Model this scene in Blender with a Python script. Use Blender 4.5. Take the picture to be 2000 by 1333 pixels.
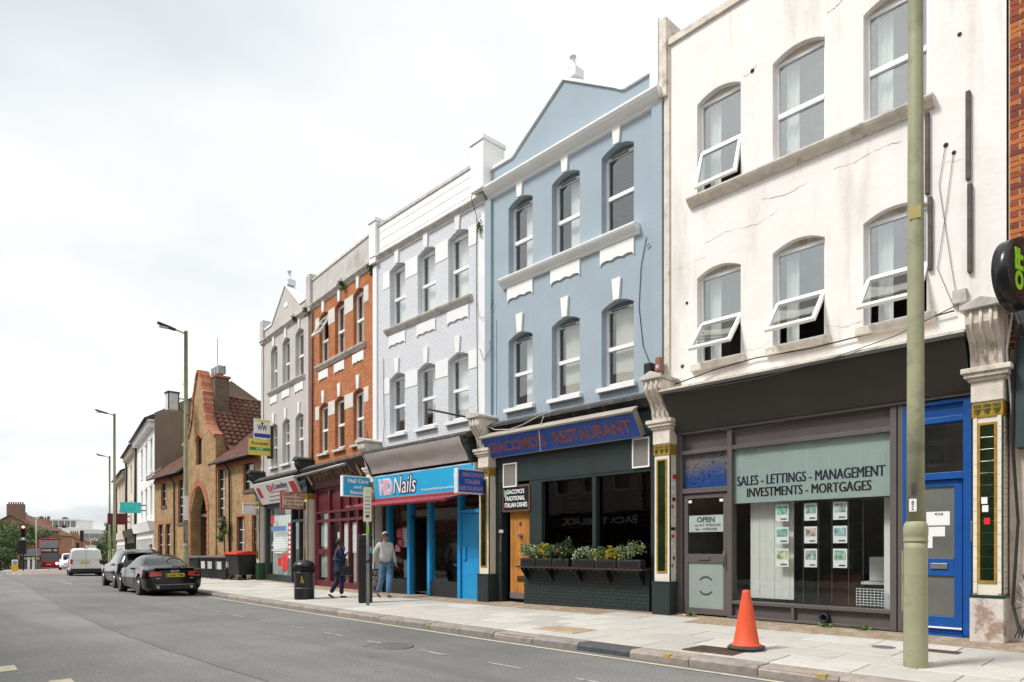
import bpy, bmesh, math, random
from mathutils import Vector, Matrix, noise
S = bpy.context.scene
C = S.collection
for o in list(bpy.data.objects):
    bpy.data.objects.remove(o)
# ------------------------------------------------------------------ camera
cd = bpy.data.cameras.new('camera'); cam = bpy.data.objects.new('camera', cd); C.objects.link(cam)
cd.sensor_width = 36.0; cd.lens = 24.0; cd.shift_y = 0.2022
cd.clip_start = 0.1; cd.clip_end = 6000
cam.location = (0, 0, 1.25); cam.rotation_euler = (math.radians(90), 0, -math.radians(43.09))
S.camera = cam
# ------------------------------------------------------------------ overcast sky
SUN_EL, SUN_AZ = math.radians(52), math.radians(-63)      # azimuth from +Y towards +X
wd = bpy.data.worlds.new('World'); S.world = wd; wd.use_nodes = True
nt = wd.node_tree; N = nt.nodes; Lk = nt.links; N.clear()
wo = N.new('ShaderNodeOutputWorld'); bg = N.new('ShaderNodeBackground'); bg2 = N.new('ShaderNodeBackground')
sky = N.new('ShaderNodeTexSky'); sky.sky_type = 'NISHITA'; sky.sun_disc = False
sky.sun_elevation = SUN_EL; sky.sun_rotation = SUN_AZ; sky.air_density = 1.0; sky.dust_density = 3.0
bg2.inputs['Strength'].default_value = 0.09
Lk.new(sky.outputs[0], bg2.inputs['Color'])
tc = N.new('ShaderNodeTexCoord'); sp = N.new('ShaderNodeSeparateXYZ'); Lk.new(tc.outputs['Generated'], sp.inputs[0])
zz = N.new('ShaderNodeMath'); zz.operation = 'ABSOLUTE'; Lk.new(sp.outputs[2], zz.inputs[0])
za = N.new('ShaderNodeMath'); za.operation = 'ADD'; za.inputs[1].default_value = 0.16; Lk.new(zz.outputs[0], za.inputs[0])
dx = N.new('ShaderNodeMath'); dx.operation = 'DIVIDE'; Lk.new(sp.outputs[0], dx.inputs[0]); Lk.new(za.outputs[0], dx.inputs[1])
dy = N.new('ShaderNodeMath'); dy.operation = 'DIVIDE'; Lk.new(sp.outputs[1], dy.inputs[0]); Lk.new(za.outputs[0], dy.inputs[1])
cb = N.new('ShaderNodeCombineXYZ'); Lk.new(dx.outputs[0], cb.inputs[0]); Lk.new(dy.outputs[0], cb.inputs[1]); cb.inputs[2].default_value = 3.7
n1 = N.new('ShaderNodeTexNoise'); n1.inputs['Scale'].default_value = 0.55; n1.inputs['Detail'].default_value = 5; n1.inputs['Roughness'].default_value = 0.5
n1.inputs['Distortion'].default_value = 0.25
Lk.new(cb.outputs[0], n1.inputs['Vector'])
rp = N.new('ShaderNodeValToRGB'); Lk.new(n1.outputs['Fac'], rp.inputs[0])
rp.color_ramp.elements[0].position = 0.35; rp.color_ramp.elements[0].color = (0.58, 0.615, 0.64, 1)
rp.color_ramp.elements[1].position = 0.60; rp.color_ramp.elements[1].color = (1.0, 1.0, 0.995, 1)
bg.inputs['Strength'].default_value = 0.505
Lk.new(rp.outputs[0], bg.inputs['Color'])
mxs = N.new('ShaderNodeMixShader'); mxs.inputs[0].default_value = 0.96
Lk.new(bg2.outputs[0], mxs.inputs[1]); Lk.new(bg.outputs[0], mxs.inputs[2]); Lk.new(mxs.outputs[0], wo.inputs['Surface'])
# ------------------------------------------------------------------ one soft sun behind thin cloud
sd = bpy.data.lights.new('sun', 'SUN'); sun = bpy.data.objects.new('sun', sd); C.objects.link(sun)
sd.energy = 1.5; sd.angle = math.radians(12); sd.color = (1.0, 0.98, 0.95)
sv = Vector((math.sin(SUN_AZ) * math.cos(SUN_EL), math.cos(SUN_AZ) * math.cos(SUN_EL), math.sin(SUN_EL)))
sun.rotation_euler = sv.to_track_quat('Z', 'Y').to_euler()
S.view_settings.view_transform = 'Standard'; S.view_settings.look = 'None'; S.view_settings.gamma = 1
S.view_settings.use_curve_mapping = False; S.view_settings.exposure = 1.32
R = random.Random(11)
PI = math.pi
# ------------------------------------------------------------------ materials
MATS = {}
def new_mat(name):
    m = bpy.data.materials.new(name); m.use_nodes = True
    nt = m.node_tree; b = nt.nodes['Principled BSDF']
    return m, nt, nt.nodes, nt.links, b
def coords(n, l, scale=1.0, kind='Object', brick=False):
    t = n.new('ShaderNodeTexCoord'); o = t.outputs[kind]
    if brick:
        s = n.new('ShaderNodeSeparateXYZ'); l.new(o, s.inputs[0])
        a = n.new('ShaderNodeMath'); a.operation = 'ADD'; l.new(s.outputs[0], a.inputs[0]); l.new(s.outputs[1], a.inputs[1])
        c = n.new('ShaderNodeCombineXYZ'); l.new(a.outputs[0], c.inputs[0]); l.new(s.outputs[2], c.inputs[1]); o = c.outputs[0]
    return o
def noise_n(n, l, vec, scale, detail=4, rough=0.55):
    x = n.new('ShaderNodeTexNoise'); x.inputs['Scale'].default_value = scale; x.inputs['Detail'].default_value = detail
    x.inputs['Roughness'].default_value = rough; l.new(vec, x.inputs['Vector']); return x.outputs['Fac']
def ramp(n, l, fac, p0, c0, p1, c1):
    r = n.new('ShaderNodeValToRGB'); l.new(fac, r.inputs[0]); e = r.color_ramp.elements
    e[0].position = p0; e[0].color = (*c0, 1); e[1].position = p1; e[1].color = (*c1, 1); return r.outputs[0]
def mixc(n, l, fac, a, b, mode='MIX'):
    m = n.new('ShaderNodeMix'); m.data_type = 'RGBA'; m.blend_type = mode
    if hasattr(fac, 'name'): l.new(fac, m.inputs[0])
    else: m.inputs[0].default_value = fac
    for k, v in ((6, a), (7, b)):
        if isinstance(v, tuple): m.inputs[k].default_value = (*v, 1)
        else: l.new(v, m.inputs[k])
    return m.outputs[2]
def mat(name, col, rough=0.7, metal=0.0, var=0.12, scale=3.0, bump=0.0, bscale=60.0, stain=None, st=(0.55, 0.72), sscale=1.2,
        spec=0.4, streak=False, coat=0.0):
    if name in MATS: return MATS[name]
    m, nt, n, l, b = new_mat(name)
    v = coords(n, l)
    lo = tuple(max(0, c * (1 - var)) for c in col); hi = tuple(min(1, c * (1 + var)) for c in col)
    c = ramp(n, l, noise_n(n, l, v, scale, 6), 0.3, lo, 0.7, hi)
    if stain:
        sv_ = v
        if streak:
            mp = n.new('ShaderNodeMapping'); mp.inputs['Scale'].default_value = (1, 1, 0.16); l.new(v, mp.inputs[0]); sv_ = mp.outputs[0]
        f = ramp(n, l, noise_n(n, l, sv_, sscale, 7, 0.65), st[0], (0, 0, 0), st[1], (1, 1, 1))
        c = mixc(n, l, f, c, stain)
    l.new(c, b.inputs['Base Color'])
    b.inputs['Roughness'].default_value = rough; b.inputs['Metallic'].default_value = metal
    b.inputs['Specular IOR Level'].default_value = spec
    if coat: b.inputs['Coat Weight'].default_value = coat; b.inputs['Coat Roughness'].default_value = 0.04
    if bump:
        bp = n.new('ShaderNodeBump'); bp.inputs['Strength'].default_value = bump; bp.inputs['Distance'].default_value = 0.02
        l.new(noise_n(n, l, v, bscale, 5, 0.6), bp.inputs['Height']); l.new(bp.outputs[0], b.inputs['Normal'])
    MATS[name] = m; return m
def brick_mat(name, c1, c2, mortar, rough=0.85, bw=0.225, rh=0.075, ms=0.01, bump=0.5, stain=None, st=(0.5, 0.75), sscale=0.9, var=0.25):
    if name in MATS: return MATS[name]
    m, nt, n, l, b = new_mat(name)
    v = coords(n, l, brick=True); ov = coords(n, l)
    t = n.new('ShaderNodeTexBrick'); l.new(v, t.inputs['Vector']); t.inputs['Scale'].default_value = 1
    t.inputs['Brick Width'].default_value = bw; t.inputs['Row Height'].default_value = rh; t.inputs['Mortar Size'].default_value = ms
    t.inputs['Mortar Smooth'].default_value = 0.2; t.inputs['Bias'].default_value = 0.0
    for k, cc in (('Color1', c1), ('Color2', c2), ('Mortar', mortar)): t.inputs[k].default_value = (*cc, 1)
    f = ramp(n, l, noise_n(n, l, ov, 2.2, 7, 0.7), 0.25, (1 - var,) * 3, 0.75, (1 + var * 0.5,) * 3)
    c = mixc(n, l, 1.0, t.outputs['Color'], f, 'MULTIPLY')
    if stain:
        f2 = ramp(n, l, noise_n(n, l, ov, sscale, 7, 0.65), st[0], (0, 0, 0), st[1], (1, 1, 1)); c = mixc(n, l, f2, c, stain)
    l.new(c, b.inputs['Base Color']); b.inputs['Roughness'].default_value = rough; b.inputs['Specular IOR Level'].default_value = 0.25
    iv = n.new('ShaderNodeMath'); iv.operation = 'SUBTRACT'; iv.inputs[0].default_value = 1; l.new(t.outputs['Fac'], iv.inputs[1])
    ad = n.new('ShaderNodeMath'); ad.operation = 'MULTIPLY_ADD'; l.new(noise_n(n, l, ov, 45, 4), ad.inputs[0]); ad.inputs[1].default_value = 0.5; l.new(iv.outputs[0], ad.inputs[2])
    bp = n.new('ShaderNodeBump'); bp.inputs['Strength'].default_value = bump; bp.inputs['Distance'].default_value = 0.012
    l.new(ad.outputs[0], bp.inputs['Height']); l.new(bp.outputs[0], b.inputs['Normal'])
    MATS[name] = m; return m
def glass_mat(name, tint=(0.975, 0.985, 0.98), base=0.11, k=0.9, rough=0.015):
    if name in MATS: return MATS[name]
    m, nt, n, l, b = new_mat(name); n.remove(b)
    o = n['Material Output']; tr = n.new('ShaderNodeBsdfTransparent'); tr.inputs[0].default_value = (*tint, 1)
    g = n.new('ShaderNodeBsdfGlossy'); g.inputs['Roughness'].default_value = rough; g.inputs[0].default_value = (0.92, 0.95, 0.95, 1)
    v = coords(n, l); bp = n.new('ShaderNodeBump'); bp.inputs['Strength'].default_value = 0.03; bp.inputs['Distance'].default_value = 0.05
    l.new(noise_n(n, l, v, 1.6, 2), bp.inputs['Height']); l.new(bp.outputs[0], g.inputs['Normal'])
    lw_ = n.new('ShaderNodeLayerWeight'); lw_.inputs[0].default_value = 0.5; fr = n.new('ShaderNodeMath'); fr.operation = 'POWER'; l.new(lw_.outputs['Facing'], fr.inputs[0]); fr.inputs[1].default_value = 4.0
    ma = n.new('ShaderNodeMath'); ma.operation = 'MULTIPLY_ADD'; l.new(fr.outputs[0], ma.inputs[0]); ma.inputs[1].default_value = k; ma.inputs[2].default_value = base; ma.use_clamp = True
    mx = n.new('ShaderNodeMixShader'); l.new(ma.outputs[0], mx.inputs[0]); l.new(tr.outputs[0], mx.inputs[1]); l.new(g.outputs[0], mx.inputs[2]); l.new(mx.outputs[0], o.inputs[0])
    MATS[name] = m; return m
def emit_mat(name, col, st):
    m, nt, n, l, b = new_mat(name); b.inputs['Base Color'].default_value = (*col, 1)
    b.inputs['Emission Color'].default_value = (*col, 1); b.inputs['Emission Strength'].default_value = st; return m
# ------------------------------------------------------------------ mesh helpers
class MB:
    def __init__(s): s.v = []; s.f = []; s.m = []; s.sm = []
    def face(s, pts, m=0, smooth=False):
        i = len(s.v); s.v += [tuple(p) for p in pts]; s.f.append(list(range(i, i + len(pts)))); s.m.append(m); s.sm.append(smooth)
    def box(s, x0, x1, y0, y1, z0, z1, m=0):
        i = len(s.v); x0, x1 = sorted((x0, x1)); y0, y1 = sorted((y0, y1)); z0, z1 = sorted((z0, z1))
        s.v += [(x0, y0, z0), (x1, y0, z0), (x1, y1, z0), (x0, y1, z0), (x0, y0, z1), (x1, y0, z1), (x1, y1, z1), (x0, y1, z1)]
        for q in ((3, 2, 1, 0), (4, 5, 6, 7), (0, 1, 5, 4), (1, 2, 6, 5), (2, 3, 7, 6), (3, 0, 4, 7)):
            s.f.append([i + k for k in q]); s.m.append(m); s.sm.append(False)
        return s
    def prism(s, pts, vec, m=0, smooth=False):
        n = len(pts); i = len(s.v); vec = Vector(vec)
        s.v += [tuple(p) for p in pts] + [tuple(Vector(p) + vec) for p in pts]
        s.f.append(list(range(i, i + n))[::-1]); s.f.append(list(range(i + n, i + 2 * n))); s.m += [m, m]; s.sm += [False, False]
        for k in range(n):
            j = (k + 1) % n; s.f.append([i + k, i + j, i + n + j, i + n + k]); s.m.append(m); s.sm.append(smooth)
        return s
    def tube(s, path, r, n=8, m=0, cap=True):
        P = [Vector(p) for p in path]; rs = r if isinstance(r, (list, tuple)) else [r] * len(P)
        i = len(s.v)
        for k, p in enumerate(P):
            t = (P[min(k + 1, len(P) - 1)] - P[max(k - 1, 0)])
            t = t.normalized() if t.length > 1e-9 else Vector((0, 0, 1))
            a = t.cross(Vector((0, 0, 1)) if abs(t.z) < 0.9 else Vector((1, 0, 0))).normalized(); b = t.cross(a)
            for q in range(n):
                w = 2 * PI * q / n; s.v.append(tuple(p + (a * math.cos(w) + b * math.sin(w)) * rs[k]))
        for k in range(len(P) - 1):
            for q in range(n):
                j = (q + 1) % n; s.f.append([i + k * n + q, i + k * n + j, i + (k + 1) * n + j, i + (k + 1) * n + q]); s.m.append(m); s.sm.append(n > 5)
        if cap:
            s.f.append([i + q for q in range(n)]); s.f.append([i + (len(P) - 1) * n + q for q in range(n)]); s.m += [m, m]; s.sm += [False, False]
        return s
    def lathe(s, prof, c=(0, 0, 0), n=20, m=0, axis='z'):
        i = len(s.v)
        for (r, z) in prof:
            for q in range(n):
                w = 2 * PI * q / n; p = (r * math.cos(w), r * math.sin(w), z)
                if axis == 'x': p = (p[2], p[0], p[1])
                elif axis == 'y': p = (p[0], p[2], p[1])
                s.v.append((c[0] + p[0], c[1] + p[1], c[2] + p[2]))
        for k in range(len(prof) - 1):
            for q in range(n):
                j = (q + 1) % n; s.f.append([i + k * n + q, i + k * n + j, i + (k + 1) * n + j, i + (k + 1) * n + q]); s.m.append(m); s.sm.append(True)
        s.f.append([i + q for q in range(n)][::-1]); s.f.append([i + (len(prof) - 1) * n + q for q in range(n)]); s.m += [m, m]; s.sm += [False, False]
        return s
    def xf(s, M):
        s.v = [tuple(M @ Vector(p)) for p in s.v]; return s
    def mesh(s, name, mats):
        me = bpy.data.meshes.new(name); me.from_pydata(s.v, [], s.f)
        for mm in (mats if isinstance(mats, (list, tuple)) else [mats]): me.materials.append(mm)
        me.polygons.foreach_set('material_index', s.m); me.polygons.foreach_set('use_smooth', s.sm)
        bm = bmesh.new(); bm.from_mesh(me); bmesh.ops.remove_doubles(bm, verts=bm.verts, dist=1e-5)
        bmesh.ops.recalc_face_normals(bm, faces=bm.faces); bm.to_mesh(me); bm.free()
        me.update(); return me
    def build(s, name, mats, parent=None, bevel=0.0, seg=2):
        o = bpy.data.objects.new(name, s.mesh(name, mats)); C.objects.link(o)
        if parent is not None: o.parent = parent
        if bevel:
            b = o.modifiers.new('bevel', 'BEVEL'); b.width = bevel; b.segments = seg; b.limit_method = 'ANGLE'; b.angle_limit = 0.6
        return o
def tag(o, label=None, cat=None, group=None, kind=None):
    if label: o['label'] = label
    if cat: o['category'] = cat
    if group: o['group'] = group
    if kind: o['kind'] = kind
    return o
def thing(name, label, cat, loc=(0, 0, 0), rotz=0.0, group=None, tilt=0.0):
    o = bpy.data.objects.new(name, None); C.objects.link(o); o.empty_display_size = 0.2
    o.location = loc; o.rotation_euler = (tilt, 0, rotz); tag(o, label, cat, group); return o
def bx(name, p, mt, parent, bevel=0.0):
    return MB().box(*p).build(name, mt, parent, bevel)
def fz(ang): return PI / 2 - math.radians(ang)     # local x = away along the facade, local y = towards the street
def lerp_t(T, x):
    if x <= T[0][0]: return T[0][1]
    for (a, b), (c, d) in zip(T, T[1:]):
        if x <= c: return b + (d - b) * (x - a) / (c - a)
    return T[-1][1]
TXT = {}
def text_mesh(body, bold=0.0, depth=0.01):
    cu = bpy.data.curves.new('lettering', 'FONT'); cu.body = body; cu.size = 1; cu.extrude = depth; cu.offset = bold
    cu.resolution_u = 3; cu.space_line = 1.15
    if '\n' in body: cu.align_x = 'CENTER'
    o = bpy.data.objects.new('t', cu); C.objects.link(o); bpy.context.view_layer.update()
    me = bpy.data.meshes.new_from_object(o.evaluated_get(bpy.context.evaluated_depsgraph_get()))
    bpy.data.objects.remove(o); bpy.data.curves.remove(cu); return me
def text(parent, body, a0, a1, h0, h1, d, mt, plane='facade', bold=0.02, thick=0.006, name='lettering', mirror=False, dup=0):
    """lettering fitted to a box. facade: a0 (left) > a1 along the wall; side: a0 (left, street side) > a1 in depth"""
    me = text_mesh(body, bold); vs = [v.co.copy() for v in me.vertices]
    x0 = min(v.x for v in vs); x1 = max(v.x for v in vs); y0 = min(v.y for v in vs); y1 = max(v.y for v in vs)
    for v in me.vertices:
        u = (v.co.x - x0) / (x1 - x0); w = (v.co.y - y0) / (y1 - y0)
        if mirror: u = 1 - u
        z = d + (thick if v.co.z > 0 else -0.001)
        a = a0 + (a1 - a0) * u; h = h0 + (h1 - h0) * w
        v.co = (a, z, h) if plane == 'facade' else (-z, a, h)
    me.materials.clear(); me.materials.append(mt); me.name = name
    if dup:
        b_ = bmesh.new(); b_.from_mesh(me); g_ = bmesh.ops.duplicate(b_, geom=b_.verts[:] + b_.edges[:] + b_.faces[:])['geom']
        for v in g_:
            if isinstance(v, bmesh.types.BMVert): v.co.x += dup; v.co.y -= .0003
        b_.to_mesh(me); b_.free()
    o = bpy.data.objects.new(name, me); C.objects.link(o); o.parent = parent; return o
def arc(c, w, h1, rise, s): return h1 + rise * (1 - ((s - c) / (w / 2)) ** 2)
def wall_front(mb, s0, s1, h0, h1, ops, depth=0.2, d=0.0, top=None, m=0, mr=0):
    """front wall at y=d with real openings (s0,s1,h0,h1,rise) and their reveals; top(s) optional roofline"""
    br = {s0, s1}
    for o in ops:
        a, b = o[0], o[1]; k = 8 if o[4] else 1
        for i in range(k + 1): br.add(round(a + (b - a) * i / k, 5))
    if top:
        for x in top[1]: br.add(x)
    br = sorted(br); T = top[0] if top else (lambda s: h1)
    for a, b in zip(br, br[1:]):
        if b - a < 1e-4: continue
        mid = (a + b) / 2
        col = sorted([o for o in ops if o[0] < mid < o[1]], key=lambda o: o[2])
        la = lb = h0
        for o in col:
            mb.face([(a, d, la), (b, d, lb), (b, d, o[2]), (a, d, o[2])], m)
            c, w = (o[0] + o[1]) / 2, o[1] - o[0]
            la, lb = (arc(c, w, o[3], o[4], a), arc(c, w, o[3], o[4], b)) if o[4] else (o[3], o[3])
            mb.face([(a, d, la), (b, d, lb), (b, d - depth, lb), (a, d - depth, la)], mr)
        mb.face([(a, d, la), (b, d, lb), (b, d, T(b)), (a, d, T(a))], m)
    for o in ops:
        for x in (o[0], o[1]): mb.face([(x, d, o[2]), (x, d - depth, o[2]), (x, d - depth, o[3]), (x, d, o[3])], mr)
        mb.face([(o[0], d, o[2]), (o[1], d, o[2]), (o[1], d - depth, o[2]), (o[0], d - depth, o[2])], mr)
    return mb
def mould(name, s0, s1, prof, mt, parent, m2=None):
    return MB().prism([(s0, d, h) for d, h in prof], (s1 - s0, 0, 0)).build(name, mt, parent)
def leaves(mb, c, r, n, size, rng, shell=0.5, m=0):
    c = Vector(c)
    for _ in range(n):
        v = Vector((rng.gauss(0, 1), rng.gauss(0, 1), rng.gauss(0, 1))).normalized()
        q = (shell + (1 - shell) * rng.random()) ; p = c + Vector((v.x * r[0], v.y * r[1], v.z * r[2])) * q
        a = Vector((rng.uniform(-1, 1), rng.uniform(-1, 1), rng.uniform(-.6, .6))).normalized(); b = a.cross(Vector((rng.uniform(-1, 1), rng.uniform(-1, 1), rng.uniform(-1, 1)))).normalized()
        s = size * rng.uniform(.6, 1.3)
        mb.face([p - a * s, p + b * s * .45, p + a * s, p - b * s * .45], m)
    return mb
# ------------------------------------------------------------------ materials used widely
def road_mat(name, col):
    m, nt, n, l, b = new_mat(name); v = coords(n, l)
    c = ramp(n, l, noise_n(n, l, v, 0.35, 6, 0.6), 0.34, tuple(x * .78 for x in col), 0.66, tuple(x * 1.15 for x in col))
    g = ramp(n, l, noise_n(n, l, v, 42, 6, 0.85), 0.32, (0.45,) * 3, 0.68, (1.5,) * 3)
    c = mixc(n, l, 1.0, c, g, 'MULTIPLY')
    mp = n.new('ShaderNodeMapping'); mp.inputs['Scale'].default_value = (1.0, 0.08, 1); l.new(v, mp.inputs[0])
    f = ramp(n, l, noise_n(n, l, mp.outputs[0], 1.1, 4, 0.6), 0.52, (0, 0, 0), 0.74, (0.6,) * 3)
    c = mixc(n, l, f, c, tuple(x * .62 for x in col))
    sk = ramp(n, l, noise_n(n, l, v, 160, 2, 0.5), 0.66, (0, 0, 0), 0.72, (0.7,) * 3); c = mixc(n, l, sk, c, tuple(min(1, x * 2.1) for x in col))
    sp_ = ramp(n, l, noise_n(n, l, v, 2.3, 3, 0.5), 0.69, (0, 0, 0), 0.73, (0.5,) * 3); c = mixc(n, l, sp_, c, tuple(x * .5 for x in col))
    l.new(c, b.inputs['Base Color']); b.inputs['Roughness'].default_value = 0.82; b.inputs['Specular IOR Level'].default_value = 0.3
    bp = n.new('ShaderNodeBump'); bp.inputs['Strength'].default_value = 0.45; bp.inputs['Distance'].default_value = 0.01
    l.new(noise_n(n, l, v, 120, 4, 0.7), bp.inputs['Height']); l.new(bp.outputs[0], b.inputs['Normal']); return m
M_road = road_mat('asphalt', (0.18, 0.177, 0.17)); M_road2 = road_mat('asphalt_older', (0.21, 0.206, 0.196))
M_road3 = mat('asphalt_red', (0.26, 0.19, 0.175), .85, var=.1, bump=.2)
M_slab = [mat('paving_%d' % i, c, .85, var=.10, scale=2.5, bump=.25, bscale=70, stain=(0.27, 0.25, 0.215), st=(.50, .84), sscale=2.1)
          for i, c in enumerate([(.47, .452, .41), (.53, .512, .47), (.425, .41, .375), (.49, .46, .41)])]
M_gravel = mat('worn_mortar', (.30, .225, .155), .95, var=.35, scale=14, bump=.6, bscale=90, stain=(.42, .37, .30), st=(.5, .7), sscale=3)
M_kerb = [mat('granite_%d' % i, c, .8, var=.2, scale=9, bump=.3, bscale=80, stain=(.10, .085, .07), st=(.5, .8), sscale=2.5) for i, c in enumerate([(.34, .29, .25), (.30, .26, .23), (.26, .24, .22)])]
M_kerb_dark = mat('granite_dark', (.075, .08, .085), .75, var=.25, scale=9, bump=.3)
M_line = mat('worn_white_paint', (.46, .455, .43), .8, var=.15, scale=6, stain=(.2, .195, .185), st=(.42, .6), sscale=14)
M_yell = mat('worn_yellow_paint', (.56, .50, .36), .8, var=.15, scale=6, stain=(.26, .24, .2), st=(.55, .75), sscale=9)
M_yel2 = mat('yellow_paint', (.50, .34, .08), .85, var=.2, scale=20, stain=(.3, .26, .22), st=(.45, .6), sscale=25)
M_ground = mat('earth', (.16, .16, .12), .95, var=.3, scale=.05)
M_black = mat('black_paint', (.012, .012, .013), .38, var=.2, spec=.5)
M_blackp = mat('black_plastic', (.018, .019, .021), .5, var=.2)
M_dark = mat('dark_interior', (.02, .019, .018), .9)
M_white = mat('white_paint', (.80, .80, .78), .6, var=.04, scale=2, stain=(.55, .53, .49), st=(.62, .9), sscale=1.5)
M_upvc = mat('white_upvc', (.82, .83, .83), .35, var=.03)
M_stone = mat('grey_stone', (.54, .515, .47), .85, var=.15, scale=4, bump=.3, stain=(.17, .15, .12), st=(.52, .8), sscale=3.2)
M_metal = mat('grey_metal', (.30, .30, .30), .4, .8, var=.1)
M_gal = mat('galvanised', (.28, .28, .275), .5, .6, var=.15, scale=8)
M_glass = glass_mat('window_glass'); M_shopglass = glass_mat('shop_glass', (.96, .975, .97), .045, .9)
M_frost = mat('frosted_film', (.33, .41, .39), .3, var=.03, spec=.5); M_frostd = mat('frosted_pane', (.27, .32, .30), .3, var=.04, spec=.5)
M_net = mat('net_curtain', (.76, .79, .77), .9, var=.06, scale=5)
M_blind = mat('blind', (.58, .55, .49), .8, var=.06)
M_room = mat('dim_room', (.16, .15, .14), .9, var=.2)
M_paper = mat('white_paper', (.78, .79, .78), .7, var=.03)
M_leafd = mat('leaf_dark', (.035, .075, .022), .6, var=.4, scale=3)
M_leafl = mat('leaf_light', (.10, .16, .045), .6, var=.4, scale=3)
M_leafp = mat('leaf_pale', (.30, .34, .20), .6, var=.3, scale=3)
M_leafy = mat('leaf_yellow', (.45, .36, .03), .6, var=.3, scale=3)
M_bark = mat('bark', (.09, .07, .05), .9, var=.3, scale=8, bump=.5)
# ------------------------------------------------------------------ street alignment and levels
KX = [(-40, 7.75), (4, 7.45), (8, 7.38), (14, 7.55), (24, 7.98), (31, 8.65), (45, 10.3), (52, 11.5), (75, 15.4), (110, 21.5), (170, 33), (400, 80)]
FX = [(-40, 11.27), (18.2, 11.27), (18.45, 11.41), (29, 12.34), (44.65, 12.34), (77, 17.9), (170, 36), (400, 83)]
LX = [(-40, -2.2), (40, -1.6), (60, 2.0), (72, 3.0), (82, 10.2), (100, 13.6), (130, 19.0), (170, 26.5), (400, 72)]
ZR = [(-40, -.22), (8, -.22), (24, -.30), (34, -.36), (52, -.62), (73, -.85), (110, -1.65), (160, -2.3), (400, -3.0)]
ZF = [(-40, 0), (8, 0), (13, -.06), (24, -.1), (29, -.09), (45, -.30), (77, -.72), (160, -2.1), (400, -2.8)]
kx = lambda y: lerp_t(KX, y); fx = lambda y: lerp_t(FX, y); lx = lambda y: lerp_t(LX, y); zr = lambda y: lerp_t(ZR, y); zf = lambda y: lerp_t(ZF, y)
def road_z(x, y):
    a, b = lx(y), kx(y); t = (x - a) / max(b - a, .1); return zr(y) + .10 * (1 - (2 * t - 1) ** 2)
def pave_z(x, y):
    a, b = kx(y), fx(y); t = min(max((x - a) / (b - a), 0), 1); z0 = zr(y) + .105; return z0 + (zf(y) - z0) * t
YS = [-40, -20, -8, -4] + list(range(0, 60, 1)) + list(range(60, 170, 5)) + [170, 220, 300, 400]
# ground sheet reaching the horizon
mb = MB(); xs = [-3500, -800, -250, -90, -40, -20, -8, 60, 90, 250, 800, 3500]; ys = [-3000, -600, -200, -60, -40, 0, 24, 52, 73, 110, 160, 250, 400, 900, 4000]
def gz(x, y):
    z = zr(min(max(y, -40), 400)) - .30
    return z
for a, b in zip(xs, xs[1:]):
    for c_, d_ in zip(ys, ys[1:]): mb.face([(a, c_, gz(a, c_)), (b, c_, gz(b, c_)), (b, d_, gz(b, d_)), (a, d_, gz(a, d_))])
tag(mb.build('ground', M_ground), kind='structure')
# road: newer lane by the kerb, older lane beyond a curving joint
SEAM = [(-40, 3.0), (6.6, 2.95), (9.4, 2.9), (13, 2.95), (18.6, 3.25), (30, 4.2), (45, 5.4), (57, 6.4), (75, 9.2), (110, 16), (400, 76)]
sx = lambda y: lerp_t(SEAM, y)
mb = MB()
for y0, y1 in zip(YS, YS[1:]):
    for side in (0, 1):
        for i in range(5):
            def pt(t, y):
                a, b = (lx(y), sx(y)) if side == 0 else (sx(y), kx(y)); x = a + (b - a) * t; return (x, y, road_z(x, y))
            mb.face([pt(i / 5, y0), pt((i + 1) / 5, y0), pt((i + 1) / 5, y1), pt(i / 5, y1)], 1 - side if True else 0, True)
for p, k in enumerate(mb.f):
    if 58 < mb.v[k[0]][1] < 112: mb.m[p] = 2 if mb.m[p] == 0 else mb.m[p]
tag(mb.build('road', [M_road, M_road2, M_road3]), kind='structure')
mb = MB()                                                              # bitumen joint between the two lanes
for y0, y1 in zip(YS[3:66], YS[4:66]):
    w = .011; q = lambda y, e: (sx(y) + e + .015 * math.sin(y * 3), y, road_z(sx(y), y) + .004)
    mb.face([q(y0, -w), q(y0, w), q(y1, w), q(y1, -w)])
tag(mb.build('road_joint', mat('bitumen', (.125, .122, .117), .7)), kind='structure')
# far-side pavement behind the camera
mb = MB()
for y0, y1 in zip(YS[:64], YS[1:64]):
    p = lambda y, e, z: (lx(y) - e, y, zr(y) + z)
    mb.face([p(y0, 0, .11), p(y0, 3.2, .16), p(y1, 3.2, .16), p(y1, 0, .11)]); mb.face([p(y0, 0, -.1), p(y0, 0, .11), p(y1, 0, .11), p(y1, 0, -.1)])
tag(mb.build('opposite_pavement', M_slab[0]), kind='structure')
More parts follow.
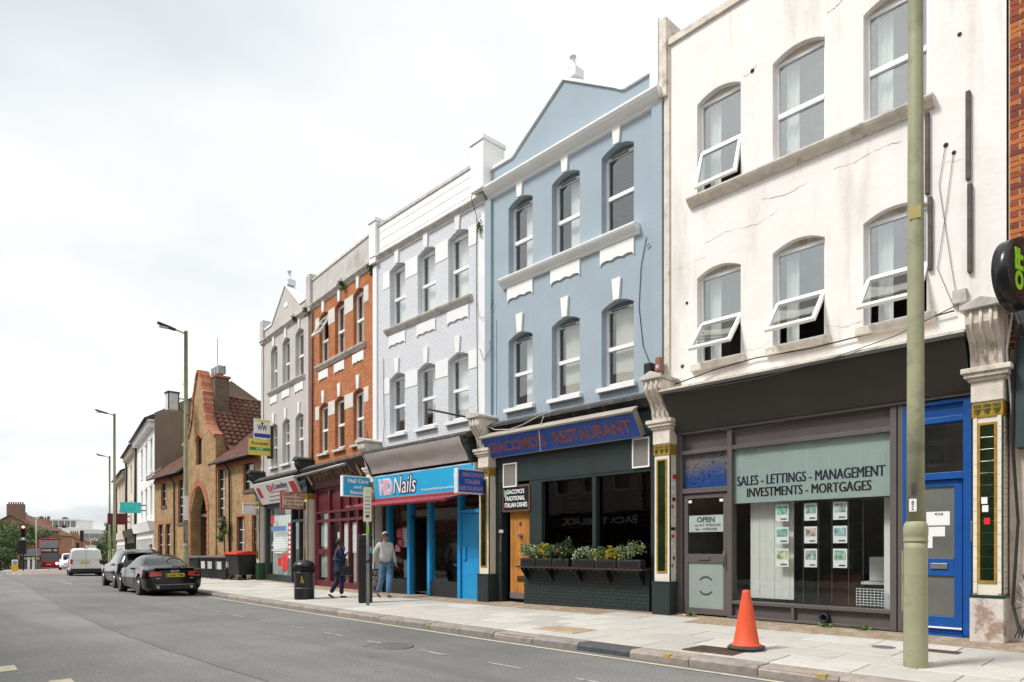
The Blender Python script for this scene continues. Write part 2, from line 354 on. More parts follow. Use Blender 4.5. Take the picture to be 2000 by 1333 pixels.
# near pavement: bed with slabs, kerb with stones
mb = MB()
for y0, y1 in zip(YS, YS[1:]):
    for i in range(4):
        def pt(t, y):
            a, b = kx(y) + .02, fx(y) + 1.2; x = a + (b - a) * t; return (x, y, pave_z(x, y) - .012)
        mb.face([pt(i / 4, y0), pt((i + 1) / 4, y0), pt((i + 1) / 4, y1), pt(i / 4, y1)])
pavement = tag(mb.build('pavement', M_gravel), kind='structure')
slab_mesh = {}
def slab_me(lx_, wx_, k):
    key = (round(lx_, 2), round(wx_, 2), k)
    if key not in slab_mesh:
        m_ = MB(); e = .012; a, b = lx_ / 2, wx_ / 2
        top = [(-a + e, -b + e, 0), (a - e, -b + e, 0), (a - e, b - e, 0), (-a + e, b - e, 0)]; bot = [(-a, -b, -.05), (a, -b, -.05), (a, b, -.05), (-a, b, -.05)]
        sh = [(-a + .003, -b + .003, -.006), (a - .003, -b + .003, -.006), (a - .003, b - .003, -.006), (-a + .003, b - .003, -.006)]
        m_.face(top)
        for i in range(4):
            j = (i + 1) % 4; m_.face([top[i], top[j], sh[j], sh[i]]); m_.face([sh[i], sh[j], bot[j], bot[i]])
        slab_mesh[key] = m_.mesh('slab', M_slab[k])
    return slab_mesh[key]
slabs = []; SL = .92; rows = [.62, .62, .62, .62, .62]
y = 0.6
while y < 62:
    off = .32
    for r, wd_ in enumerate(rows + [.62]):
        yy = y + (SL / 2 if r % 2 else 0)
        x = kx(yy) + off + wd_ / 2; off += wd_ + .008
        if x + wd_ / 2 > fx(yy) - .42: continue
        slabs.append((yy, x, wd_))
    y += SL + .008
rest = MB()
def near_rank(t):
    yy, x, _ = t; zc = x * .683 + yy * .7303; return zc
slabs.sort(key=near_rank)
for i, (yy, x, wd_) in enumerate(slabs):
    k = R.randrange(4); dz = R.uniform(-.003, .004)
    tx = Vector((kx(yy + .5) - kx(yy - .5), 1, pave_z(x + kx(yy + .5) - kx(yy), yy + .5) - pave_z(x + kx(yy - .5) - kx(yy), yy - .5))).normalized()
    ty = Vector((-1, 0, -(pave_z(x + .3, yy) - pave_z(x - .3, yy)) / .6)).normalized(); tz = tx.cross(ty).normalized(); ty = tz.cross(tx)
    M = Matrix(((tx.x, ty.x, tz.x, x), (tx.y, ty.y, tz.y, yy), (tx.z, ty.z, tz.z, pave_z(x, yy) + dz), (0, 0, 0, 1))) @ Matrix.Rotation(R.uniform(-.004, .004), 4, 'X') @ Matrix.Rotation(R.uniform(-.003, .003), 4, 'Y')
    if i < 290:
        o = bpy.data.objects.new('slab', slab_me(SL, wd_, k)); C.objects.link(o); o.parent = pavement; o.matrix_local = M
    else:
        a, b = SL / 2 - .005, wd_ / 2 - .005
        rest.face([M @ Vector(p) for p in ((-a, -b, 0), (a, -b, 0), (a, b, 0), (-a, b, 0))], k)
tag(rest.build('distant_slabs', M_slab, pavement), kind='stuff')
kerb = thing('kerb', None, None); tag(kerb, kind='structure')
kme = []
for k in range(4):
    a, b, h = .447, .15, .24
    m_ = MB(); m_.prism([(-a, -b, -h), (-a, b, -h), (-a, b, -.035), (-a, b - .035, 0), (-a, -b, 0)], (2 * a, 0, 0)); kme.append(m_.mesh('kerb_stone', (M_kerb + [M_kerb_dark])[k]))
y = 0.2; i = 0
while y < 72:
    p0 = Vector((kx(y), y, zr(y) + .105)); p1 = Vector((kx(y + .9), y + .9, zr(y + .9) + .105)); t = (p1 - p0).normalized(); nrm = Vector((-t.y, t.x, 0)).normalized(); up = t.cross(nrm)
    c_ = (p0 + p1) / 2 + Vector((.15, 0, R.uniform(-.006, .006)))
    k = 3 if 5.35 < y < 6.3 or 11.2 < y < 11.9 else R.randrange(3)
    o = bpy.data.objects.new('kerb_stone', kme[k]); C.objects.link(o); o.parent = kerb
    o.matrix_local = Matrix(((t.x, nrm.x, up.x, c_.x), (t.y, nrm.y, up.y, c_.y), (t.z, nrm.z, up.z, c_.z), (0, 0, 0, 1)))
    y += .905; i += 1
# ------------------------------------------------------------------ painted marks
def strip(name, pts, w, mt, zf_=road_z, lift=.005):
    m_ = MB()
    P = [Vector((x, y, 0)) for x, y in pts]
    for a, b in zip(P, P[1:]):
        t = (b - a).normalized(); n_ = Vector((-t.y, t.x, 0)) * w / 2
        m_.face([(q.x, q.y, zf_(q.x, q.y) + lift) for q in (a - n_, a + n_, b + n_, b - n_)])
    return tag(m_.build(name, mt), kind='structure')
strip('yellow_line', [(kx(y) - .27, y) for y in range(-6, 23)], .095, M_yell)
for y, L_ in ((1.4, .5), (3.0, .55), (4.35, .55), (5.7, .6), (7.1, .6), (8.5, .55), (9.9, .6), (11.3, .6), (12.7, .55), (14.2, .6), (15.8, .5), (17.4, .5)):
    strip('bay_dash', [(kx(y) - 1.92, y), (kx(y) - 1.92, y + L_)], .055, M_line)
for x, y in ((5.75, 18.4), (6.0, 19.3)): strip('bay_dash', [(x, y), (x + .45, y - .15)], .12, M_line)
strip('bay_end_line', [(3.6, 19.6), (6.2, 19.2)], .05, M_line)
for x, y in ((1.10, 9.5), (1.40, 8.0)): strip('lane_block', [(x, y), (x + .02, y + .45)], .2, M_yell)
strip('edge_line', [(6.1, 33.4), (6.5, 38.5)], .09, M_line)
strip('bay_dash', [(5.5, 30.5), (6.3, 30.4)], .06, M_line)
for x, y in ((7.3, 63.0), (7.4, 60.5), (7.5, 58.6)): strip('lane_block', [(x, y), (x + .1, y + .8)], .14, mat('fresh_white_paint', (.8, .8, .8), .7))
for y in (3.05, 5.0, 10.15):
    m_ = MB(); x = kx(y)
    m_.box(x - .003, x + .09, y, y + .10, zr(y) + .05, zr(y) + .1115); tag(m_.build('kerb_blip', M_yel2), kind='structure')
# iron covers let into the pavement and road
def cover(name, label, x, y, w, l_, mt, zfn=pave_z, round_=False, ang=0.0):
    t = thing(name, label, 'cover', (x, y, zfn(x, y) + .004), ang)
    if round_:
        MB().lathe([(w, -.01), (w, .004), (w * .93, .004), (w * .92, .001), (w * .8, .001), (w * .79, .004), (0.02, .004)], n=24).build('cover_plate', mt, t)
    else:
        MB().box(-l_ / 2, l_ / 2, -w / 2, w / 2, -.02, .004).build('frame', mt, t)
        m_ = MB(); n_ = int(l_ / .05)
        for i in range(n_):
            for j in range(int(w / .06)):
                x0 = -l_ / 2 + .02 + i * (l_ - .04) / n_; y0 = -w / 2 + .02 + j * (w - .04) / int(w / .06); m_.box(x0, x0 + .03, y0, y0 + .038, .004, .009)
        tag(m_.build('raised_grid', mt, t), kind='stuff')
    return t
M_rust = mat('rusty_iron', (.11, .08, .055), .8, .2, var=.4, scale=12, bump=.3)
cover('drain_cover', 'rusty gridded iron cover in paving beside the traffic cone', 8.1, 4.72, .5, .72, M_rust, ang=fz(0))
cover('manhole_cover', 'worn patched iron cover set in the road', 5.35, 8.3, .36, .6, mat('dark_iron', (.125, .122, .117), .85, 0, var=.45, scale=14), road_z, True)
cover('service_cover', 'brown iron cover in pavement behind the near lamp post', 9.75, 2.62, .22, .5, M_rust, ang=fz(0))
cover('stop_tap_cover', 'small oval iron cover in pavement left of the near lamp post', 9.65, 3.2, .14, .2, mat('grey_iron', (.16, .15, .14), .7, .3), round_=True)
cover('tan_patch_cover', 'pale tan rectangular cover in paving before the restaurant', 8.3, 7.6, .62, .9, mat('tan_concrete', (.48, .38, .27), .9, var=.15, bump=.2), ang=fz(0))
# ------------------------------------------------------------------ terrace of shops: shared builders
M_cream = mat('cream_render', (.80, .775, .74), .9, var=.06, scale=1.2, bump=.3, bscale=9, stain=(.55, .49, .415), st=(.52, .80), sscale=1.6, streak=True)
M_creamd = mat('dirty_cream_stone', (.66, .60, .52), .9, var=.14, scale=5, bump=.4, bscale=40, stain=(.20, .16, .12), st=(.54, .78), sscale=3.2)
M_blue = mat('blue_render', (.325, .395, .45), .85, var=.05, scale=1.1, bump=.35, bscale=22, stain=(.255, .33, .39), st=(.55, .85), sscale=1.3, streak=True)
M_lav = brick_mat('lavender_painted_brick', (.665, .678, .71), (.635, .648, .68), (.55, .56, .595), .75, bump=.7, var=.06)
M_lavp = mat('white_painted_render', (.76, .765, .765), .75, var=.04, scale=2, bump=.15, bscale=25, stain=(.58, .57, .54), st=(.6, .85), sscale=1.3)
M_oran = brick_mat('orange_brick', (.51, .155, .036), (.35, .09, .024), (.48, .30, .19), bump=.6, stain=(.33, .08, .022), st=(.55, .8))
M_greyr = mat('grey_render', (.50, .47, .44), .9, var=.06, scale=1.6, bump=.2, bscale=20, stain=(.33, .29, .255), st=(.52, .8), sscale=1.3, streak=True)
M_parag = mat('grey_parapet', (.50, .48, .45), .9, var=.1, scale=3, bump=.2, stain=(.30, .28, .25), st=(.5, .8))
M_redb = mat('red_brick_piece', (.33, .075, .025), .85, var=.35, scale=2.2, bump=.4, bscale=60)
M_redb2 = mat('orange_brick_piece', (.50, .15, .035), .85, var=.25, scale=2.2, bump=.4, bscale=60)
M_mortar = mat('lime_mortar', (.50, .42, .33), .95, var=.15, scale=9)
M_char = mat('charcoal_board', (.052, .048, .044), .75, var=.1, scale=1.5)
M_greyf = mat('grey_shopfront', (.105, .09, .088), .5, var=.06, scale=2)
M_green = mat('dark_green_paint', (.022, .034, .034), .45, var=.15, scale=2)
M_mar = mat('maroon_paint', (.115, .018, .026), .45, var=.12)
M_nail = mat('cyan_blue_paint', (.02, .27, .56), .4, var=.06)
M_bdoor = mat('royal_blue_paint', (.006, .075, .30), .4, var=.08, stain=(.03, .13, .42), st=(.6, .9), sscale=4)
M_tilec = mat('cream_tile', (.72, .67, .57), .25, var=.06, scale=6, spec=.6, stain=(.35, .28, .2), st=(.62, .8), sscale=4)
M_tileg = mat('green_glass_tile', (.010, .022, .010), .08, var=.6, scale=2.5, spec=.9)
M_gold = mat('ochre_tile', (.34, .20, .03), .3, var=.3, scale=14, spec=.6)
M_ogreen = mat('olive_tile', (.07, .09, .02), .3, var=.4, scale=20, spec=.6)
M_tileed = mat('dark_green_bead', (.02, .045, .03), .25, spec=.6)
M_wood = mat('pine_door', (.50, .21, .045), .45, var=.2, scale=2.5, stain=(.20, .075, .02), st=(.5, .8), sscale=3, streak=True)
M_soil = mat('soil', (.03, .022, .016), .95)
M_gutter = mat('weathered_lead', (.055, .052, .05), .8, var=.35, scale=6, stain=(.20, .18, .15), st=(.55, .75), sscale=5)
M_cable = mat('cable_black', (.02, .02, .02), .6); M_cablew = mat('cable_grey', (.42, .40, .37), .6)
def wl(org, ang, s, d, h):
    a = math.radians(ang); return (org[0] + s * math.sin(a) - d * math.cos(a), org[1] + s * math.cos(a) + d * math.sin(a), h)
def curtain(win, s0, s1, h0, h1, d, mt, rng, folds=9):
    m_ = MB(); n = folds * 4; pts = [(s0 + (s1 - s0) * i / n, d + .018 * math.sin(i * PI / 2 + rng.random()) + rng.uniform(-.004, .004)) for i in range(n + 1)]
    for (a, da), (b, db) in zip(pts, pts[1:]): m_.face([(a, da, h0), (b, db, h0), (b, db, h1), (a, da, h1)], 0, True)
    m_.build('curtain', mt, win)
def window(root, s0, s1, h0, h1, rise=.12, rec=.17, mid=.52, open_=None, ang=36, cur='net', fill=None, fm=None, bars=False, sill=None, glass=None, vent=False):
    fm = fm or M_upvc; glass = glass or M_glass; t = .055; a, b = -rec, -rec + .06
    hm = h0 + (h1 - h0) * mid; top = h1 + .02
    m_ = MB(); m_.box(s0 - .01, s0 + t, a, b, h0 - .01, top); m_.box(s1 - t, s1 + .01, a, b, h0 - .01, top)
    m_.box(s0 + t, s1 - t, a, b, h0 - .01, h0 + t); m_.box(s0 + t, s1 - t, a, b, top - t, top); m_.box(s0 + t, s1 - t, a, b + .012, hm - .04, hm + .04)
    if bars:
        c = (s0 + s1) / 2; m_.box(c - .012, c + .012, a + .02, b - .005, hm, top - t)
        m_.box(s0 + t, s1 - t, a + .02, b - .008, (hm + top) / 2 - .012, (hm + top) / 2 + .012)
    if open_ is None and not bars: m_.box(s0 + t, s1 - t, a + .01, b + .004, h0 + t, h0 + t + .03)
    w = m_.build('window', fm, root)
    if vent: MB().box(s0 + .25, s1 - .15, b, b + .012, top - .045, top - .022).build('trickle_vent', M_blackp, w)
    for lo, hi, key in ((h0 + t, hm - .04, 'lower'), (hm + .04, top - t, 'upper')):
        if open_ == key:
            hy = hi + .03; hd = b + .005; L_ = hi - lo + .05; A = math.radians(ang); M = Matrix.Translation((0, hd, hy)) @ Matrix.Rotation(A, 4, 'X')
            q = MB(); w_ = .06; x0, x1 = s0 + .02, s1 - .02
            q.box(x0, x0 + w_, -.02, .035, -L_, 0); q.box(x1 - w_, x1, -.02, .035, -L_, 0); q.box(x0 + w_, x1 - w_, -.02, .035, -w_, 0); q.box(x0 + w_, x1 - w_, -.02, .035, -L_, -L_ + w_)
            q.xf(M).build('open_sash', fm, w); MB().box(x0 + w_, x1 - w_, .004, .012, -L_ + w_, -w_).xf(M).build('pane', glass, w)
        else: MB().box(s0 + t, s1 - t, a + .022, a + .03, lo, hi).build('pane', glass, w)
    if rise and fill is not None:
        c = (s0 + s1) / 2; m_ = MB(); P = [(s0, a + .02, top - .01)] + [(s0 + (s1 - s0) * i / 8, a + .02, arc(c, s1 - s0, h1, rise, s0 + (s1 - s0) * i / 8) + .01) for i in range(9)] + [(s1, a + .02, top - .01)]
        m_.prism(P, (0, .02, 0)).build('head_board', fill, w)
    if cur == 'net': curtain(w, s0, s1 - .08, h0, top, a - .12, M_net, R)
    elif cur == 'half': curtain(w, s0, s1 - .3, h0, top, a - .12, R.choice((M_net, M_net, mat('grey_net', (.5, .5, .48), .9, var=.1))), R, R.choice((5, 7, 9)))
    elif cur == 'edge': curtain(w, s1 - .34, s1 - .12, h0, top, a - .12, M_net, R, 2)
    elif cur == 'blind':
        m_ = MB(); n = int((top - h0) / .035)
        for i in range(n): m_.box(s0, s1 - .16, a - .10, a - .075, h0 + i * .035, h0 + i * .035 + .03)
        m_.build('blind', M_blind, w)
    if sill: MB().prism([(s0 - .08, -rec, h0 + .002), (s0 - .08, .10, h0 - .025), (s0 - .08, .10, h0 - .11), (s0 - .08, -rec, h0 - .11)], (s1 - s0 + .16, 0, 0)).build('sill', sill, w)
    return w
def keystone(root, c, h, mt, hh=.44, w0=.075, w1=.115, d=.05):
    MB().prism([(c - w0, -.02, h), (c + w0, -.02, h), (c + w1, -.02, h + hh), (c - w1, -.02, h + hh)], (0, d + .02, 0)).build('keystone', mt, root)
def apron(root, s0, s1, h0, h1, mt):
    n = 24; P = [(s0, -.01, h1), (s0, -.01, h0)]
    for i in range(1, n):
        t = i / n; x = abs(2 * t - 1); z = h0 + (.0 if x > .93 else .045 + .03 * abs(math.sin(t * 3 * PI)) + .015 * (1 - x))
        P.append((s0 + (s1 - s0) * t, -.01, z))
    P += [(s1, -.01, h0), (s1, -.01, h1)]; MB().prism(P, (0, .045, 0)).build('apron_panel', mt, root)
def shell(root, w, mt, ops, top=None, htop=10.3, d=0, h0=3.95, rec=.24, deep=8.0, mats=None, roof=10.25):
    m_ = MB(); wall_front(m_, .0, w, h0, htop, ops, rec, d, top)
    T = top[0] if top else (lambda s: htop); e = .015
    pts = sorted(set([0, w] + (list(top[1]) if top else [])))
    for a, b in zip(pts, pts[1:]): m_.face([(a, d, T(a)), (b, d, T(b)), (b, d - .3, T(b)), (a, d - .3, T(a))]); m_.face([(a, d - .3, T(a)), (b, d - .3, T(b)), (b, d - .3, roof), (a, d - .3, roof)])
    for s in (e, w - e):
        m_.face([(s, d - e, -.5), (s, d - deep, -.5), (s, d - deep, roof), (s, d - e, roof)]); m_.face([(s, d, roof), (s, d - .3, roof), (s, d - .3, T(s)), (s, d, T(s))])
    m_.face([(e, d - deep, -.5), (w - e, d - deep, -.5), (w - e, d - deep, roof), (e, d - deep, roof)])
    wall = m_.build('wall', mt, root)
    m_ = MB(); q = .03
    for h in (4.15, 7.25): m_.box(q, w - q, -deep + .1, -.27, h - .12, h)
    m_.box(q, w - q, -3.6, -3.5, 4.2, roof - .3); m_.build('floors', M_room, root)
    MB().box(.03, w - .03, -deep + .02, -.32, roof - .12, roof).build('roof', M_gutter, root)
    return wall
def pilaster(root, s0, s1, plinth, shaft=None, d=.25, detail=False, console=None, cap=True):
    console = console or M_creamd; shaft = shaft or M_tilec
    p = MB().box(s0, s1, -.12, d, .60, 3.28).build('pilaster', shaft, root)
    MB().box(s0 - .03, s1 + .03, -.12, d + .05, -.45, .58).build('plinth', plinth, p, .012)
    MB().box(s0 - .035, s1 + .035, -.12, d + .055, .575, .615).build('bead', M_tileed, p)
    a, b = s0 + .085, s1 - .085
    m_ = MB(); m_.box(a - .03, a, d, d + .018, .78, 2.95); m_.box(b, b + .03, d, d + .018, .78, 2.95); m_.box(a, b, d, d + .018, .78, .81); m_.box(a, b, d, d + .018, 2.92, 2.95)
    m_.build('gilt_border', M_gold, p)
    if detail:
        n = 13; hh = (2.92 - .81) / n
        for i in range(n): bx('green_tile', (a + .002, b - .002, d, d + .010 + R.uniform(0, .004), .81 + i * hh + .002, .81 + (i + 1) * hh - .002), M_tileg, p, .002)
        for i in range(15):
            z = .63 + i * .16
            for x0, x1 in ((s0 + .004, s0 + .05), (s1 - .05, s1 - .004)): bx('cream_tile', (x0, x1, d, d + .012 + R.uniform(0, .003), z + .003, z + .157), M_tilec, p, .002)
        for i in range(32):
            for j in range(2):
                z = .63 + i * .075; y1 = d - .012 - j * .155 - (.07 if i % 2 else 0); bx('glazed_brick', (s0 - .012, s0, y1 - .15, y1, z + .003, z + .07), M_tilec, p)
    else: MB().box(a, b, d, d + .008, .81, 2.92).build('green_panel', M_tileg, p)
    for x in (s0 - .012, s1): MB().box(x, x + .012, d - .03, d + .006, .62, 3.02).build('edge_bead', M_tileed, p)
    f = MB().box(s0 - .012, s1 + .012, -.05, d + .016, 3.03, 3.22).build('frieze', M_gold, p)
    m_ = MB(); n = 3
    for i in range(n):
        c = s0 + (i + .5) * (s1 - s0) / n
        for q in range(-2, 3): m_.prism([(c + q * .02 - .008, d + .016, 3.14), (c + q * .02 + .008, d + .016, 3.14), (c + q * .008, d + .016, 3.06)], (0, .006, 0))
        m_.box(c - .045, c + .045, d + .016, d + .02, 3.16, 3.20)
    m_.build('lotus_pattern', M_ogreen, p)
    if not cap: return p
    k = MB()
    for i, (z0, z1, o) in enumerate(((3.24, 3.52, .02), (3.52, 3.57, .05), (3.57, 3.63, .09), (3.63, 3.70, .12))): k.box(s0 - o, s1 + o, -.1, d + o + .01, z0, z1)
    k.build('capital', console, p, .008)
    prof = [(-.1, 3.70), (d + .04, 3.70), (d + .07, 3.78), (d + .08, 3.88), (d + .14, 4.02), (d + .26, 4.14), (d + .33, 4.24), (d + .34, 4.42), (-.1, 4.42)]
    MB().prism([(s0 - .02, x, z) for x, z in prof], (s1 - s0 + .04, 0, 0)).build('console_bracket', console, p, .01)
    m_ = MB()
    for i in range(3):
        c = s0 + (i + .5) * (s1 - s0) / 3; m_.tube([(c, x + .006, z) for x, z in prof[2:8]], .022, 6)
    m_.build('bracket_flutes', console, p)
    hood = [(s0 - .09, z) for z in (0,)]
    m_ = MB(); P = [(s0 - .07, -.1, 4.42), (s1 + .07, -.1, 4.42), (s1 + .07, -.1, 4.48), ((s0 + s1) / 2, -.1, 4.57), (s0 - .07, -.1, 4.48)]
    m_.prism(P, (0, d + .50, 0)).build('bracket_cap', M_stone if console is M_creamd else console, p, .01)
    return p
def chimney_pier(root, s0, s1, d0, d1, h0, h1, mt, cap=True):
    p = MB().box(s0, s1, d1, d0, h0, h1).build('parapet_pier', mt, root, .008)
    if cap: MB().prism([(s0 - .03, d0 + .03, h1), (s1 + .03, d0 + .03, h1), (s1 + .03, d0 + .03, h1 + .10), ((s0 + s1) / 2, d0 + .03, h1 + .17), (s0 - .03, d0 + .03, h1 + .10)], (0, d1 - d0 - .06, 0)).build('pier_cap', mt, p)
    return p
def wire(root, pts, r=.006, mt=None, name='cable', n=5): return MB().tube(pts, r, n).build(name, mt or M_cable, root)
def crack(root, pts, w=.012, d=.004, mt=None):
    m_ = MB(); rr = random.Random(len(pts) * 7 + int(pts[0][0] * 100)); P = []
    for (a, b), (c, e) in zip(pts, pts[1:]):
        for i in range(5): t = i / 5; P.append((a + (c - a) * t + rr.uniform(-.015, .015), b + (e - b) * t + rr.uniform(-.015, .015)))
    P.append(pts[-1])
    for i, ((a, b), (c, e)) in enumerate(zip(P, P[1:])):
        ww = w * .45 * rr.uniform(.2, 1); m_.face([(a, d, b - ww / 2), (c, d, e - ww / 2), (c, d, e + ww / 2), (a, d, b + ww / 2)])
    return m_.build('crack', mt or mat('crack_line', (.24, .20, .16), .95), root)  # flat brown-grey ribbon drawn along the crack in the render
def glazing(root, s0, s1, h0, h1, d, mt=None, name='shop_pane'): return MB().box(s0, s1, d - .008, d, h0, h1).build(name, mt or M_shopglass, root)
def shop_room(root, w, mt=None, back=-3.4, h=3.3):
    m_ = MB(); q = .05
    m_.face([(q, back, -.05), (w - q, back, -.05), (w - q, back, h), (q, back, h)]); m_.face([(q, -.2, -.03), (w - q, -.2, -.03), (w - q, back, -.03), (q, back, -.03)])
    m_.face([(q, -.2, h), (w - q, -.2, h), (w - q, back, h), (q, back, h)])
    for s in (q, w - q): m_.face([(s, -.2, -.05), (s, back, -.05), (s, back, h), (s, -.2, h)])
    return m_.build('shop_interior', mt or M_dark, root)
def finial(root, s, d, h, mt, k=1.0):
    f = MB().lathe([(.17 * k, 0), (.17 * k, .06 * k), (.11 * k, .10 * k), (.09 * k, .2 * k), (.065 * k, .38 * k), (.1 * k, .40 * k), (.1 * k, .45 * k), (.05 * k, .5 * k)], (s, d, h + .12 * k), 8).build('finial', mt, root)
    MB().box(s - .24 * k, s + .24 * k, d - .2 * k, d + .16 * k, h - .12 * k, h + .12 * k).build('finial_base', mt, f)
def tuft(name, label, loc, r, n, sz, mt, group=None, seed=1):
    o = leaves(MB(), (0, 0, 0), r, n, sz, random.Random(seed), .1).build(name, mt); o.location = loc; return tag(o, label, 'plant', group)
def gable_top(shoulder, peak, sa, sb, w):
    c = (sa + sb) / 2
    def T(s):
        if s <= sa or s >= sb: return shoulder
        x = 1 - abs(s - c) / (sb - c); return shoulder + (peak - shoulder) * (x if x > .12 else x * (.55 + x * 3.75))
    return (T, [sa, sa + (c - sa) * .06, sa + (c - sa) * .12, c, sb - (sb - c) * .12, sb - (sb - c) * .06, sb])
def coping(root, top, w, mt, ov=.05, th=.07):
    T, br = top; pts = sorted(set([0, w] + list(br))); m_ = MB()
    for a, b in zip(pts, pts[1:]): m_.prism([(a, ov, T(a) + .002), (b, ov, T(b) + .002), (b, ov, T(b) + th), (a, ov, T(a) + th)], (0, -.3 - 2 * ov, 0))
    return m_.build('coping', mt, root)
CORN = [(-.02, 9.93), (.04, 9.96), (.06, 10.0), (.13, 10.04), (.20, 10.11), (.24, 10.17), (.24, 10.21), (-.02, 10.23)]
BAND2 = [(-.02, 7.62), (.04, 7.63), (.06, 7.67), (.11, 7.71), (.13, 7.75), (.13, 7.78), (-.02, 7.80)]
CORN2 = [(-.02, 9.97), (.03, 9.99), (.05, 10.03), (.10, 10.07), (.14, 10.11), (.14, 10.14), (-.02, 10.16)]
BAND = [(-.02, 7.56), (.05, 7.57), (.07, 7.62), (.13, 7.66), (.17, 7.71), (.19, 7.75), (.19, 7.78), (-.02, 7.80)]
SPR2, SIL2, SPR1, SIL1 = 9.50, 7.80, 6.27, 4.64
STD = [(.74, 1.58), (2.19, 3.03), (3.65, 4.48)]
OA, AA, AW = (11.27, 0), 0, 0
orgW, orgB, orgL, orgO, orgG = (11.27, 2.19), (11.27, 7.69), (11.27, 12.99), (11.34, 18.30), (11.81, 23.585)
# ================================================================== cream house with the estate agent's
M_glassr = glass_mat('reflective_glass', (.95, .97, .96), .24, .7)
WW_ = [(.94, 1.84), (2.43, 3.31), (3.9, 4.78)]
W = thing('terraced_house', 'cream rendered cracked three-storey house above the grey letting agency shop', 'house', (*orgW, 0), fz(0), 'shop houses of the terrace')
ops = [(a, b, 7.86, 9.55, .13) for a, b in WW_] + [(a, b, 4.70, 6.30, .13) for a, b in WW_]
shell(W, 5.5, M_cream, ops, htop=10.97)
coping(W, (lambda s: 10.97, []), 5.5, M_creamd, .05, .13)
for i, (a, b) in enumerate(WW_):
    window(W, a, b, 7.86, 9.55, .13, .17, .47, 'lower' if i == 2 else None, 17, 'edge', M_creamd, glass=M_glassr)
    w_ = window(W, a, b, 4.70, 6.30, .13, .17, .47, 'lower', 38, 'edge', M_creamd, glass=M_glassr)
    MB().box(a - .1, b + .1, -.16, .09, 4.55, 4.69).build('sill', M_creamd, w_, .015)
mould('sill_band', .85, 4.93, [(d * 1.2, h + .03) for d, h in BAND2], M_creamd, W)
MB().box(4.9, 5.38, -.02, .05, -.4, .0).build('footing', M_creamd, W)
MB().box(5.37, 5.485, 0, .045, 4.4, 10.95).build('edge_strip', M_creamd, W)
for s, h0, h1 in ((.92, 6.42, 7.6), (.885, 5.30, 6.36), (.41, 6.43, 7.67), (.39, 5.12, 6.36)): MB().box(s, s + .055, 0, .06, h0, h1).build('timber_batten', mat('grey_timber', (.10, .085, .075), .9, var=.3, scale=6), W, .005)
for pts, w in (([(2.41, 9.9), (2.25, 9.93), (2.12, 10.02), (1.9, 10.10)], .02), ([(3.85, 9.62), (3.75, 9.60), (3.6, 9.68)], .016), ([(2.7, 9.72), (2.75, 10.0), (2.65, 10.3)], .008), ([(3.1, 9.72), (3.05, 10.1)], .006),
              ([(2.3, 7.35), (2.0, 7.3), (1.6, 7.38), (1.3, 7.36)], .012), ([(3.5, 7.3), (3.1, 7.22), (2.7, 7.30)], .014), ([(4.6, 6.9), (4.2, 6.98), (3.6, 6.9), (3.2, 7.02)], .010), ([(5.2, 6.6), (4.6, 6.66)], .008),
              ([(2.43, 4.85), (2.1, 4.75), (1.85, 4.8)], .012), ([(3.8, 4.75), (3.55, 4.72), (3.35, 4.82)], .01), ([(5.0, 8.6), (4.95, 8.1), (5.02, 7.4)], .007), ([(1.2, 6.7), (.7, 6.8), (.5, 6.75)], .007)): crack(W, pts, w * 1.3)
for s, h, r in ((3.68, 9.63, .04), (.55, 8.55, .03), (5.1, 4.72, .04), (.62, 6.9, .03), (.72, 7.05, .035), (5.0, 5.9, .03)):
    MB().lathe([(r, 0), (r * .7, .02), (r * .3, .03)], (s, 0, h), 8, axis='y').build('wall_fixing', M_gutter, W)
wire(W, [(.72, .02, 7.05), (.80, .02, 6.5), (.66, .03, 5.4), (.55, .03, 4.6)], .004); wire(W, [(.62, .02, 6.9), (.70, .02, 6.2), (.82, .02, 5.3), (.6, .03, 4.65)], .004)
wire(W, [(5.25, .12, 4.36), (4.4, .06, 4.50), (3.6, .05, 4.56), (2.6, .05, 4.52), (1.6, .05, 4.56), (.6, .06, 4.62)], .012)
wire(W, [(5.1, .55, 4.12), (4.3, .60, 4.06), (3.2, .60, 4.05), (2.2, .6, 4.12), (1.2, .55, 4.3), (.5, .2, 4.66)], .007)
wire(W, [(4.4, .22, 3.42), (3.9, .2, 3.30), (3.2, .2, 3.32), (2.6, .22, 3.46)], .006); wire(W, [(1.0, .2, 3.5), (.75, .2, 3.38), (.42, .28, 3.6)], .007)
MB().box(.45, .62, -.0, .08, 4.72, 4.9).build('junction_box', M_stone, W)
# shopfront
MB().prism([(.38, .02, 3.45), (.38, .10, 3.45), (.38, .50, 4.10), (.38, .50, 4.16), (.38, .02, 4.16)], (4.84, 0, 0)).build('fascia', M_char, W)
MB().prism([(.36, -.02, 4.162), (.36, .56, 4.162), (.36, .56, 4.20), (.36, .25, 4.27), (.36, -.02, 4.36)], (4.9, 0, 0)).build('fascia_ledge', M_creamd, W)
MB().box(.36, 5.22, .44, .57, 4.105, 4.158).build('fascia_bead', M_char, W)
MB().box(.38, 5.22, -.2, .07, 3.40, 3.448).build('head_beam', M_greyf, W)
sf = MB()
for s0, s1, h0, h1 in ((5.09, 5.22, 0, 3.40), (4.06, 4.15, 0, 3.40), (1.27, 1.34, 0, 3.40), (1.36, 1.45, 0, 3.40)): sf.box(s0, s1, -.16, .03, h0, h1)
sf.box(1.34, 1.36, -.16, .0, 0, 3.40)
for s0, s1, h0, h1 in ((1.45, 4.06, 3.02, 3.09), (4.15, 5.09, 3.02, 3.09), (4.15, 5.09, 2.28, 2.37), (1.45, 4.06, .25, .31), (1.45, 4.06, .0, .04)): sf.box(s0, s1, -.16, .025, h0, h1)
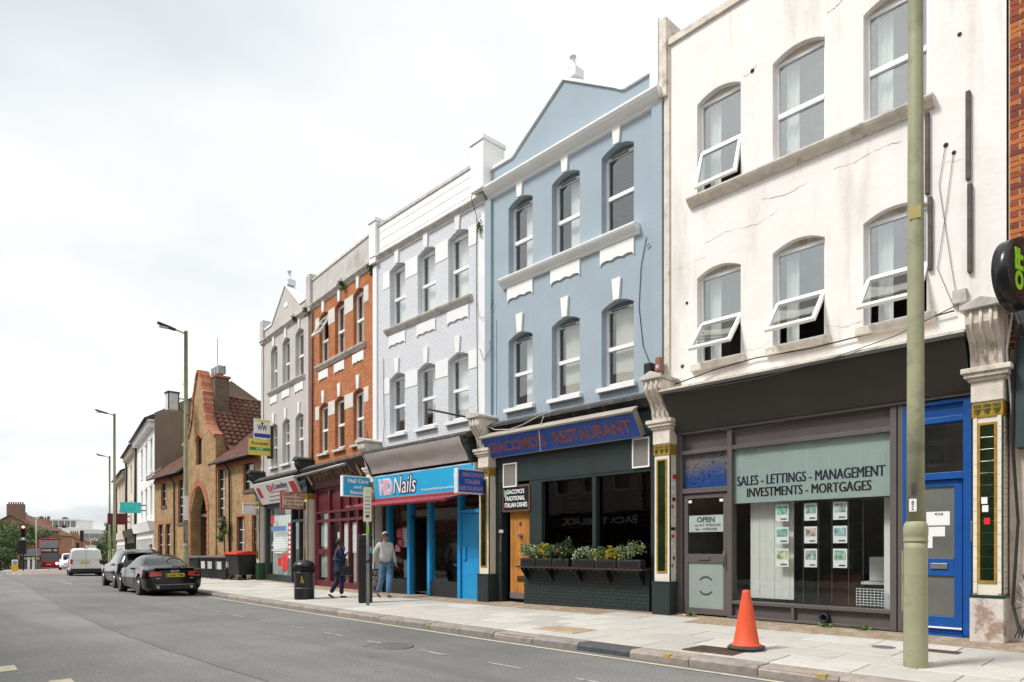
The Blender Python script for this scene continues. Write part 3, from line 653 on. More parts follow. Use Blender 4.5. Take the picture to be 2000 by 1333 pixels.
sf.box(2.93, 2.98, -.16, .02, .04, .25); front = sf.build('shopfront', M_greyf, W, .004)
for s0, s1, h0, h1 in ((1.45, 4.06, 3.09, 3.40), (4.15, 5.09, 3.09, 3.40), (1.45, 2.93, .04, .25), (2.98, 4.06, .04, .25)): MB().box(s0, s1, -.1, -.05, h0, h1).build('infill_panel', M_greyf, front)
glazing(front, 1.45, 4.06, .31, 3.02, -.05)
MB().box(1.45, 4.06, -.07, -.062, 2.05, 3.02).build('frosted_band', M_frost, front)
text(front, 'SALES - LETTINGS - MANAGEMENT', 3.99, 1.54, 2.36, 2.53, -.0605, mat('navy_vinyl', (.006, .014, .035), .7, spec=.1), bold=0, thick=.001, dup=.014)
text(front, 'INVESTMENTS - MORTGAGES', 3.80, 1.74, 2.15, 2.31, -.0605, mat('black_vinyl', (.008, .009, .01), .7, spec=.1), bold=0, thick=.001, dup=.014)
MB().lathe([(.075, -.04), (.075, .05), (.05, .05), (.05, -.02)], (2.43, 0, .12), 16, axis='y').build('vent_pipe', M_blackp, front)
# crazed poster light over the door
po = MB().box(4.15, 5.09, -.08, -.05, 2.37, 3.02)
m_, nt, n, l, b = new_mat('crazed_poster'); v = coords(n, l); sp_ = n.new('ShaderNodeSeparateXYZ'); l.new(v, sp_.inputs[0])
ad = n.new('ShaderNodeMath'); ad.operation = 'MULTIPLY_ADD'; l.new(noise_n(n, l, v, 3, 5), ad.inputs[0]); ad.inputs[1].default_value = .5; l.new(sp_.outputs[2], ad.inputs[2])
c1 = ramp(n, l, ad.outputs[0], 0, (.02, .07, .25), 1, (.16, .15, .15)); c1.node.color_ramp.elements[0].position = .0
mr = n.new('ShaderNodeMapRange'); mr.inputs[1].default_value = 2.80; mr.inputs[2].default_value = 3.12; l.new(ad.outputs[0], mr.inputs[0]); l.new(mr.outputs[0], c1.node.inputs[0])
vo = n.new('ShaderNodeTexVoronoi'); vo.feature = 'DISTANCE_TO_EDGE'; vo.inputs['Scale'].default_value = 22; l.new(v, vo.inputs['Vector'])
k1 = ramp(n, l, vo.outputs[0], .03, (0, 0, 0), .07, (1, 1, 1)); c1 = mixc(n, l, k1, (.012, .014, .02), c1); l.new(c1, b.inputs['Base Color']); b.inputs['Roughness'].default_value = .3
po.build('poster_light', m_, front)
# office interior
shop_room(W, 5.5, mat('office_walls', (.34, .33, .31), .85, var=.15))
disp = MB().box(3.07, 3.86, -.30, -.28, .36, 2.06).build('display_screen', mat('pale_blind', (.66, .66, .62), .8, var=.05, scale=9), front)
for a, b in ((3.33, 3.10), (2.83, 2.62), (2.36, 2.14)):
    for h0, h1 in ((1.71, 2.0), (1.33, 1.61), (.93, 1.24)):
        cd_ = MB().box(b, a, -.16, -.15, h0, h1).build('property_card', M_paper, front)
        MB().box(b + .02, a - .02, -.15, -.146, h0 + (h1 - h0) * .42, h1 - .03).build('photo_print', mat('photo_%d' % int(h0 * 100 + a * 10), (R.uniform(.1, .5), R.uniform(.25, .5), R.uniform(.3, .55)), .4, var=.7, scale=16), front)
        MB().box(b + .03, a - .09, -.15, -.146, h0 + .03, h0 + .05).build('caption', M_gutter, front)
for s in (3.62, 3.35, 3.08, 2.85, 2.6, 2.38, 2.12, 1.9): MB().tube([(s, -.155, .33), (s, -.155, 2.04)], .003, 4).build('display_wire', M_gal, front)
for h in (1.30, .90, 1.66): MB().box(1.9, 2.12, -.16, -.154, h, h + .33).build('empty_card_holder', glass_mat('acrylic', (.9, .9, .9), .08, .9), front)
MB().box(1.52, 1.66, -.5, -.36, .1, 2.05).build('column', M_white, front)
rk = MB()
for i in range(9): rk.tube([(1.62 + i * .054, -.3, .32), (1.62 + i * .054, -.3, .60)], .005, 4)
for i in range(7): rk.tube([(1.62, -.3, .34 + i * .043), (2.05, -.3, .34 + i * .043)], .005, 4)
rk.build('wire_rack', M_upvc, front)
MB().box(2.3, 3.0, -1.6, -1.2, 0, .78).build('desk', mat('mahogany', (.10, .035, .02), .4), front); MB().box(1.7, 2.1, -1.3, -1.0, .7, 1.1).build('printer', M_white, front)
MB().box(1.55, 2.2, -1.5, -.9, .64, .69).build('white_table', M_white, front)
# agency door
dr = MB(); d0, d1 = -.06, -.012
for s0, s1, h0, h1 in ((4.17, 4.25, .02, 2.26), (4.99, 5.07, .02, 2.26), (4.25, 4.99, 2.18, 2.26), (4.25, 4.99, .02, .13), (4.25, 4.99, .98, 1.14)): dr.box(s0, s1, d0, d1, h0, h1)
dr = dr.build('agency_door', M_greyf, W, .004)
glazing(dr, 4.25, 4.99, 1.14, 2.18, -.03); MB().box(4.25, 4.99, -.045, -.038, .13, .98).build('frosted_panel', M_frostd, dr); MB().box(4.25, 4.97, -.028, -.024, 1.55, 1.86).build('opening_hours_band', mat('hours_film', (.36, .42, .40), .4), dr)
text(dr, 'OPEN', 4.80, 4.43, 1.73, 1.83, -.024, mat('grey_vinyl', (.05, .06, .06), .5), bold=.03, thick=.003)
text(dr, 'on-Fri  9:30-6:30', 4.85, 4.31, 1.655, 1.70, -.024, MATS['grey_vinyl'], thick=.002); text(dr, 'Sat  10:00-4:00', 4.83, 4.38, 1.58, 1.625, -.024, MATS['grey_vinyl'], thick=.002)
for sg, c in ((1, .66), (-1, .44)):
    q = MB(); P = []
    for i in range(13): a = math.radians(25 + 130 * i / 12); P.append((4.62 + .15 * math.cos(a), -.036, c + sg * (.13 * math.sin(a) - .06)))
    for i in range(12, -1, -1): a = math.radians(25 + 130 * i / 12); P.append((4.62 + .12 * math.cos(a), -.036, c + sg * (.085 * math.sin(a) - .05)))
    q.prism(P, (0, .002, 0)).build('arrow_mark', MATS['grey_vinyl'], dr)
MB().box(4.52, 4.76, -.012, .008, 1.03, 1.10).build('letterbox', M_greyf, dr, .004); MB().tube([(4.21, .04, .90), (4.21, .04, 1.2)], .016, 8).build('pull_handle', M_greyf, dr)
for s in (4.95, 4.3): MB().box(s - .04, s + .03, -.028, -.022, 2.10, 2.15).build('sticker', M_paper, dr)
# blue flat door
fr = MB()
for s0, s1, h0, h1 in ((.40, .50, 0, 3.38), (1.18, 1.27, 0, 3.38), (.50, 1.18, 3.06, 3.14), (.50, 1.18, 2.24, 2.34), (.50, 1.18, 3.33, 3.38)): fr.box(s0, s1, -.16, .03, h0, h1)
fr = fr.build('blue_door_frame', M_bdoor, W, .004); MB().box(.50, 1.18, -.08, -.03, 3.14, 3.33).build('top_panel', M_bdoor, fr)
M_reeded = mat('reeded_glass', (.13, .135, .125), .18, var=.25, scale=1.2, spec=.8, bump=.25, bscale=120)
MB().box(.50, 1.18, -.06, -.05, 2.34, 3.06).build('fanlight', M_shopglass, fr)
dl = MB()
for s0, s1, h0, h1 in ((.52, .62, .03, 2.23), (1.06, 1.17, .03, 2.23), (.62, 1.06, 2.14, 2.23), (.62, 1.06, .85, 1.10), (.62, 1.06, .03, .26)): dl.box(s0, s1, -.07, -.02, h0, h1)
dl = dl.build('flat_door', M_bdoor, W, .004)
for h0, h1 in ((.26, .85), (1.10, 2.14)): MB().box(.62, 1.06, -.055, -.045, h0, h1).build('reeded_pane', M_reeded, dl)
MB().box(.50, 1.18, -.10, .05, -.1, .02).build('threshold', M_bdoor, dl); MB().box(.52, 1.18, .0, .012, .09, .115).build('weather_bar', M_upvc, dl)
MB().box(.70, .92, -.02, .0, .95, 1.03).build('letterbox', M_metal, dl, .004)
for s0, s1, h0, h1 in ((.68, .98, 1.58, 1.78), (.74, .98, 1.42, 1.56), (.90, .99, 1.25, 1.42)): MB().box(s0, s1, -.044, -.041, h0, h1).build('paper_notice', M_paper, dl)
text(dl, '426', .88, .76, 1.725, 1.765, -.041, mat('rust_ink', (.16, .06, .04), .6), thick=.002)
MB().box(.335, .40, .03, .07, 1.34, 1.62).build('door_entry_panel', M_metal, fr, .004)
pilaster(W, .0, .33, mat('peeling_plinth', (.60, .56, .52), .9, var=.15, scale=5, bump=.4, stain=(.34, .24, .19), st=(.5, .6), sscale=4), detail=True)
for s, h, mm in ((.2, 1.85, M_paper), (.19, 1.74, M_paper), (.17, 1.57, mat('red_sticker', (.6, .02, .02), .5))): MB().box(s - .04, s + .03, .266, .268, h, h + .09).build('sticker', mm, W)
pw = pilaster(W, 5.22, 5.56, M_green, console=M_creamd)
for i in range(14): MB().box(5.206, 5.209, .04 + R.uniform(0, .12), .10 + R.uniform(0, .12), .75 + i * .14, .80 + i * .14 + R.uniform(0, .05)).build('sticker', [M_paper, MATS['red_sticker'], M_blackp, M_paper][i % 4], W)
chimney_pier(W, 5.40, 5.57, .10, -.55, 10.0, 11.52, M_creamd, False); 
# ================================================================== pale blue house, restaurant
B = thing('terraced_house', 'pale blue gabled house with white trim above the Italian restaurant', 'house', (*orgB, 0), fz(0), 'shop houses of the terrace')
def upper(root, w, wins, wall_m, trim, fill, top, cur2, cur1, band=None, apr=None, key=True, sillm=None, open2=None, bars1=False, rec=.2, vent=False, htop=10.3):
    ops = [(a, b, SIL2, SPR2, .13) for a, b in wins] + [(a, b, SIL1, SPR1, .13) for a, b in wins]
    shell(root, w, wall_m, ops, top=top, htop=htop, rec=.26)
    for i, (a, b) in enumerate(wins):
        window(root, a, b, SIL2, SPR2, .13, rec, .5, 'upper' if open2 == i else None, 30, cur2[i], fill, vent=vent)
        window(root, a, b, SIL1, SPR1, .13, rec, .5, None, 0, cur1[i], fill, bars=bars1, sill=sillm or trim, vent=vent)
        if key:
            c = (a + b) / 2; keystone(root, c, SPR2 + .13, trim); keystone(root, c, SPR1 + .13, trim)
        apron(root, a - .02, b + .02, 7.20, 7.56, apr or trim)
    mould('sill_band', wins[0][0] - .15, wins[-1][1] + .18, BAND2 if band else BAND, band or trim, root)
gt = gable_top(10.66, 11.70, .98, 4.34, 5.3)
upper(B, 5.3, STD, M_blue, M_white, mat('shadow_grey_board', (.25, .26, .27), .8), gt, [None, 'half', 'half'], ['blind', 'blind', 'half'], rec=.22, vent=True)
coping(B, gt, 5.3, M_white); mould('cornice', .02, 5.18, CORN, M_white, B); finial(B, 2.5, -.12, 11.78, M_white, .78)
MB().box(5.06, 5.285, 0, .07, 4.35, 9.95).build('edge_strip', M_blue, B); MB().box(.02, .26, 0, .07, 4.35, 9.95).build('edge_strip', M_blue, B)
chimney_pier(B, 5.12, 5.62, .26, -.45, 10.2, 11.38, M_white); chimney_pier(B, .075, .27, .12, -.4, 10.2, 11.6, M_white, False)
wire(B, [(.42, .015, 7.45), (.55, .015, 6.9), (.6, .015, 6.1), (.5, .015, 5.3), (.33, .015, 4.9)], .007); wire(B, [(.40, .03, 7.25), (.33, .04, 7.3)], .012, M_cablew)
wire(B, [(4.92, .012, 6.9), (4.92, .012, 5.6), (4.93, .012, 4.4)], .01, mat('pale_blue_conduit', (.45, .54, .62), .6))
wire(B, [(5.1, .08, 6.4), (5.0, .1, 6.2), (5.3, .1, 5.95), (5.5, .05, 6.3)], .007)
mould('lead_ledge', .0, 5.0, [(-.02, 4.04), (.16, 4.04), (.24, 4.16), (.30, 4.18), (.30, 4.24), (.10, 4.34), (-.02, 4.36)], M_gutter, B)
MB().box(.0, 4.95, -.25, .03, 2.84, 4.04).build('fascia_board', M_green, B)
wire(B, [(5.15, .3, 4.32), (4.6, .33, 4.1), (4.0, .42, 4.02), (3.6, .38, 4.08), (3.1, .3, 4.24), (2.6, .28, 4.3)], .012, M_cablew); wire(B, [(2.95, .34, 4.2), (2.98, .47, 3.9), (2.96, .44, 3.4)], .01, M_cablew)
wire(B, [(5.1, .25, 4.36), (4.9, .45, 4.2), (4.92, .5, 3.9), (5.0, .42, 3.75)], .009, M_cablew); wire(B, [(.2, .4, 4.36), (.05, .45, 4.1), (-.1, .4, 4.3), (-.25, .5, 4.35)], .01)
sfB = MB()
for s0, s1, h0, h1 in ((4.72, 4.93, -.3, 2.84), (3.34, 3.74, -.3, 2.84), (1.72, 1.82, .8, 2.80), (.0, .31, -.3, 2.84), (.31, 3.34, 2.78, 2.84), (.31, 3.34, .80, .86)): sfB.box(s0, s1, -.2, .02, h0, h1)
sfB = sfB.build('shopfront', M_green, B, .004)
for s0, s1 in ((.31, 1.72), (1.82, 3.34)): glazing(sfB, s0, s1, .86, 2.78, -.10, glass_mat('tinted_glass', (.5, .42, .41), .035, .8))
for k in range(16):
    h = 1.7 + (k % 8) * .11; s = (2.3 if k < 8 else .55); MB().box(s, s + .36 - (k % 3) * .05, -.112, -.11, h, h + .018).build('faint_menu_line', mat('dim_menu', (.10, .085, .08), .8), sfB)
MB().box(.31, 3.34, -.6, -.5, 2.5, 2.78).build('maroon_valance', mat('maroon_cloth', (.13, .02, .02), .8), sfB)
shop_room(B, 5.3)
dB = MB()
nb = 6
dB.box(3.76, 4.52, -.14, -.10, .16, 2.14); dB = dB.build('wooden_door', M_wood, B)
for i in range(nb): bx('plank', (3.765 + i * .125, 3.765 + (i + 1) * .125 - .006, -.10, -.088, .17, 2.13), M_wood, dB, .003)
MB().box(3.76, 4.52, -.10, -.08, .03, .17).build('kick_plate', M_metal, dB)
MB().box(3.98, 4.26, -.088, -.07, .45, .58).build('letterbox', mat('tarnished_brass', (.10, .06, .02), .5, .6), dB, .006)
MB().lathe([(.07, 0), (.06, .02), (.02, .06), (.035, .08)], (4.13, -.088, 1.55), 12, axis='y').build('door_knob', M_metal, dB); MB().lathe([(.05, 0), (.04, .015)], (4.15, -.088, 1.83), 10, axis='y').build('knocker', M_gutter, dB)
MB().box(4.70, 4.74, .02, .06, 1.15, 1.58).build('door_entry_panel', M_metal, sfB, .004); MB().box(4.65, 4.79, .02, .04, 1.62, 1.70).build('bell_push', M_upvc, sfB)
for s0, s1, h0, h1 in ((4.14, 4.62, 2.72, 3.30), (.32, .74, 2.86, 3.46)):
    v_ = MB(); v_.box(s0, s0 + .03, .03, .06, h0, h1); v_.box(s1 - .03, s1, .03, .06, h0, h1); v_.box(s0 + .03, s1 - .03, .03, .06, h0, h0 + .03); v_.box(s0 + .03, s1 - .03, .03, .06, h1 - .03, h1)
    v_ = v_.build('vent_grille', M_white, sfB); MB().box(s0 + .03, s1 - .03, .03, .04, h0 + .03, h1 - .03).build('mesh_panel', mat('wire_mesh', (.20, .185, .165), .7, var=.1, scale=60), v_)
# riser of painted bricks and shelf
ri = MB().box(.30, 3.82, -.1, .06, -.35, .80).build('brick_riser', mat('riser_joint', (.012, .017, .017), .8), B)
bm_ = MB().box(0, .215, 0, .016, 0, .067); bme = bm_.mesh('brick', mat('green_brick', (.026, .038, .038), .5, var=.15, scale=3, bump=.3))
bmh = MB().box(0, .1, 0, .016, 0, .067).mesh('brick', MATS['green_brick'])
for r in range(13):
    s = .31 + (0 if r % 2 else -.0); z = -.18 + r * .0755; x = .31
    if r % 2: 
        o = bpy.data.objects.new('brick', bmh); C.objects.link(o); o.parent = ri; o.location = (x, .06 + R.uniform(-.002, .002), z); x += .108
    while x < 3.80:
        o = bpy.data.objects.new('brick', bme if x < 3.6 else bmh); C.objects.link(o); o.parent = ri; o.location = (x, .06 + R.uniform(-.002, .003), z); x += .2235 if x < 3.6 else .108
shelf = MB().box(.28, 3.86, -.02, .36, .805, .84).build('window_shelf', mat('brown_shelf', (.06, .03, .022), .7), B)
for s in (.42, 1.25, 2.05, 2.9, 3.7): MB().prism([(s, .08, .80), (s, .33, .80), (s, .33, .77), (s, .11, .52), (s, .08, .52)], (.02, 0, 0)).build('shelf_bracket', M_black, shelf)
m_ = MB()
for i in range(22):
    s = .36 + i * .16; P = [(s + .035 * math.cos(a) * (1 - a / 9), .375, .775 + .035 * math.sin(a) * (1 - a / 9)) for a in [q * .6 for q in range(14)]]; m_.tube([(s, .375, .86)] + P, .006, 4)
tag(m_.build('scroll_ironwork', M_black, shelf), kind='stuff')
pilaster(B, 4.93, 5.28, M_green)
# window boxes
bxs = [(.36, .94), (.97, 1.52), (1.55, 2.16), (2.26, 2.74), (2.77, 3.24), (3.27, 3.76)]
kinds = [('variegated', M_leafp), ('yellow flowering', M_leafy), ('pale variegated', M_leafp), ('dark leafy', M_leafd), ('bright green and yellow', M_leafy), ('silvery trailing', M_leafp)]
ords = ['rightmost', 'second from right', 'third from right', 'fourth from right', 'second from left', 'leftmost']
for i, ((a, b), (kn, km)) in enumerate(zip(bxs, kinds)):
    t = thing('window_box', '%s black window box on the restaurant shelf, planted %s' % (ords[i], kn), 'planter', wl(orgB, 0, a, .20, .842), fz(0), 'window boxes of the restaurant')
    L_ = b - a; q = MB(); q.prism([(0, -.09, 0), (L_, -.09, 0), (L_, .10, 0), (0, .10, 0)], (0, 0, .17)); q.build('trough', M_blackp, t, .01)
    MB().box(.06, L_ - .06, .10, .106, .05, .13).build('front_panel', M_black, t); MB().box(.02, L_ - .02, -.07, .08, .17, .18).build('soil', M_soil, t)
    rr = random.Random(40 + i); f = MB()
    mats_ = [M_leafd, M_leafl, km]
    for j in range(6):
        c = (L_ * (j + .5) / 6, rr.uniform(-.03, .07), .29 + rr.uniform(-.06, .13)); leaves(f, c, (.14, .13, .16), 100, .034, rr, .15, 2 if rr.random() < .7 else (0 if i == 3 else 1)); leaves(f, c, (.13, .12, .14), 60, .032, rr, .1, rr.randrange(2))
    f.build('plant', mats_, t)
    if i == 3: leaves(MB(), (.32, .08, .36), (.06, .06, .07), 60, .035, rr, .2).build('pink_flower', mat('pink_petal', (.75, .12, .16), .6), t); leaves(MB(), (.1, 0, .5), (.12, .1, .2), 120, .03, rr, .1).build('tall_sprig', M_leafd, t)
# fascia sign of the restaurant, tilted box
sg = thing('fascia_sign', 'long blue tilted fascia sign reading GIACOMO\'S RESTAURANT', 'sign', wl(orgB, 0, .0, .16, 3.44), fz(0), None, -math.radians(33))
M_sblue = mat('sign_blue', (.014, .085, .42), .35, var=.08); M_srust = mat('sign_rust_letters', (.33, .11, .075), .5)
MB().box(.42, 5.0, -.16, -.01, 0, .56).build('sign_case', mat('sign_case_metal', (.36, .32, .28), .5, var=.12), sg, .01)
for a, b in ((.44, 2.78), (2.80, 4.98)): MB().box(a, b, -.01, .004, .03, .53).build('sign_panel', M_sblue, sg)
MB().box(.40, 5.02, -.18, .05, .56, .60).build('sign_hood', MATS['sign_case_metal'], sg)
text(sg, "GIACOMO'S", 4.86, 2.92, .13, .43, .005, M_srust, bold=.03); text(sg, 'RESTAURANT', 2.68, .56, .13, .44, .005, M_srust, bold=.03)
text(sg, "GIACOMO'S", 4.86, 2.92, .13, .43, .0105, mat('sign_violet', (.10, .045, .16), .5), bold=-.03, thick=.002); text(sg, 'RESTAURANT', 2.68, .56, .13, .44, .0105, MATS['sign_violet'], bold=-.03, thick=.002)
cb_ = thing('menu_board', 'black chalk board over the wooden door reading GIACOMO\'S TRADITIONAL ITALIAN DISHES', 'sign', wl(orgB, 0, 3.70, .045, 2.12), fz(0))
MB().box(0, .96, -.02, .0, 0, .64).build('frame', mat('brown_wood', (.12, .06, .025), .6), cb_, .005); MB().box(.05, .91, .0, .006, .05, .59).build('slate', M_black, cb_)
for tx, h0, h1, l_, r_ in (("GIACOMO'S", .43, .54, .80, .18), ('TRADITIONAL', .27, .38, .86, .16), ('ITALIAN DISHES', .11, .22, .86, .08)): text(cb_, tx, l_, r_, h0, h1, .006, M_paper, bold=.02, thick=.003)
MB().prism([(.78, .007, .36), (.88, .007, .38), (.89, .007, .55), (.80, .007, .50)], (0, .002, 0)).build('chalk_motif', mat('green_chalk', (.12, .45, .22), .8), cb_)
sb = thing('floodlight', 'small black floodlight on the ledge above the restaurant sign', 'light', wl(orgB, 0, .22, .12, 4.62), fz(0)); MB().box(-.08, .08, -.02, .16, 0, .24).build('housing', M_black, sb, .02); MB().box(-.02, .02, -.06, .04, -.1, .02).build('bracket', M_black, sb)
sb = thing('alarm_box', 'faded red alarm box above the restaurant corner bracket', 'alarm box', wl(orgB, 0, .0, .12, 4.66), fz(0)); MB().prism([(-.07, 0, .0), (.07, 0, .0), (.05, 0, .27), (-.05, 0, .27)], (0, .12, 0)).build('case', mat('faded_red', (.25, .10, .08), .6), sb, .01); MB().box(-.03, .03, .12, .13, .05, .12).build('lens', M_stone, sb)
# projecting sign
def side_sign(name, label, org, ang, s, d0, d1, h0, h1, face, rim, lines, ink, depth=.14, post=True, bold=.03):
    t = thing(name, label, 'sign', wl(org, ang, s, 0, h0), fz(ang)); H_ = h1 - h0
    MB().box(-.0, depth, d0, d1, 0, H_).build('sign_case', rim, t, .008); MB().box(-.006, 0, d0 + .035, d1 - .035, .035, H_ - .035).build('sign_face', face, t)
    if post: MB().box(depth * .3, depth * .7, 0, d0, H_ * .2, H_ * .3).build('arm', M_gutter, t); MB().box(depth * .3, depth * .7, 0, d0, H_ * .7, H_ * .8).build('arm', M_gutter, t)
    for tx, a, b, q0, q1, ik in lines: text(t, tx, d0 + (d1 - d0) * b, d0 + (d1 - d0) * a, H_ * q0, H_ * q1, .006, ik or ink, 'side', bold, .004)
    return t
side_sign('projecting_sign', 'blue projecting box sign reading GIACOMO\'S ITALIAN RESTAURANT', orgB, 0, 5.12, .15, 1.07, 2.57, 3.17, M_sblue, mat('pale_sign_rim', (.62, .64, .68), .4),
          [("GIACOMO'S", .14, .86, .68, .86, None), ('ITALIAN', .25, .75, .40, .58, None), ('RESTAURANT', .06, .94, .12, .30, None)], mat('mauve_letters', (.36, .24, .38), .5))
# ================================================================== lavender painted house, nail salon
L = thing('terraced_house', 'lavender painted brick house with white flat parapet above the nail salon', 'house', (*orgL, 0), fz(0), 'shop houses of the terrace')
WL = [(.70, 1.56), (2.13, 2.97), (3.58, 4.40)]
upper(L, 5.3, WL, M_lav, M_lavp, M_lavp, None, ['net', 'net', 'net'], ['net', 'half', 'half'], band=M_stone, htop=9.96)
pp = MB(); pp.box(.02, 5.28, -.28, .03, 9.97, 11.02); pp.build('parapet', M_lavp, L)
for h in (10.32, 10.58, 10.82): MB().box(.02, 5.28, .03, .036, h, h + .012).build('parapet_ridge', M_lavp, L)
coping(L, (lambda s: 11.025, []), 5.3, M_stone, .06, .08); mould('cornice', .0, 5.3, CORN2, M_stone, L)
chimney_pier(L, 4.98, 5.36, .14, -.5, 9.95, 11.2, M_lavp)
def blocks(root, wins, w, mt, bands=((9.05, 9.56), (5.88, 6.36))):
    ed = [(.28, wins[0][0])] + [(wins[i][1], wins[i + 1][0]) for i in range(2)] + [(wins[2][1], min(wins[2][1] + .36, w - .3))]
    ed[0] = (wins[0][0] - .34, wins[0][0])
    for h0, h1 in bands:
        for a, b in ed: MB().box(a + .003, b - .003, -.05, .012, h0, h1).build('impost_block', mt, root)
blocks(L, WL, 5.3, M_lavp)
MB().box(5.06, 5.28, 0, .05, 4.3, 9.9).build('edge_strip', M_lavp, L); MB().box(.05, .3, 0, .012, 4.3, 9.7).build('edge_strip', M_lavp, L)
wire(L, [(.33, .03, 10.9), (.35, .2, 10.1), (.34, .03, 9.7), (.36, .03, 8.2), (.33, .03, 6.6), (.30, .03, 4.5)], .009); wire(L, [(.36, .03, 7.6), (.2, .06, 7.1), (-.1, .06, 7.0), (-.35, .06, 7.4)], .006)
wire(L, [(4.72, .03, 7.0), (4.70, .03, 6.0), (4.66, .03, 5.0), (4.7, .05, 4.4)], .008)
MB().prism([(.05, -.02, 4.10), (.05, .55, 4.00), (.05, .60, 4.05), (.05, .60, 4.10), (.05, .3, 4.22), (.05, -.02, 4.28)], (4.95, 0, 0)).build('lead_hood', M_gutter, L)
m_ = MB(); rr = random.Random(5); G_ = [[(.30 + i * .38, .34 + j * .055 + rr.uniform(-.012, .012) - .02 * math.sin(j * 1.2), 3.46 + j * .115) for j in range(6)] for i in range(13)]
for i in range(12):
    for j in range(5): m_.face([G_[i][j], G_[i + 1][j], G_[i + 1][j + 1], G_[i][j + 1]], 0, True)
m_.build('canvas_sheet', mat('grey_canvas', (.46, .43, .40), .9, var=.1, scale=2, bump=.2, bscale=12, stain=(.28, .25, .22), st=(.5, .8), sscale=2), L)
for s in (.2, 4.86): MB().prism([(s, .0, 3.4), (s, .34, 3.4), (s, .62, 4.02), (s, 0, 4.02)], (.06, 0, 0)).build('hood_cheek', M_gutter, L)
MB().box(.0, 4.92, -.25, .03, 2.66, 4.10).build('fascia_board', M_gutter, L)
sfL = MB()
for s0, s1 in ((4.44, 4.56), (3.33, 3.46), (2.36, 2.49), (1.02, 1.14), (.12, .24)): sfL.box(s0, s1, -.16, .03, -.2, 2.66)
sfL.box(.24, 1.02, -.16, .02, 2.16, 2.25)
sfL = sfL.build('shopfront', M_nail, L, .004)
for s0, s1 in ((3.46, 4.44), (1.14, 2.36)):
    MB().box(s0, s1, -.16, .0, -.2, .34).build('stall_riser', mat('dark_riser', (.022, .022, .024), .6), sfL); glazing(sfL, s0, s1, .34, 2.66, -.05)
MB().box(2.49, 3.33, -.16, -.06, 2.10, 2.16).build('door_head', M_black, sfL); glazing(sfL, 2.49, 3.33, 2.16, 2.66, -.08); MB().box(4.56, 4.83, -.16, -.02, -.2, 2.66).build('side_panel', M_black, sfL)
dO = MB(); dO.box(3.22, 3.30, -.9, -.1, 0, 2.08); dO = dO.build('open_shop_door', M_black, sfL)
MB().box(.24, 1.02, -.1, -.03, -.1, 2.15).build('flat_door', M_nail, L, .006)
MB().box(.26, 1.0, -.03, -.022, 1.02, 1.06).build('door_rail', M_nail, sfL); MB().box(.82, .94, -.03, .02, .95, 1.3).build('handle_plate', M_nail, sfL, .01); glazing(sfL, .24, 1.02, 2.25, 2.66, -.06)
shop_room(L, 5.3, mat('salon_walls', (.10, .095, .09), .8))
def decal(root, name, s0, s1, h0, h1, d, col): MB().box(s0, s1, d, d + .003, h0, h1).build(name, mat('decal_%d_%d_%d' % tuple(int(c * 99) for c in col), col, .6, var=.25, scale=14), root)
for s0, s1, h0, h1, c in ((3.85, 4.12, 1.55, 1.82, (.62, .08, .16)), (3.75, 4.05, 1.3, 1.5, (.65, .12, .22)), (3.5, 3.82, 1.28, 1.85, (.5, .5, .5)), (3.95, 4.2, 1.15, 1.35, (.6, .25, .3))): decal(sfL, 'nail_poster', s0, s1, h0, h1, -.062, c)
MB().box(1.2, 2.3, -1.6, -1.1, 0, .85).build('counter', mat('salon_counter', (.14, .13, .13), .5), sfL); MB().box(2.5, 3.25, -2.0, -1.5, .72, .78).build('manicure_table', M_white, sfL); MB().box(3.5, 4.4, -.6, -.5, .34, .9).build('white_blind', M_net, sfL)
for s in (1.3, 1.5): MB().tube([(s, -.5, .6), (s + .05, -.5, 1.6)], .03, 6).build('hanging_towel', M_net, sfL)
pilaster(L, 4.90, 5.27, mat('flaking_plinth', (.42, .38, .33), .9, var=.25, scale=9, stain=(.03, .03, .03), st=(.5, .56), sscale=11))
sg = thing('fascia_sign', 'cyan HD Nails fascia sign above the nail salon', 'sign', wl(orgL, 0, .0, .14, 2.72), fz(0), None, -math.radians(6)); M_hd = mat('cyan_sign', (.03, .42, .72), .35, var=.04)
MB().box(.14, 4.86, -.10, .08, 0, .69).build('sign_case', MATS['pale_sign_rim'], sg, .006)
for a, b in ((.17, 2.5), (2.505, 4.83)): MB().box(a, b, .08, .086, .03, .66).build('sign_panel', M_hd, sg)
M_pink = mat('pink_letters', (.85, .42, .52), .5); M_navy = mat('navy_outline', (.02, .025, .08), .5)
text(sg, 'HD', 4.56, 3.86, .10, .58, .087, M_upvc, bold=.09); text(sg, 'HD', 4.53, 3.89, .13, .55, .094, M_pink, bold=.03)
def slant(o, k=.28):
    for v in o.data.vertices: v.co.x -= k * (v.co.z - .1)
slant(text(sg, 'Nails', 3.86, 2.72, .08, .62, .087, M_navy, bold=.05)); slant(text(sg, 'Nails', 3.83, 2.75, .11, .59, .094, M_upvc, bold=.0))
text(sg, 'Professional Nail Care and Beauty', 2.45, .9, .10, .17, .087, M_upvc, bold=.01); text(sg, '020', .98, .62, .36, .50, .087, M_upvc, bold=.02)
aw = thing('awning', 'red part-rolled awning hanging below the nail salon sign', 'awning', wl(orgL, 0, 0, 0, 0), fz(0)); M_awn = mat('red_awning', (.27, .035, .05), .65, var=.12)
m_ = MB()
for i in range(12):
    a, b = .55 + i * .40, .55 + (i + 1) * .40
    m_.prism([(a, .24, 2.65), (a, .86, 2.50), (a, .86, 2.49), (a, .24, 2.63)], (b - a, 0, 0))
m_.build('canopy_cloth', M_awn, aw); MB().tube([(.52, .88, 2.47), (5.4, .88, 2.47)], .05, 10).build('front_bar', M_awn, aw)
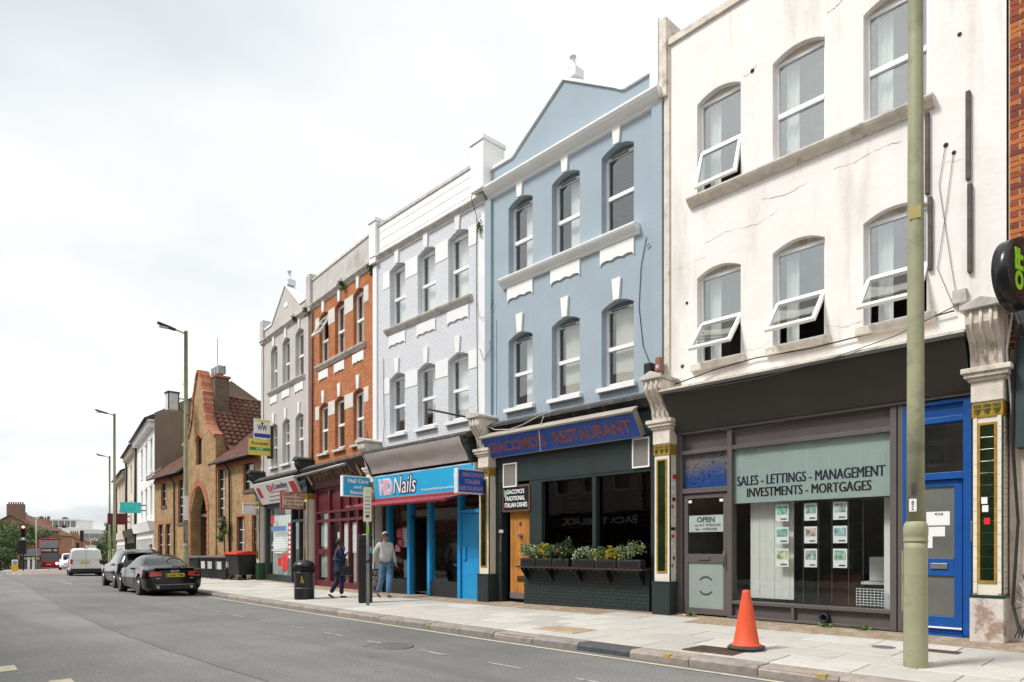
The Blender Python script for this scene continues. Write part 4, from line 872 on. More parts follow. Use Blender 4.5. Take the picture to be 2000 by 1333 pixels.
for s in (.9, 4.9): MB().tube([(s, .2, 2.58), (s, .86, 2.46)], .018, 6).build('arm', M_gal, aw)
MB().box(.5, 5.4, .14, .26, 2.60, 2.72).build('cassette', M_awn, aw, .01)
side_sign('projecting_sign', 'cyan projecting box sign reading Nail Care and Beauty', orgL, 0, 5.08, .15, 1.19, 2.78, 3.40, M_hd, M_upvc,
          [('Nail Care', .17, .83, .66, .86, None), ('and', .40, .64, .40, .56, None), ('Beauty', .27, .76, .08, .30, None)], M_upvc, bold=.04)
pole = thing('bare_sign_arm', 'bare dark metal rod jutting from the wall above the nail salon', 'rod', wl(orgL, 0, .12, 0, 4.48), fz(0)); MB().tube([(0, .2, 0), (.3, 1.5, .12)], .025, 8).build('rod', M_gutter, pole); MB().lathe([(.05, 0), (.05, .1)], (0, .25, -.1), 8).build('clamp', M_stone, pole)
# ================================================================== orange brick house, Chinese restaurant
O = thing('terraced_house', 'orange brick house with white blocks above the maroon takeaway shop', 'house', (*orgO, 0), fz(5), 'shop houses of the terrace')
WO = [(.80, 1.58), (2.25, 3.04), (3.60, 4.40)]
upper(O, 5.3, WO, M_oran, M_lavp, M_stone, None, ['half', 'half', 'half'], ['half', 'half', 'half'], band=M_stone, sillm=M_stone, open2=2, htop=9.96, rec=.18)
MB().box(.02, 5.28, -.28, .02, 9.97, 11.02).build('parapet', M_parag, O); coping(O, (lambda s: 11.025, []), 5.3, M_stone, .05, .07); mould('cornice', .0, 5.3, CORN2, M_stone, O)
blocks(O, WO, 5.3, mat('cream_block', (.62, .59, .54), .85, var=.1, bump=.2)); chimney_pier(O, 5.0, 5.38, .12, -.6, 9.95, 11.3, M_parag, False); MB().box(5.02, 5.27, 0, .04, 4.3, 9.9).build('edge_strip', mat('brick_edge', (.24, .11, .07), .9, var=.2), O)
wire(O, [(4.93, .05, 9.9), (4.93, .05, 7), (4.93, .05, 4.3)], .03, M_gutter, 'downpipe', 8)
MB().prism([(.05, -.02, 3.36), (.05, .12, 3.36), (.05, .20, 3.6), (.05, .46, 4.0), (.05, -.02, 4.0)], (4.9, 0, 0)).build('fascia', mat('dark_maroon', (.055, .012, .018), .6, var=.2), O)
mould('lead_ledge', .0, 4.95, [(-.02, 4.0), (.5, 4.0), (.54, 4.06), (.3, 4.2), (-.02, 4.3)], M_gutter, O)
M_gilt = mat('faded_gilt', (.32, .22, .10), .6, var=.2)
for q in (text(O, 'HAPPY  VILLA', 4.1, .9, 3.62, 3.90, .40, M_gilt, bold=.02), text(O, 'CHINESE CUISINE & TAKE AWAY', 3.5, .7, 3.44, 3.52, .26, M_gilt)):
    zs = [v.co.z for v in q.data.vertices]; lo = min(zs)
    for v in q.data.vertices: v.co.y = .215 + (v.co.z - 3.6) * .65 + (.004 if v.co.z > 3.6 else .05)
for s in (4.45, .45): MB().prism([(s, .22, 3.55), (s + .12, .22, 3.5), (s + .16, .34, 3.75), (s + .05, .42, 3.9)], (0, .01, 0)).build('gilt_character', M_gilt, O)
wire(O, [(.6, .72, 3.86), (4.95, .72, 3.80)], .045, M_gal, 'awning_roller', 10)
sfO = MB()
for s0, s1 in ((.30, .42), (1.18, 1.28), (1.85, 1.93), (2.52, 2.6), (3.42, 3.55), (4.62, 4.78)): sfO.box(s0, s1, -.14, .03, -.3, 3.36)
for h0, h1 in ((2.48, 2.56), (2.16, 2.26), (-.3, .10), (3.28, 3.36)): sfO.box(.3, 4.78, -.14, .025, h0, h1)
sfO.box(3.55, 4.62, -.10, .0, 1.02, 1.22); sfO.box(3.55, 3.68, -.10, .0, .1, 2.16); sfO.box(4.5, 4.62, -.10, .0, .1, 2.16); sfO = sfO.build('shopfront', M_mar, O, .004)
PB = [.42, 1.18, 1.28, 1.85, 1.93, 2.52, 2.6, 3.42, 3.55, 4.62]
for a, b in zip(PB[::2], PB[1::2]):
    MB().box(a, b, -.1, -.05, 2.56, 3.28).build('solid_panel', M_mar, sfO); glazing(sfO, a, b, 2.26, 2.48, -.06); glazing(sfO, a, b, .10, 2.16, -.06)
for i, (s0, s1, h0, h1) in enumerate(((2.0, 2.45, .9, 2.1), (1.35, 1.8, 1.1, 2.1), (2.75, 3.0, 1.45, 1.8), (.8, 1.1, 1.3, 1.7), (.5, .75, 1.4, 1.7), (3.8, 4.4, .2, .95), (3.8, 4.4, 1.3, 2.1))): MB().box(s0, s1, -.085, -.08, h0, h1).build('paper_menu' if i < 5 else 'door_blind', M_paper if i < 5 else M_frost, sfO)
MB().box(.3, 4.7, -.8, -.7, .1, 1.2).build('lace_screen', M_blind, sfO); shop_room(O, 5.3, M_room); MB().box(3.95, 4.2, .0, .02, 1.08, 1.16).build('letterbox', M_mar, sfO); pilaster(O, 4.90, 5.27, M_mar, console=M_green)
wall_tv = thing('street_aerial', 'small rusty spiky aerial fixing on the brick wall above the takeaway', 'aerial', wl(orgO, 5, .25, .1, 4.55), fz(5))
for a in range(5): MB().tube([(0, 0, 0), (.12 * math.cos(a * 1.3), .1, .1 + .08 * a)], .008, 5).build('spike', M_gutter, wall_tv)
side_sign('projecting_sign', 'cream projecting sign with red letters reading HAPPY VILLA', orgG, 5, -.05, .10, 1.09, 2.66, 3.30, mat('cream_sign', (.66, .52, .40), .6, var=.1), mat('red_rim', (.28, .05, .04), .6),
          [('HAPPY VILLA', .08, .92, .74, .92, None), ('CHINESE CUISINE', .10, .90, .54, .66, None), ('& TAKE AWAY', .2, .8, .33, .45, None), ('020 7794 4600', .08, .92, .08, .24, None)], mat('red_brown_ink', (.20, .035, .02), .6), bold=.02)
# ================================================================== grey rendered house, consultancy shop
Gh = thing('terraced_house', 'grey rendered gabled house with a white finial above the consulting shop', 'house', (*orgG, 0), fz(5), 'shop houses of the terrace')
WG = [(.62, 1.46), (2.07, 2.88), (3.48, 4.25)]; gtg = gable_top(10.55, 11.74, .95, 4.15, 5.4)
upper(Gh, 5.4, WG, M_greyr, M_lavp, M_greyr, gtg, ['half', 'half', 'half'], ['half', 'half', 'half'], band=M_stone, bars1=True, rec=.2)
coping(Gh, gtg, 5.4, M_lavp, .04, .09); mould('cornice', .0, 5.4, CORN2, M_stone, Gh); finial(Gh, 2.45, -.12, 11.82, M_lavp, .9); chimney_pier(Gh, 5.02, 5.4, .1, -.5, 10.0, 11.0, M_parag, False)
MB().box(2.25, 2.65, -.02, .02, 10.85, 11.05).build('date_stone', M_lavp, Gh); MB().box(5.14, 5.385, 0, .05, 4.3, 9.9).build('edge_strip', M_greyr, Gh); MB().box(.02, .25, 0, .05, 4.3, 9.9).build('edge_strip', M_greyr, Gh)
mould('lead_ledge', .0, 5.1, [(-.02, 4.0), (.45, 4.0), (.5, 4.06), (.3, 4.2), (-.02, 4.3)], M_gutter, Gh); MB().box(.05, 5.0, -.25, .03, 3.0, 4.0).build('fascia_board', M_green, Gh)
sfG = MB()
for s0, s1 in ((4.72, 4.95), (1.75, 1.87), (.25, .4), (.95, 1.05)): sfG.box(s0, s1, -.14, .03, -.3, 3.0)
for a, b, h0, h1 in ((.4, 4.72, 2.9, 3.0), (1.87, 4.72, -.3, .15), (.4, 1.75, 2.25, 2.35)): sfG.box(a, b, -.14, .02, h0, h1)
sfG = sfG.build('shopfront', M_green, Gh, .004); glazing(sfG, 1.87, 4.72, .15, 2.9, -.05); glazing(sfG, .4, .95, 0, 2.25, -.05); glazing(sfG, 1.05, 1.75, 0, 2.25, -.05)
for i in range(16): MB().box(1.95 + i * .17, 2.07 + i * .17, -.22, -.21, .15, 2.6).build('blind_slat', M_net, sfG)
decal(sfG, 'red_banner', 2.05, 2.38, .75, 2.25, -.048, (.42, .03, .04)); decal(sfG, 'red_poster', 3.1, 3.55, .5, .85, -.048, (.6, .02, .02)); decal(sfG, 'red_poster', 2.45, 3.0, .35, 1.0, -.048, (.62, .03, .03)); decal(sfG, 'blue_poster', 2.6, 4.4, 1.95, 2.15, -.048, (.12, .22, .42)); decal(sfG, 'red_poster', 4.0, 4.4, 2.25, 2.6, -.048, (.5, .05, .04))
for i, (a, b) in enumerate(((3.0, 3.9), (2.8, 4.0), (2.6, 4.2), (2.5, 4.3), (2.7, 4.1), (2.6, 4.3), (3.0, 3.9))): MB().box(a, b, -.048, -.045, 1.65 - i * .10, 1.69 - i * .10).build('white_text_line', M_paper, sfG)
for i in range(7): MB().box(2.12, 2.3, -.044, -.042, .85 + i * .19, .97 + i * .19).build('banner_mark', M_paper, sfG)
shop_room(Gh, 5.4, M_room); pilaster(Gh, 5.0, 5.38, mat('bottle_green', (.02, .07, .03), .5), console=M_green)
sg = thing('fascia_sign', 'white tilted fascia sign with red and black Consulting lettering', 'sign', wl(orgG, 5, .0, .14, 3.08), fz(5), None, -math.radians(26)); MB().box(.3, 4.95, -.1, .0, 0, .92).build('sign_panel', mat('white_sign', (.70, .70, .68), .45, var=.04), sg, .006)
M_red = mat('red_ink', (.45, .03, .03), .5)
text(sg, 'EDH', 3.45, 2.75, .52, .78, .001, M_red, bold=.03); text(sg, 'Consulting', 2.7, 1.2, .50, .80, .001, M_navy, bold=.02)
for a, b, h, mm in ((3.3, 1.3, .44, M_red), (3.6, 1.5, .28, M_navy), (3.8, .9, .12, M_navy)): MB().box(b, a, .0, .004, h, h + .03).build('small_print', mm, sg)
for a, b in ((.35, .95), (4.3, 4.75)): MB().box(a, b, .0, .004, .3, .75).build('red_panel', M_red, sg)
for nm, lb, h0, h1, d0, d1, fc, ln in (('estate_board', 'white estate agent board with blue WW emblem high on the grey house', 5.74, 6.56, .12, .80, M_paper, [('WW', .22, .80, .42, .72, M_navy)]), ('estate_board', 'yellow and green To Let board below the white estate board', 5.06, 5.72, .12, 1.0, mat('yellow_board', (.72, .56, .10), .5), [('Koopen', .10, .88, .60, .86, M_ogreen)])):
    t = side_sign(nm, lb, orgG, 5, 3.95, d0, d1, h0, h1, fc, fc, ln, M_navy, .03, False)
    if h0 > 5.5: MB().box(-.012, -.006, d0 + .02, d1 - .02, .06, .22).build('blue_strip', mat('board_blue', (.03, .05, .26), .5), t); MB().lathe([(.05, 0), (.05, .004)], (-.012, (d0 + d1) / 2, .64), 12, axis='x').build('blue_dot', MATS['board_blue'], t); MB().box(-.010, -.006, d0 + .03, d1 - .03, .70, .79).build('yellow_strip', MATS['yellow_board'], t)
    else: MB().box(-.012, -.006, d0 + .02, d1 - .02, .20, .32).build('green_strip', mat('board_green', (.03, .26, .05), .5), t); text(t, 'TO LET', .72, .42, .225, .295, .012, M_paper, 'side', .02)
    MB().box(.03, .08, 0, .25, -.1, .6).build('batten', M_gutter, t)
# ================================================================== red brick neighbour at the right edge
Rh = thing('terraced_house', 'red brick house at the right edge beside the cream house', 'house', (11.27, -4.0, 0), fz(0), 'shop houses of the terrace')
ro = [(1.2, 2.1, 7.8, 9.5, .12), (3.4, 4.3, 7.8, 9.5, .12), (1.2, 2.1, 4.9, 6.3, .12), (3.4, 4.3, 4.9, 6.3, .12)]
rw = shell(Rh, 6.17, brick_mat('red_brick_wall', (.36, .085, .03), (.26, .055, .022), (.45, .36, .27), bump=.6), ro, htop=11.2, d=-.02)
for a, b, h0, h1, r_ in ro: window(Rh, a, b, h0, h1, r_, cur='half', fill=M_stone)
b1 = [MB().box(.003, .209, 0, .010, .002, .062).mesh('brick', m) for m in (M_redb, M_redb2, mat('burnt_brick', (.20, .045, .025), .85, var=.3, scale=2))]; b2 = [MB().box(.003, .100, 0, .010, .002, .062).mesh('brick', m) for m in (M_redb, M_redb2, MATS['burnt_brick'])]
MB().box(5.42, 6.165, -.03, -.012, 4.86, 10.0).build('mortar_bed', M_mortar, rw)
for r in range(66):
    x = 6.155; z = 4.9 + r * .0755; j = 0
    while x > 5.5:
        L_ = .104 if (r % 2 and j == 0) or (j % 3 == 2) else .213; k = R.choice((0, 1, 1, 0, 2))
        o = bpy.data.objects.new('brick', (b1 if L_ > .2 else b2)[k]); C.objects.link(o); o.parent = rw; o.location = (x - L_, -.012 + R.uniform(-.003, .003), z); x -= L_ + .011; j += 1
MB().box(.0, 6.16, -.3, -.03, -.4, 3.95).build('rendered_shop_wall', M_creamd, Rh); MB().box(.2, 6.06, -.14, .16, 2.58, 4.06).build('shop_fascia', mat('slate_teal_board', (.035, .055, .062), .5), Rh, .01)
MB().box(5.9, 6.1, -.12, .02, 4.1, 4.5).build('ledge_box', M_gutter, Rh); wire(Rh, [(6.12, .1, 4.5), (6.0, .25, 4.2), (6.08, .2, 3.6), (6.1, .1, 2.6), (6.05, .05, 1.6), (6.1, .1, .5), (6.0, .2, .1)], .02); wire(Rh, [(6.1, .14, 4.4), (6.15, .2, 3.9), (6.1, .12, 3.0)], .015, M_upvc)
for k in range(5): wire(Rh, [(6.0 + .03 * k, .05, .9 - .12 * k), (5.9, .12 + .03 * k, .5), (6.08 - .02 * k, .1, .05)], .008, M_cablew if k % 2 else M_cable)
t = thing('projecting_sign', 'round black sign with green letters reading OFF LICENCE at the right edge', 'sign', (11.27 - .60, 1.93, 4.74), fz(0) - math.radians(14)); q = MB().lathe([(.45, -.12), (.45, .06), (.42, .07), (.02, .07)], (0, 0, 0), 32, axis='x')
q.xf(Matrix.Rotation(PI, 4, 'Z')).build('sign_disc', mat('black_gloss', (.012, .012, .013), .25), t); MB().tube([(.05, -.4, 0), (.05, -.7, 0)], .03, 8).build('arm', M_black, t)
def vtext(t, body, d, h0, h1, w, mm):
    o = text(t, body, 0, 1, 0, 1, .0, mm, 'facade', .05, .006)
    for v in o.data.vertices: a, z, h = v.co; v.co = (-.074 - z, d + (h - .5) * w, h0 + (h1 - h0) * a) if True else v.co
vtext(t, 'OFF', .19, -.26, .26, .2, mat('lime_letters', (.30, .72, .03), .5)); vtext(t, 'LICENCE', -.02, -.32, .32, .12, M_upvc)
for k, (s, d, h, sd, lb) in enumerate(((5.22, .10, 9.9, 3, 'weed growing on the cornice between orange and lavender houses'), (2.2, .12, 10.05, 4, 'weed growing mid cornice of the orange house'), (5.32, .12, 10.05, 5, 'bright weed growing between grey and orange houses'))):
    tuft('weed', lb, wl(orgO, 5, s if k else .05, d, h), (.16, .14, .24), 110, .06, [M_leafd, M_leafl][k % 2], 'weeds on the cornices', sd)
tuft('weed', 'weed hanging on the lavender wall beside the blue house', wl(orgL, 0, .2, .06, 9.4), (.09, .08, .25), 90, .04, M_leafl, 'weeds on the cornices', 8); tuft('weed', 'weed on the cornice of the grey house', wl(orgG, 5, 1.2, .15, 10.05), (.14, .1, .2), 80, .05, M_leafd, 'weeds on the cornices', 9)
for i, (x, y, lb) in enumerate(((11.15, 4.55, 'tuft of grass under the round vent pipe'), (11.12, 5.9, 'tuft of grass at the agency mullion'), (11.1, 7.0, 'tiny weed by the agency door foot'), (11.16, 4.0, 'tuft of grass right of the vent pipe'))): tuft('grass_tuft', lb, (x, y, pave_z(x, y) + .02), (.10, .16, .04), 70, .03, M_leafl, 'weeds at the shop foot', i + 20)
# ================================================================== yellow brick building with the arched gable
orgY = (12.33, 29.02)
M_yb = brick_mat('yellow_stock_brick', (.46, .29, .125), (.34, .20, .09), (.44, .34, .22), bump=.6, stain=(.20, .125, .065), st=(.48, .8), sscale=1.6, var=.35)
M_ob = mat('orange_rubbed_brick', (.39, .145, .08), .85, var=.25, scale=5, bump=.3)
M_tile1 = mat('clay_pantile', (.135, .064, .044), .8, var=.45, scale=2.6, bump=.2); M_tile2 = mat('brown_plain_tile', (.135, .062, .044), .85, var=.35, scale=3.5, bump=.2)
M_flank = mat('brown_grey_render', (.205, .165, .12), .95, var=.14, scale=1.2, stain=(.12, .098, .072), st=(.5, .75), sscale=.8, streak=True, bump=.2)
M_frd = mat('dark_frame', (.025, .022, .022), .5)
Y = thing('gabled_building', 'yellow brick building with a curved orange-edged gable and arched entrance', 'building', (*orgY, -.05), fz(0))
def win2(root, s0, s1, h0, h1, d=0., nx=2, ny=4, rise=0, trim=None, fm=None, barm=None, rec=.16, cur=True):
    m_ = MB(); t = .07; a, b = d - rec, d - rec + .07
    for q in ((s0, s0 + t, h0, h1), (s1 - t, s1, h0, h1), (s0 + t, s1 - t, h0, h0 + t), (s0 + t, s1 - t, h1 - t, h1)): m_.box(q[0], q[1], a, b, q[2], q[3])
    w = m_.build('window', fm or M_frd, root); MB().box(s0 + t, s1 - t, a + .02, a + .03, h0 + t, h1 - t).build('pane', M_glass, w)
    g = MB()
    for i in range(1, nx): x = s0 + (s1 - s0) * i / nx; g.box(x - .015, x + .015, a + .03, a + .05, h0 + t, h1 - t)
    for i in range(1, ny): z = h0 + (h1 - h0) * i / ny; g.box(s0 + t, s1 - t, a + .031, a + .049, z - .015, z + .015)
    if nx * ny > 1: g.build('glazing_bars', barm or M_upvc, w)
    if trim: MB().box(s0 - .06, s1 + .06, d - .02, d + .05, h0 - .14, h0 - .0).build('sill', trim, w)
    if cur: MB().box(s0 + .1, s1, a - .12, a - .11, h0, h1).build('curtain', M_net if R.random() < .5 else M_blind, w)
    return w
oy = [(.15, 1.10, .95, 2.75, 0), (1.98, 2.85, .95, 2.75, 0), (.97, 2.06, 3.92, 5.15, 0), (4.35, 5.22, 2.78, 5.12, 0), (10.3, 11.2, 2.69, 5.05, 0), (13.29, 14.24, 3.74, 5.07, 0), (13.95, 14.83, .9, 2.68, 0), (12.54, 13.47, .9, 2.68, 0)]
m_ = MB(); wall_front(m_, 0, 5.38, -.6, 5.30, [o for o in oy if o[1] < 5.4], .3); wall_front(m_, 10.12, 15.62, -.6, 5.30, [o for o in oy if o[0] > 10], .3)
m_.face([(15.62, 0, -.6), (15.62, -8, -.6), (15.62, -8, 5.3), (15.62, -4, 8.9), (15.62, 0, 5.3)]); m_.face([(0, -8, -.6), (15.62, -8, -.6), (15.62, -8, 5.3), (0, -8, 5.3)]); m_.face([(0.02, 0, -.6), (0.02, -8, -.6), (0.02, -8, 5.3), (0.02, -4, 8.9), (0.02, 0, 5.3)]); m_.build('wall', M_yb, Y)
MB().box(.1, 15.5, -3.1, -3.0, -.5, 5.2).build('inner_wall', M_room, Y); MB().box(.1, 15.5, -3.0, -.4, 2.95, 3.1).build('floor', M_room, Y)
for o in oy:
    win2(Y, o[0], o[1], o[2], o[3], 0, 2, 5 if o[3] - o[2] > 2 else 3, trim=mat('tile_sill', (.16, .09, .06), .8))
    for x0, x1 in ((o[0] - .13, o[0]), (o[1], o[1] + .13)):
        for k in range(int((o[3] - o[2]) / .15)):
            e = .0 if k % 2 else .05; MB().box(x0 + (e if x0 < o[0] else 0), x1 - (e if x0 >= o[1] else 0), -.02, .012, o[2] + k * .15, o[2] + k * .15 + .14).build('quoin_brick', M_ob, Y)
    MB().box(o[0] - .1, o[1] + .1, -.02, .014, o[3], o[3] + .14).build('lintel', M_ob, Y)
for a, b in ((.0, 5.3), (10.2, 15.6)):
    MB().box(a, b, 0, .08, 5.14, 5.22).build('dentil_band', M_ob, Y); q = MB(); n = int((b - a) / .22)
    for i in range(n): q.box(a + i * .22, a + i * .22 + .11, 0, .11, 5.22, 5.32)
    q.build('dentils', M_ob, Y); MB().tube([(a - .05, .40, 5.36), (b + .05, .40, 5.36)], .06, 8).build('gutter', M_blackp, Y)
for s in (3.55, 11.65): MB().tube([(s, .38, 5.33), (s, .09, 4.95), (s, .07, 0)], .045, 8).build('downpipe', M_blackp, Y)
# tower front
GP = [(2.37, 5.4), (2.37, 6.82), (2.02, 6.95), (1.7, 7.1), (1.42, 7.32), (1.22, 7.58), (1.06, 7.88), (.92, 8.2), (.83, 8.5), (.78, 8.9), (.74, 9.2), (.60, 9.42), (.46, 9.75), (.32, 10.1), (.16, 10.34), (0, 10.40)]
cY = 7.75
def gtop(s):
    x = abs(s - cY)
    for (a, ha), (b, hb) in zip(GP[1:], GP[2:]):
        if b <= x <= a: return hb + (ha - hb) * (x - b) / (a - b)
    return 6.82
m_ = MB(); br = sorted([cY + sg_ * x for x, _ in GP[1:] for sg_ in (-1, 1)])
wall_front(m_, cY - 2.37, cY + 2.37, -.6, 10, [(6.6, 8.95, -.6, 3.15, 1.35), (7.32, 8.16, 5.60, 6.85, .3)], .5, .07, (gtop, br))
for s in (cY - 2.37, cY + 2.37): m_.face([(s, .07, -.6), (s, -.5, -.6), (s, -.5, 6.85), (s, .07, 6.85)])
for a, b in zip(br, br[1:]): m_.face([(a, .07, gtop(a)), (b, .07, gtop(b)), (b, -.32, gtop(b)), (a, -.32, gtop(a))]); m_.face([(a, -.32, gtop(a)), (b, -.32, gtop(b)), (b, -.32, 5), (a, -.32, 5)])
tw = m_.build('gable_front', M_yb, Y)
cpts = []
for sg_ in (-1, 1):
    P = [Vector((cY + sg_ * x, 0, z)) for x, z in GP[1:]]
    for a, b in zip(P, P[1:]):
        n_ = max(1, int((b - a).length / .11)); cpts += [(a + (b - a) * (i / n_), a + (b - a) * ((i + 1) / n_)) for i in range(n_)]
for a, b in cpts:
    t = (b - a).normalized(); nv = Vector((-t.z, 0, t.x)) * (1 if t.x > 0 else -1); a2, b2 = a + t * .006, b - t * .006
    MB().prism([(p.x, .14, p.z) for p in (a2 - nv * .05, b2 - nv * .05, b2 + nv * .10, a2 + nv * .10)], (0, -.52, 0)).build('coping_brick', [M_ob, M_ob, mat('pale_orange_brick', (.50, .24, .15), .85, var=.2)][R.randrange(3)], tw)
for k in range(17):                                                      # ring of arch bricks
    a0, a1 = PI * k / 17 + .012, PI * (k + 1) / 17 - .012; c = (6.6 + 8.95) / 2
    f = lambda a, r: (c + (1.175 + r) * math.cos(a), .07, 3.15 + (1.35 + r) * math.sin(a))
    MB().prism([f(a0, 0), f(a1, 0), f(a1, .30), f(a0, .30)], (0, .035, 0)).build('arch_brick', M_ob, tw)
for s in (6.31, 8.96):
    for k in range(22): MB().box(s, s + .29 - (.08 if k % 2 else 0), .07, .09, -.2 + k * .152, -.2 + k * .152 + .143).build('jamb_brick', M_ob, tw)
win2(Y, 7.32, 8.16, 5.60, 7.0, .07, 1, 3, rec=.2, barm=M_frd); MB().prism([(7.22, .075, 6.85), (7.74, .075, 7.15), (8.26, .075, 6.85), (8.26, .075, 7.0), (7.74, .075, 7.38), (7.22, .075, 7.0)], (0, .03, 0)).build('pointed_head', M_ob, tw)
m_ = MB(); m_.face([(6.6, -1.6, -.6), (8.95, -1.6, -.6), (8.95, -1.6, 4.6), (6.6, -1.6, 4.6)])
for s in (6.58, 8.97): m_.face([(s, -.4, -.6), (s, -1.6, -.6), (s, -1.6, 4.6), (s, -.4, 4.6)])
m_.face([(6.6, -.4, 4.55), (8.95, -.4, 4.55), (8.95, -1.6, 4.55), (6.6, -1.6, 4.55)]); m_.build('porch_lining', brick_mat('brown_brick', (.14, .06, .035), (.10, .045, .03), (.16, .12, .09), bump=.5), Y)
MB().box(6.75, 8.1, -1.58, -1.5, -.2, 2.35).build('entrance_door', M_frd, Y); MB().box(8.55, 8.75, -1.58, -1.55, 1.2, 1.35).build('notice', M_paper, Y)
# roofs with real tiles
th_ = math.atan2(2.75, 2.75)
rf = MB(); rf.face([(cY, -.3, 9.25), (cY, -7.5, 9.25), (4.6, -7.5, 6.1), (4.6, -.3, 6.1)]); rf.face([(cY, -.3, 9.25), (cY, -7.5, 9.25), (10.9, -7.5, 6.1), (10.9, -.3, 6.1)]); rf = rf.build('gable_roof', M_tile2, Y)
pt_ = MB(); n = 6
for i in range(n):
    f = lambda q: (-.15 + .30 * q / n, .035 * math.sin(PI * 2 * q / n) + .02); a, b = f(i), f(i + 1)
    pt_.face([(0, a[0], a[1] + .045), (0, b[0], b[1] + .045), (.37, b[0], b[1]), (.37, a[0], a[1])], 0, True); pt_.face([(0, a[0], a[1] + .045), (0, b[0], b[1] + .045), (0, b[0], b[1] - .01), (0, a[0], a[1] - .01)])
ptm = [pt_.mesh('pantile', m) for m in (M_tile1, mat('clay_pantile_pale', (.17, .083, .055), .8, var=.4, scale=3), mat('clay_pantile_dark', (.13, .055, .036), .8, var=.4, scale=3))]
sl = Vector((-1, 0, -1)).normalized()                 # down the slope towards the viewer's side
for r in range(12):
    for c in range(17):
        if r * c > 75 and r > 8: continue
        p = Vector((cY, 0, 9.26)) + sl * (r * .335 + .34); p.y = -.45 - c * .295
        o = bpy.data.objects.new('pantile', ptm[R.choice((0, 0, 1, 2))]); C.objects.link(o); o.parent = rf
        up = Vector((-1, 0, 1)).normalized(); dy = Vector((0, 1, 0)); ex = -sl; ez = up; ey = ez.cross(ex)
        o.matrix_local = Matrix(((ex.x, ey.x, ez.x, p.x), (ex.y, ey.y, ez.y, p.y), (ex.z, ey.z, ez.z, p.z), (0, 0, 0, 1)))
MB().tube([(cY, -.3, 9.29), (cY, -7.5, 9.29)], .1, 8).build('ridge_tiles', M_tile1, rf)
for a, b in ((-.02, 5.36), (10.14, 15.7)):
    r_ = MB(); r_.prism([(a, .42, 5.30), (a, .42, 5.34), (a, -4, 9.10), (a, -8.3, 5.3), (a, -8.3, 5.2), (a, -4, 9.0)], (b - a, 0, 0)); r_ = r_.build('roof', M_tile2, Y)
    q = MB(); rr = random.Random(3); L_ = math.hypot(4.42, 3.76); ux = Vector((0, -4.42 / L_, 3.76 / L_)); un = Vector((0, 3.76 / L_, 4.42 / L_))
    for i in range(int(L_ / .2)):
        for j in range(int((b - a) / .19)):
            s = a + .01 + j * .19 + (.095 if i % 2 else 0)
            if s + .18 > b: continue
            p = Vector((s, .44, 5.35)) + ux * (i * .2); t_ = .018 + rr.uniform(0, .012)
            q.face([p + un * t_, p + Vector((.183, 0, 0)) + un * t_, p + Vector((.183, 0, 0)) + ux * .24 + un * .004, p + ux * .24 + un * .004]); q.face([p + un * t_, p + Vector((.183, 0, 0)) + un * t_, p + Vector((.183, 0, 0)) - un * .01, p - un * .01])
    tag(q.build('roof_tiles', M_tile2 if a < 5 else M_tile1, r_), kind='stuff')
    if a > 5: MB().prism([(15.62, .45, 5.4), (15.75, .45, 5.4), (15.75, -4, 9.22), (15.62, -4, 9.22)], (0, 0, .12)).build('verge', M_stone, r_)
ck = MB().box(6.75, 7.95, -1.1, -.40, 7.4, 10.05).build('chimney_stack', brick_mat('sooty_brick', (.22, .17, .12), (.14, .105, .075), (.10, .085, .07), bump=.8), Y); MB().box(6.68, 8.02, -1.17, -.36, 10.05, 10.15).build('chimney_cap', M_ob, ck)
for i in range(3):
    s = 6.95 + i * .40; MB().box(s - .1, s + .1, -.85, -.65, 10.15, 10.27).build('cowl_foot', M_ob, ck); MB().box(s - .15, s + .15, -.92, -.58, 10.27, 10.68).build('cowl', mat('cowl_metal', (.30, .31, .31), .6, .3, var=.2), ck); MB().box(s - .17, s - .15, -.94, -.90, 10.26, 10.70).build('cowl_frame', M_gutter, ck)
MB().tube([(7.4, -.75, 10.1), (7.4, -.75, 12.2)], .02, 5).build('aerial_mast', M_gal, ck)
ck2 = MB().box(8.9, 9.5, -1.2, -.6, 8.4, 9.6).build('chimney_stack', M_gutter, Y); MB().lathe([(.2, 0), (.19, .5), (.24, .52), (.24, .65)], (9.2, -.9, 9.6), 12).build('chimney_pot', mat('buff_pot', (.50, .25, .09), .85, var=.2), ck2)
lt = thing('wall_lantern', 'white boxed lantern on an iron bracket high on the gable', 'lantern', wl(orgY, 0, 8.6, .1, 8.35), fz(0)); MB().box(-.25, .25, .75, 1.25, 0, .85).build('lantern_glass', mat('milky_glass', (.55, .56, .55), .4), lt); MB().box(-.3, .3, .7, 1.3, .85, .92).build('lantern_roof', M_black, lt); MB().box(-.02, .02, 0, .75, .62, .67).build('bracket', M_black, lt); MB().tube([(0, .02, -.6), (0, .75, .3)], .02, 6).build('stay', M_black, lt)
MB().box(-.27, -.24, .73, .78, 0, .85).build('corner_bar', M_black, lt); MB().box(-.27, -.24, 1.22, 1.27, 0, .85).build('corner_bar', M_black, lt)
side_sign('projecting_sign', 'small white consulting sign with two red tabs on the yellow brick wall', orgY, 0, -.15, .10, .92, 2.70, 3.17, M_paper, M_paper, [('EDHConsulting', .05, .95, .72, .92, None)], M_red, .04)
sh = thing('climbing_shrub', 'green shrub climbing the downpipe of the yellow brick building', 'plant', wl(orgY, 0, 3.6, .2, 0), fz(0)); q = MB(); rr = random.Random(77)
for c in ((.1, .1, 2.1), (.3, .15, 1.75), (.1, .1, 2.5), (.35, .1, 2.25)): leaves(q, c, (.26, .18, .28), 90, .09, rr, .2, rr.randrange(2))
q.build('foliage', [M_leafd, M_leafl], sh); MB().tube([(.2, .02, .0), (.15, .03, 1.2), (.2, .05, 2.4)], .03, 6).build('stem', M_bark, sh)
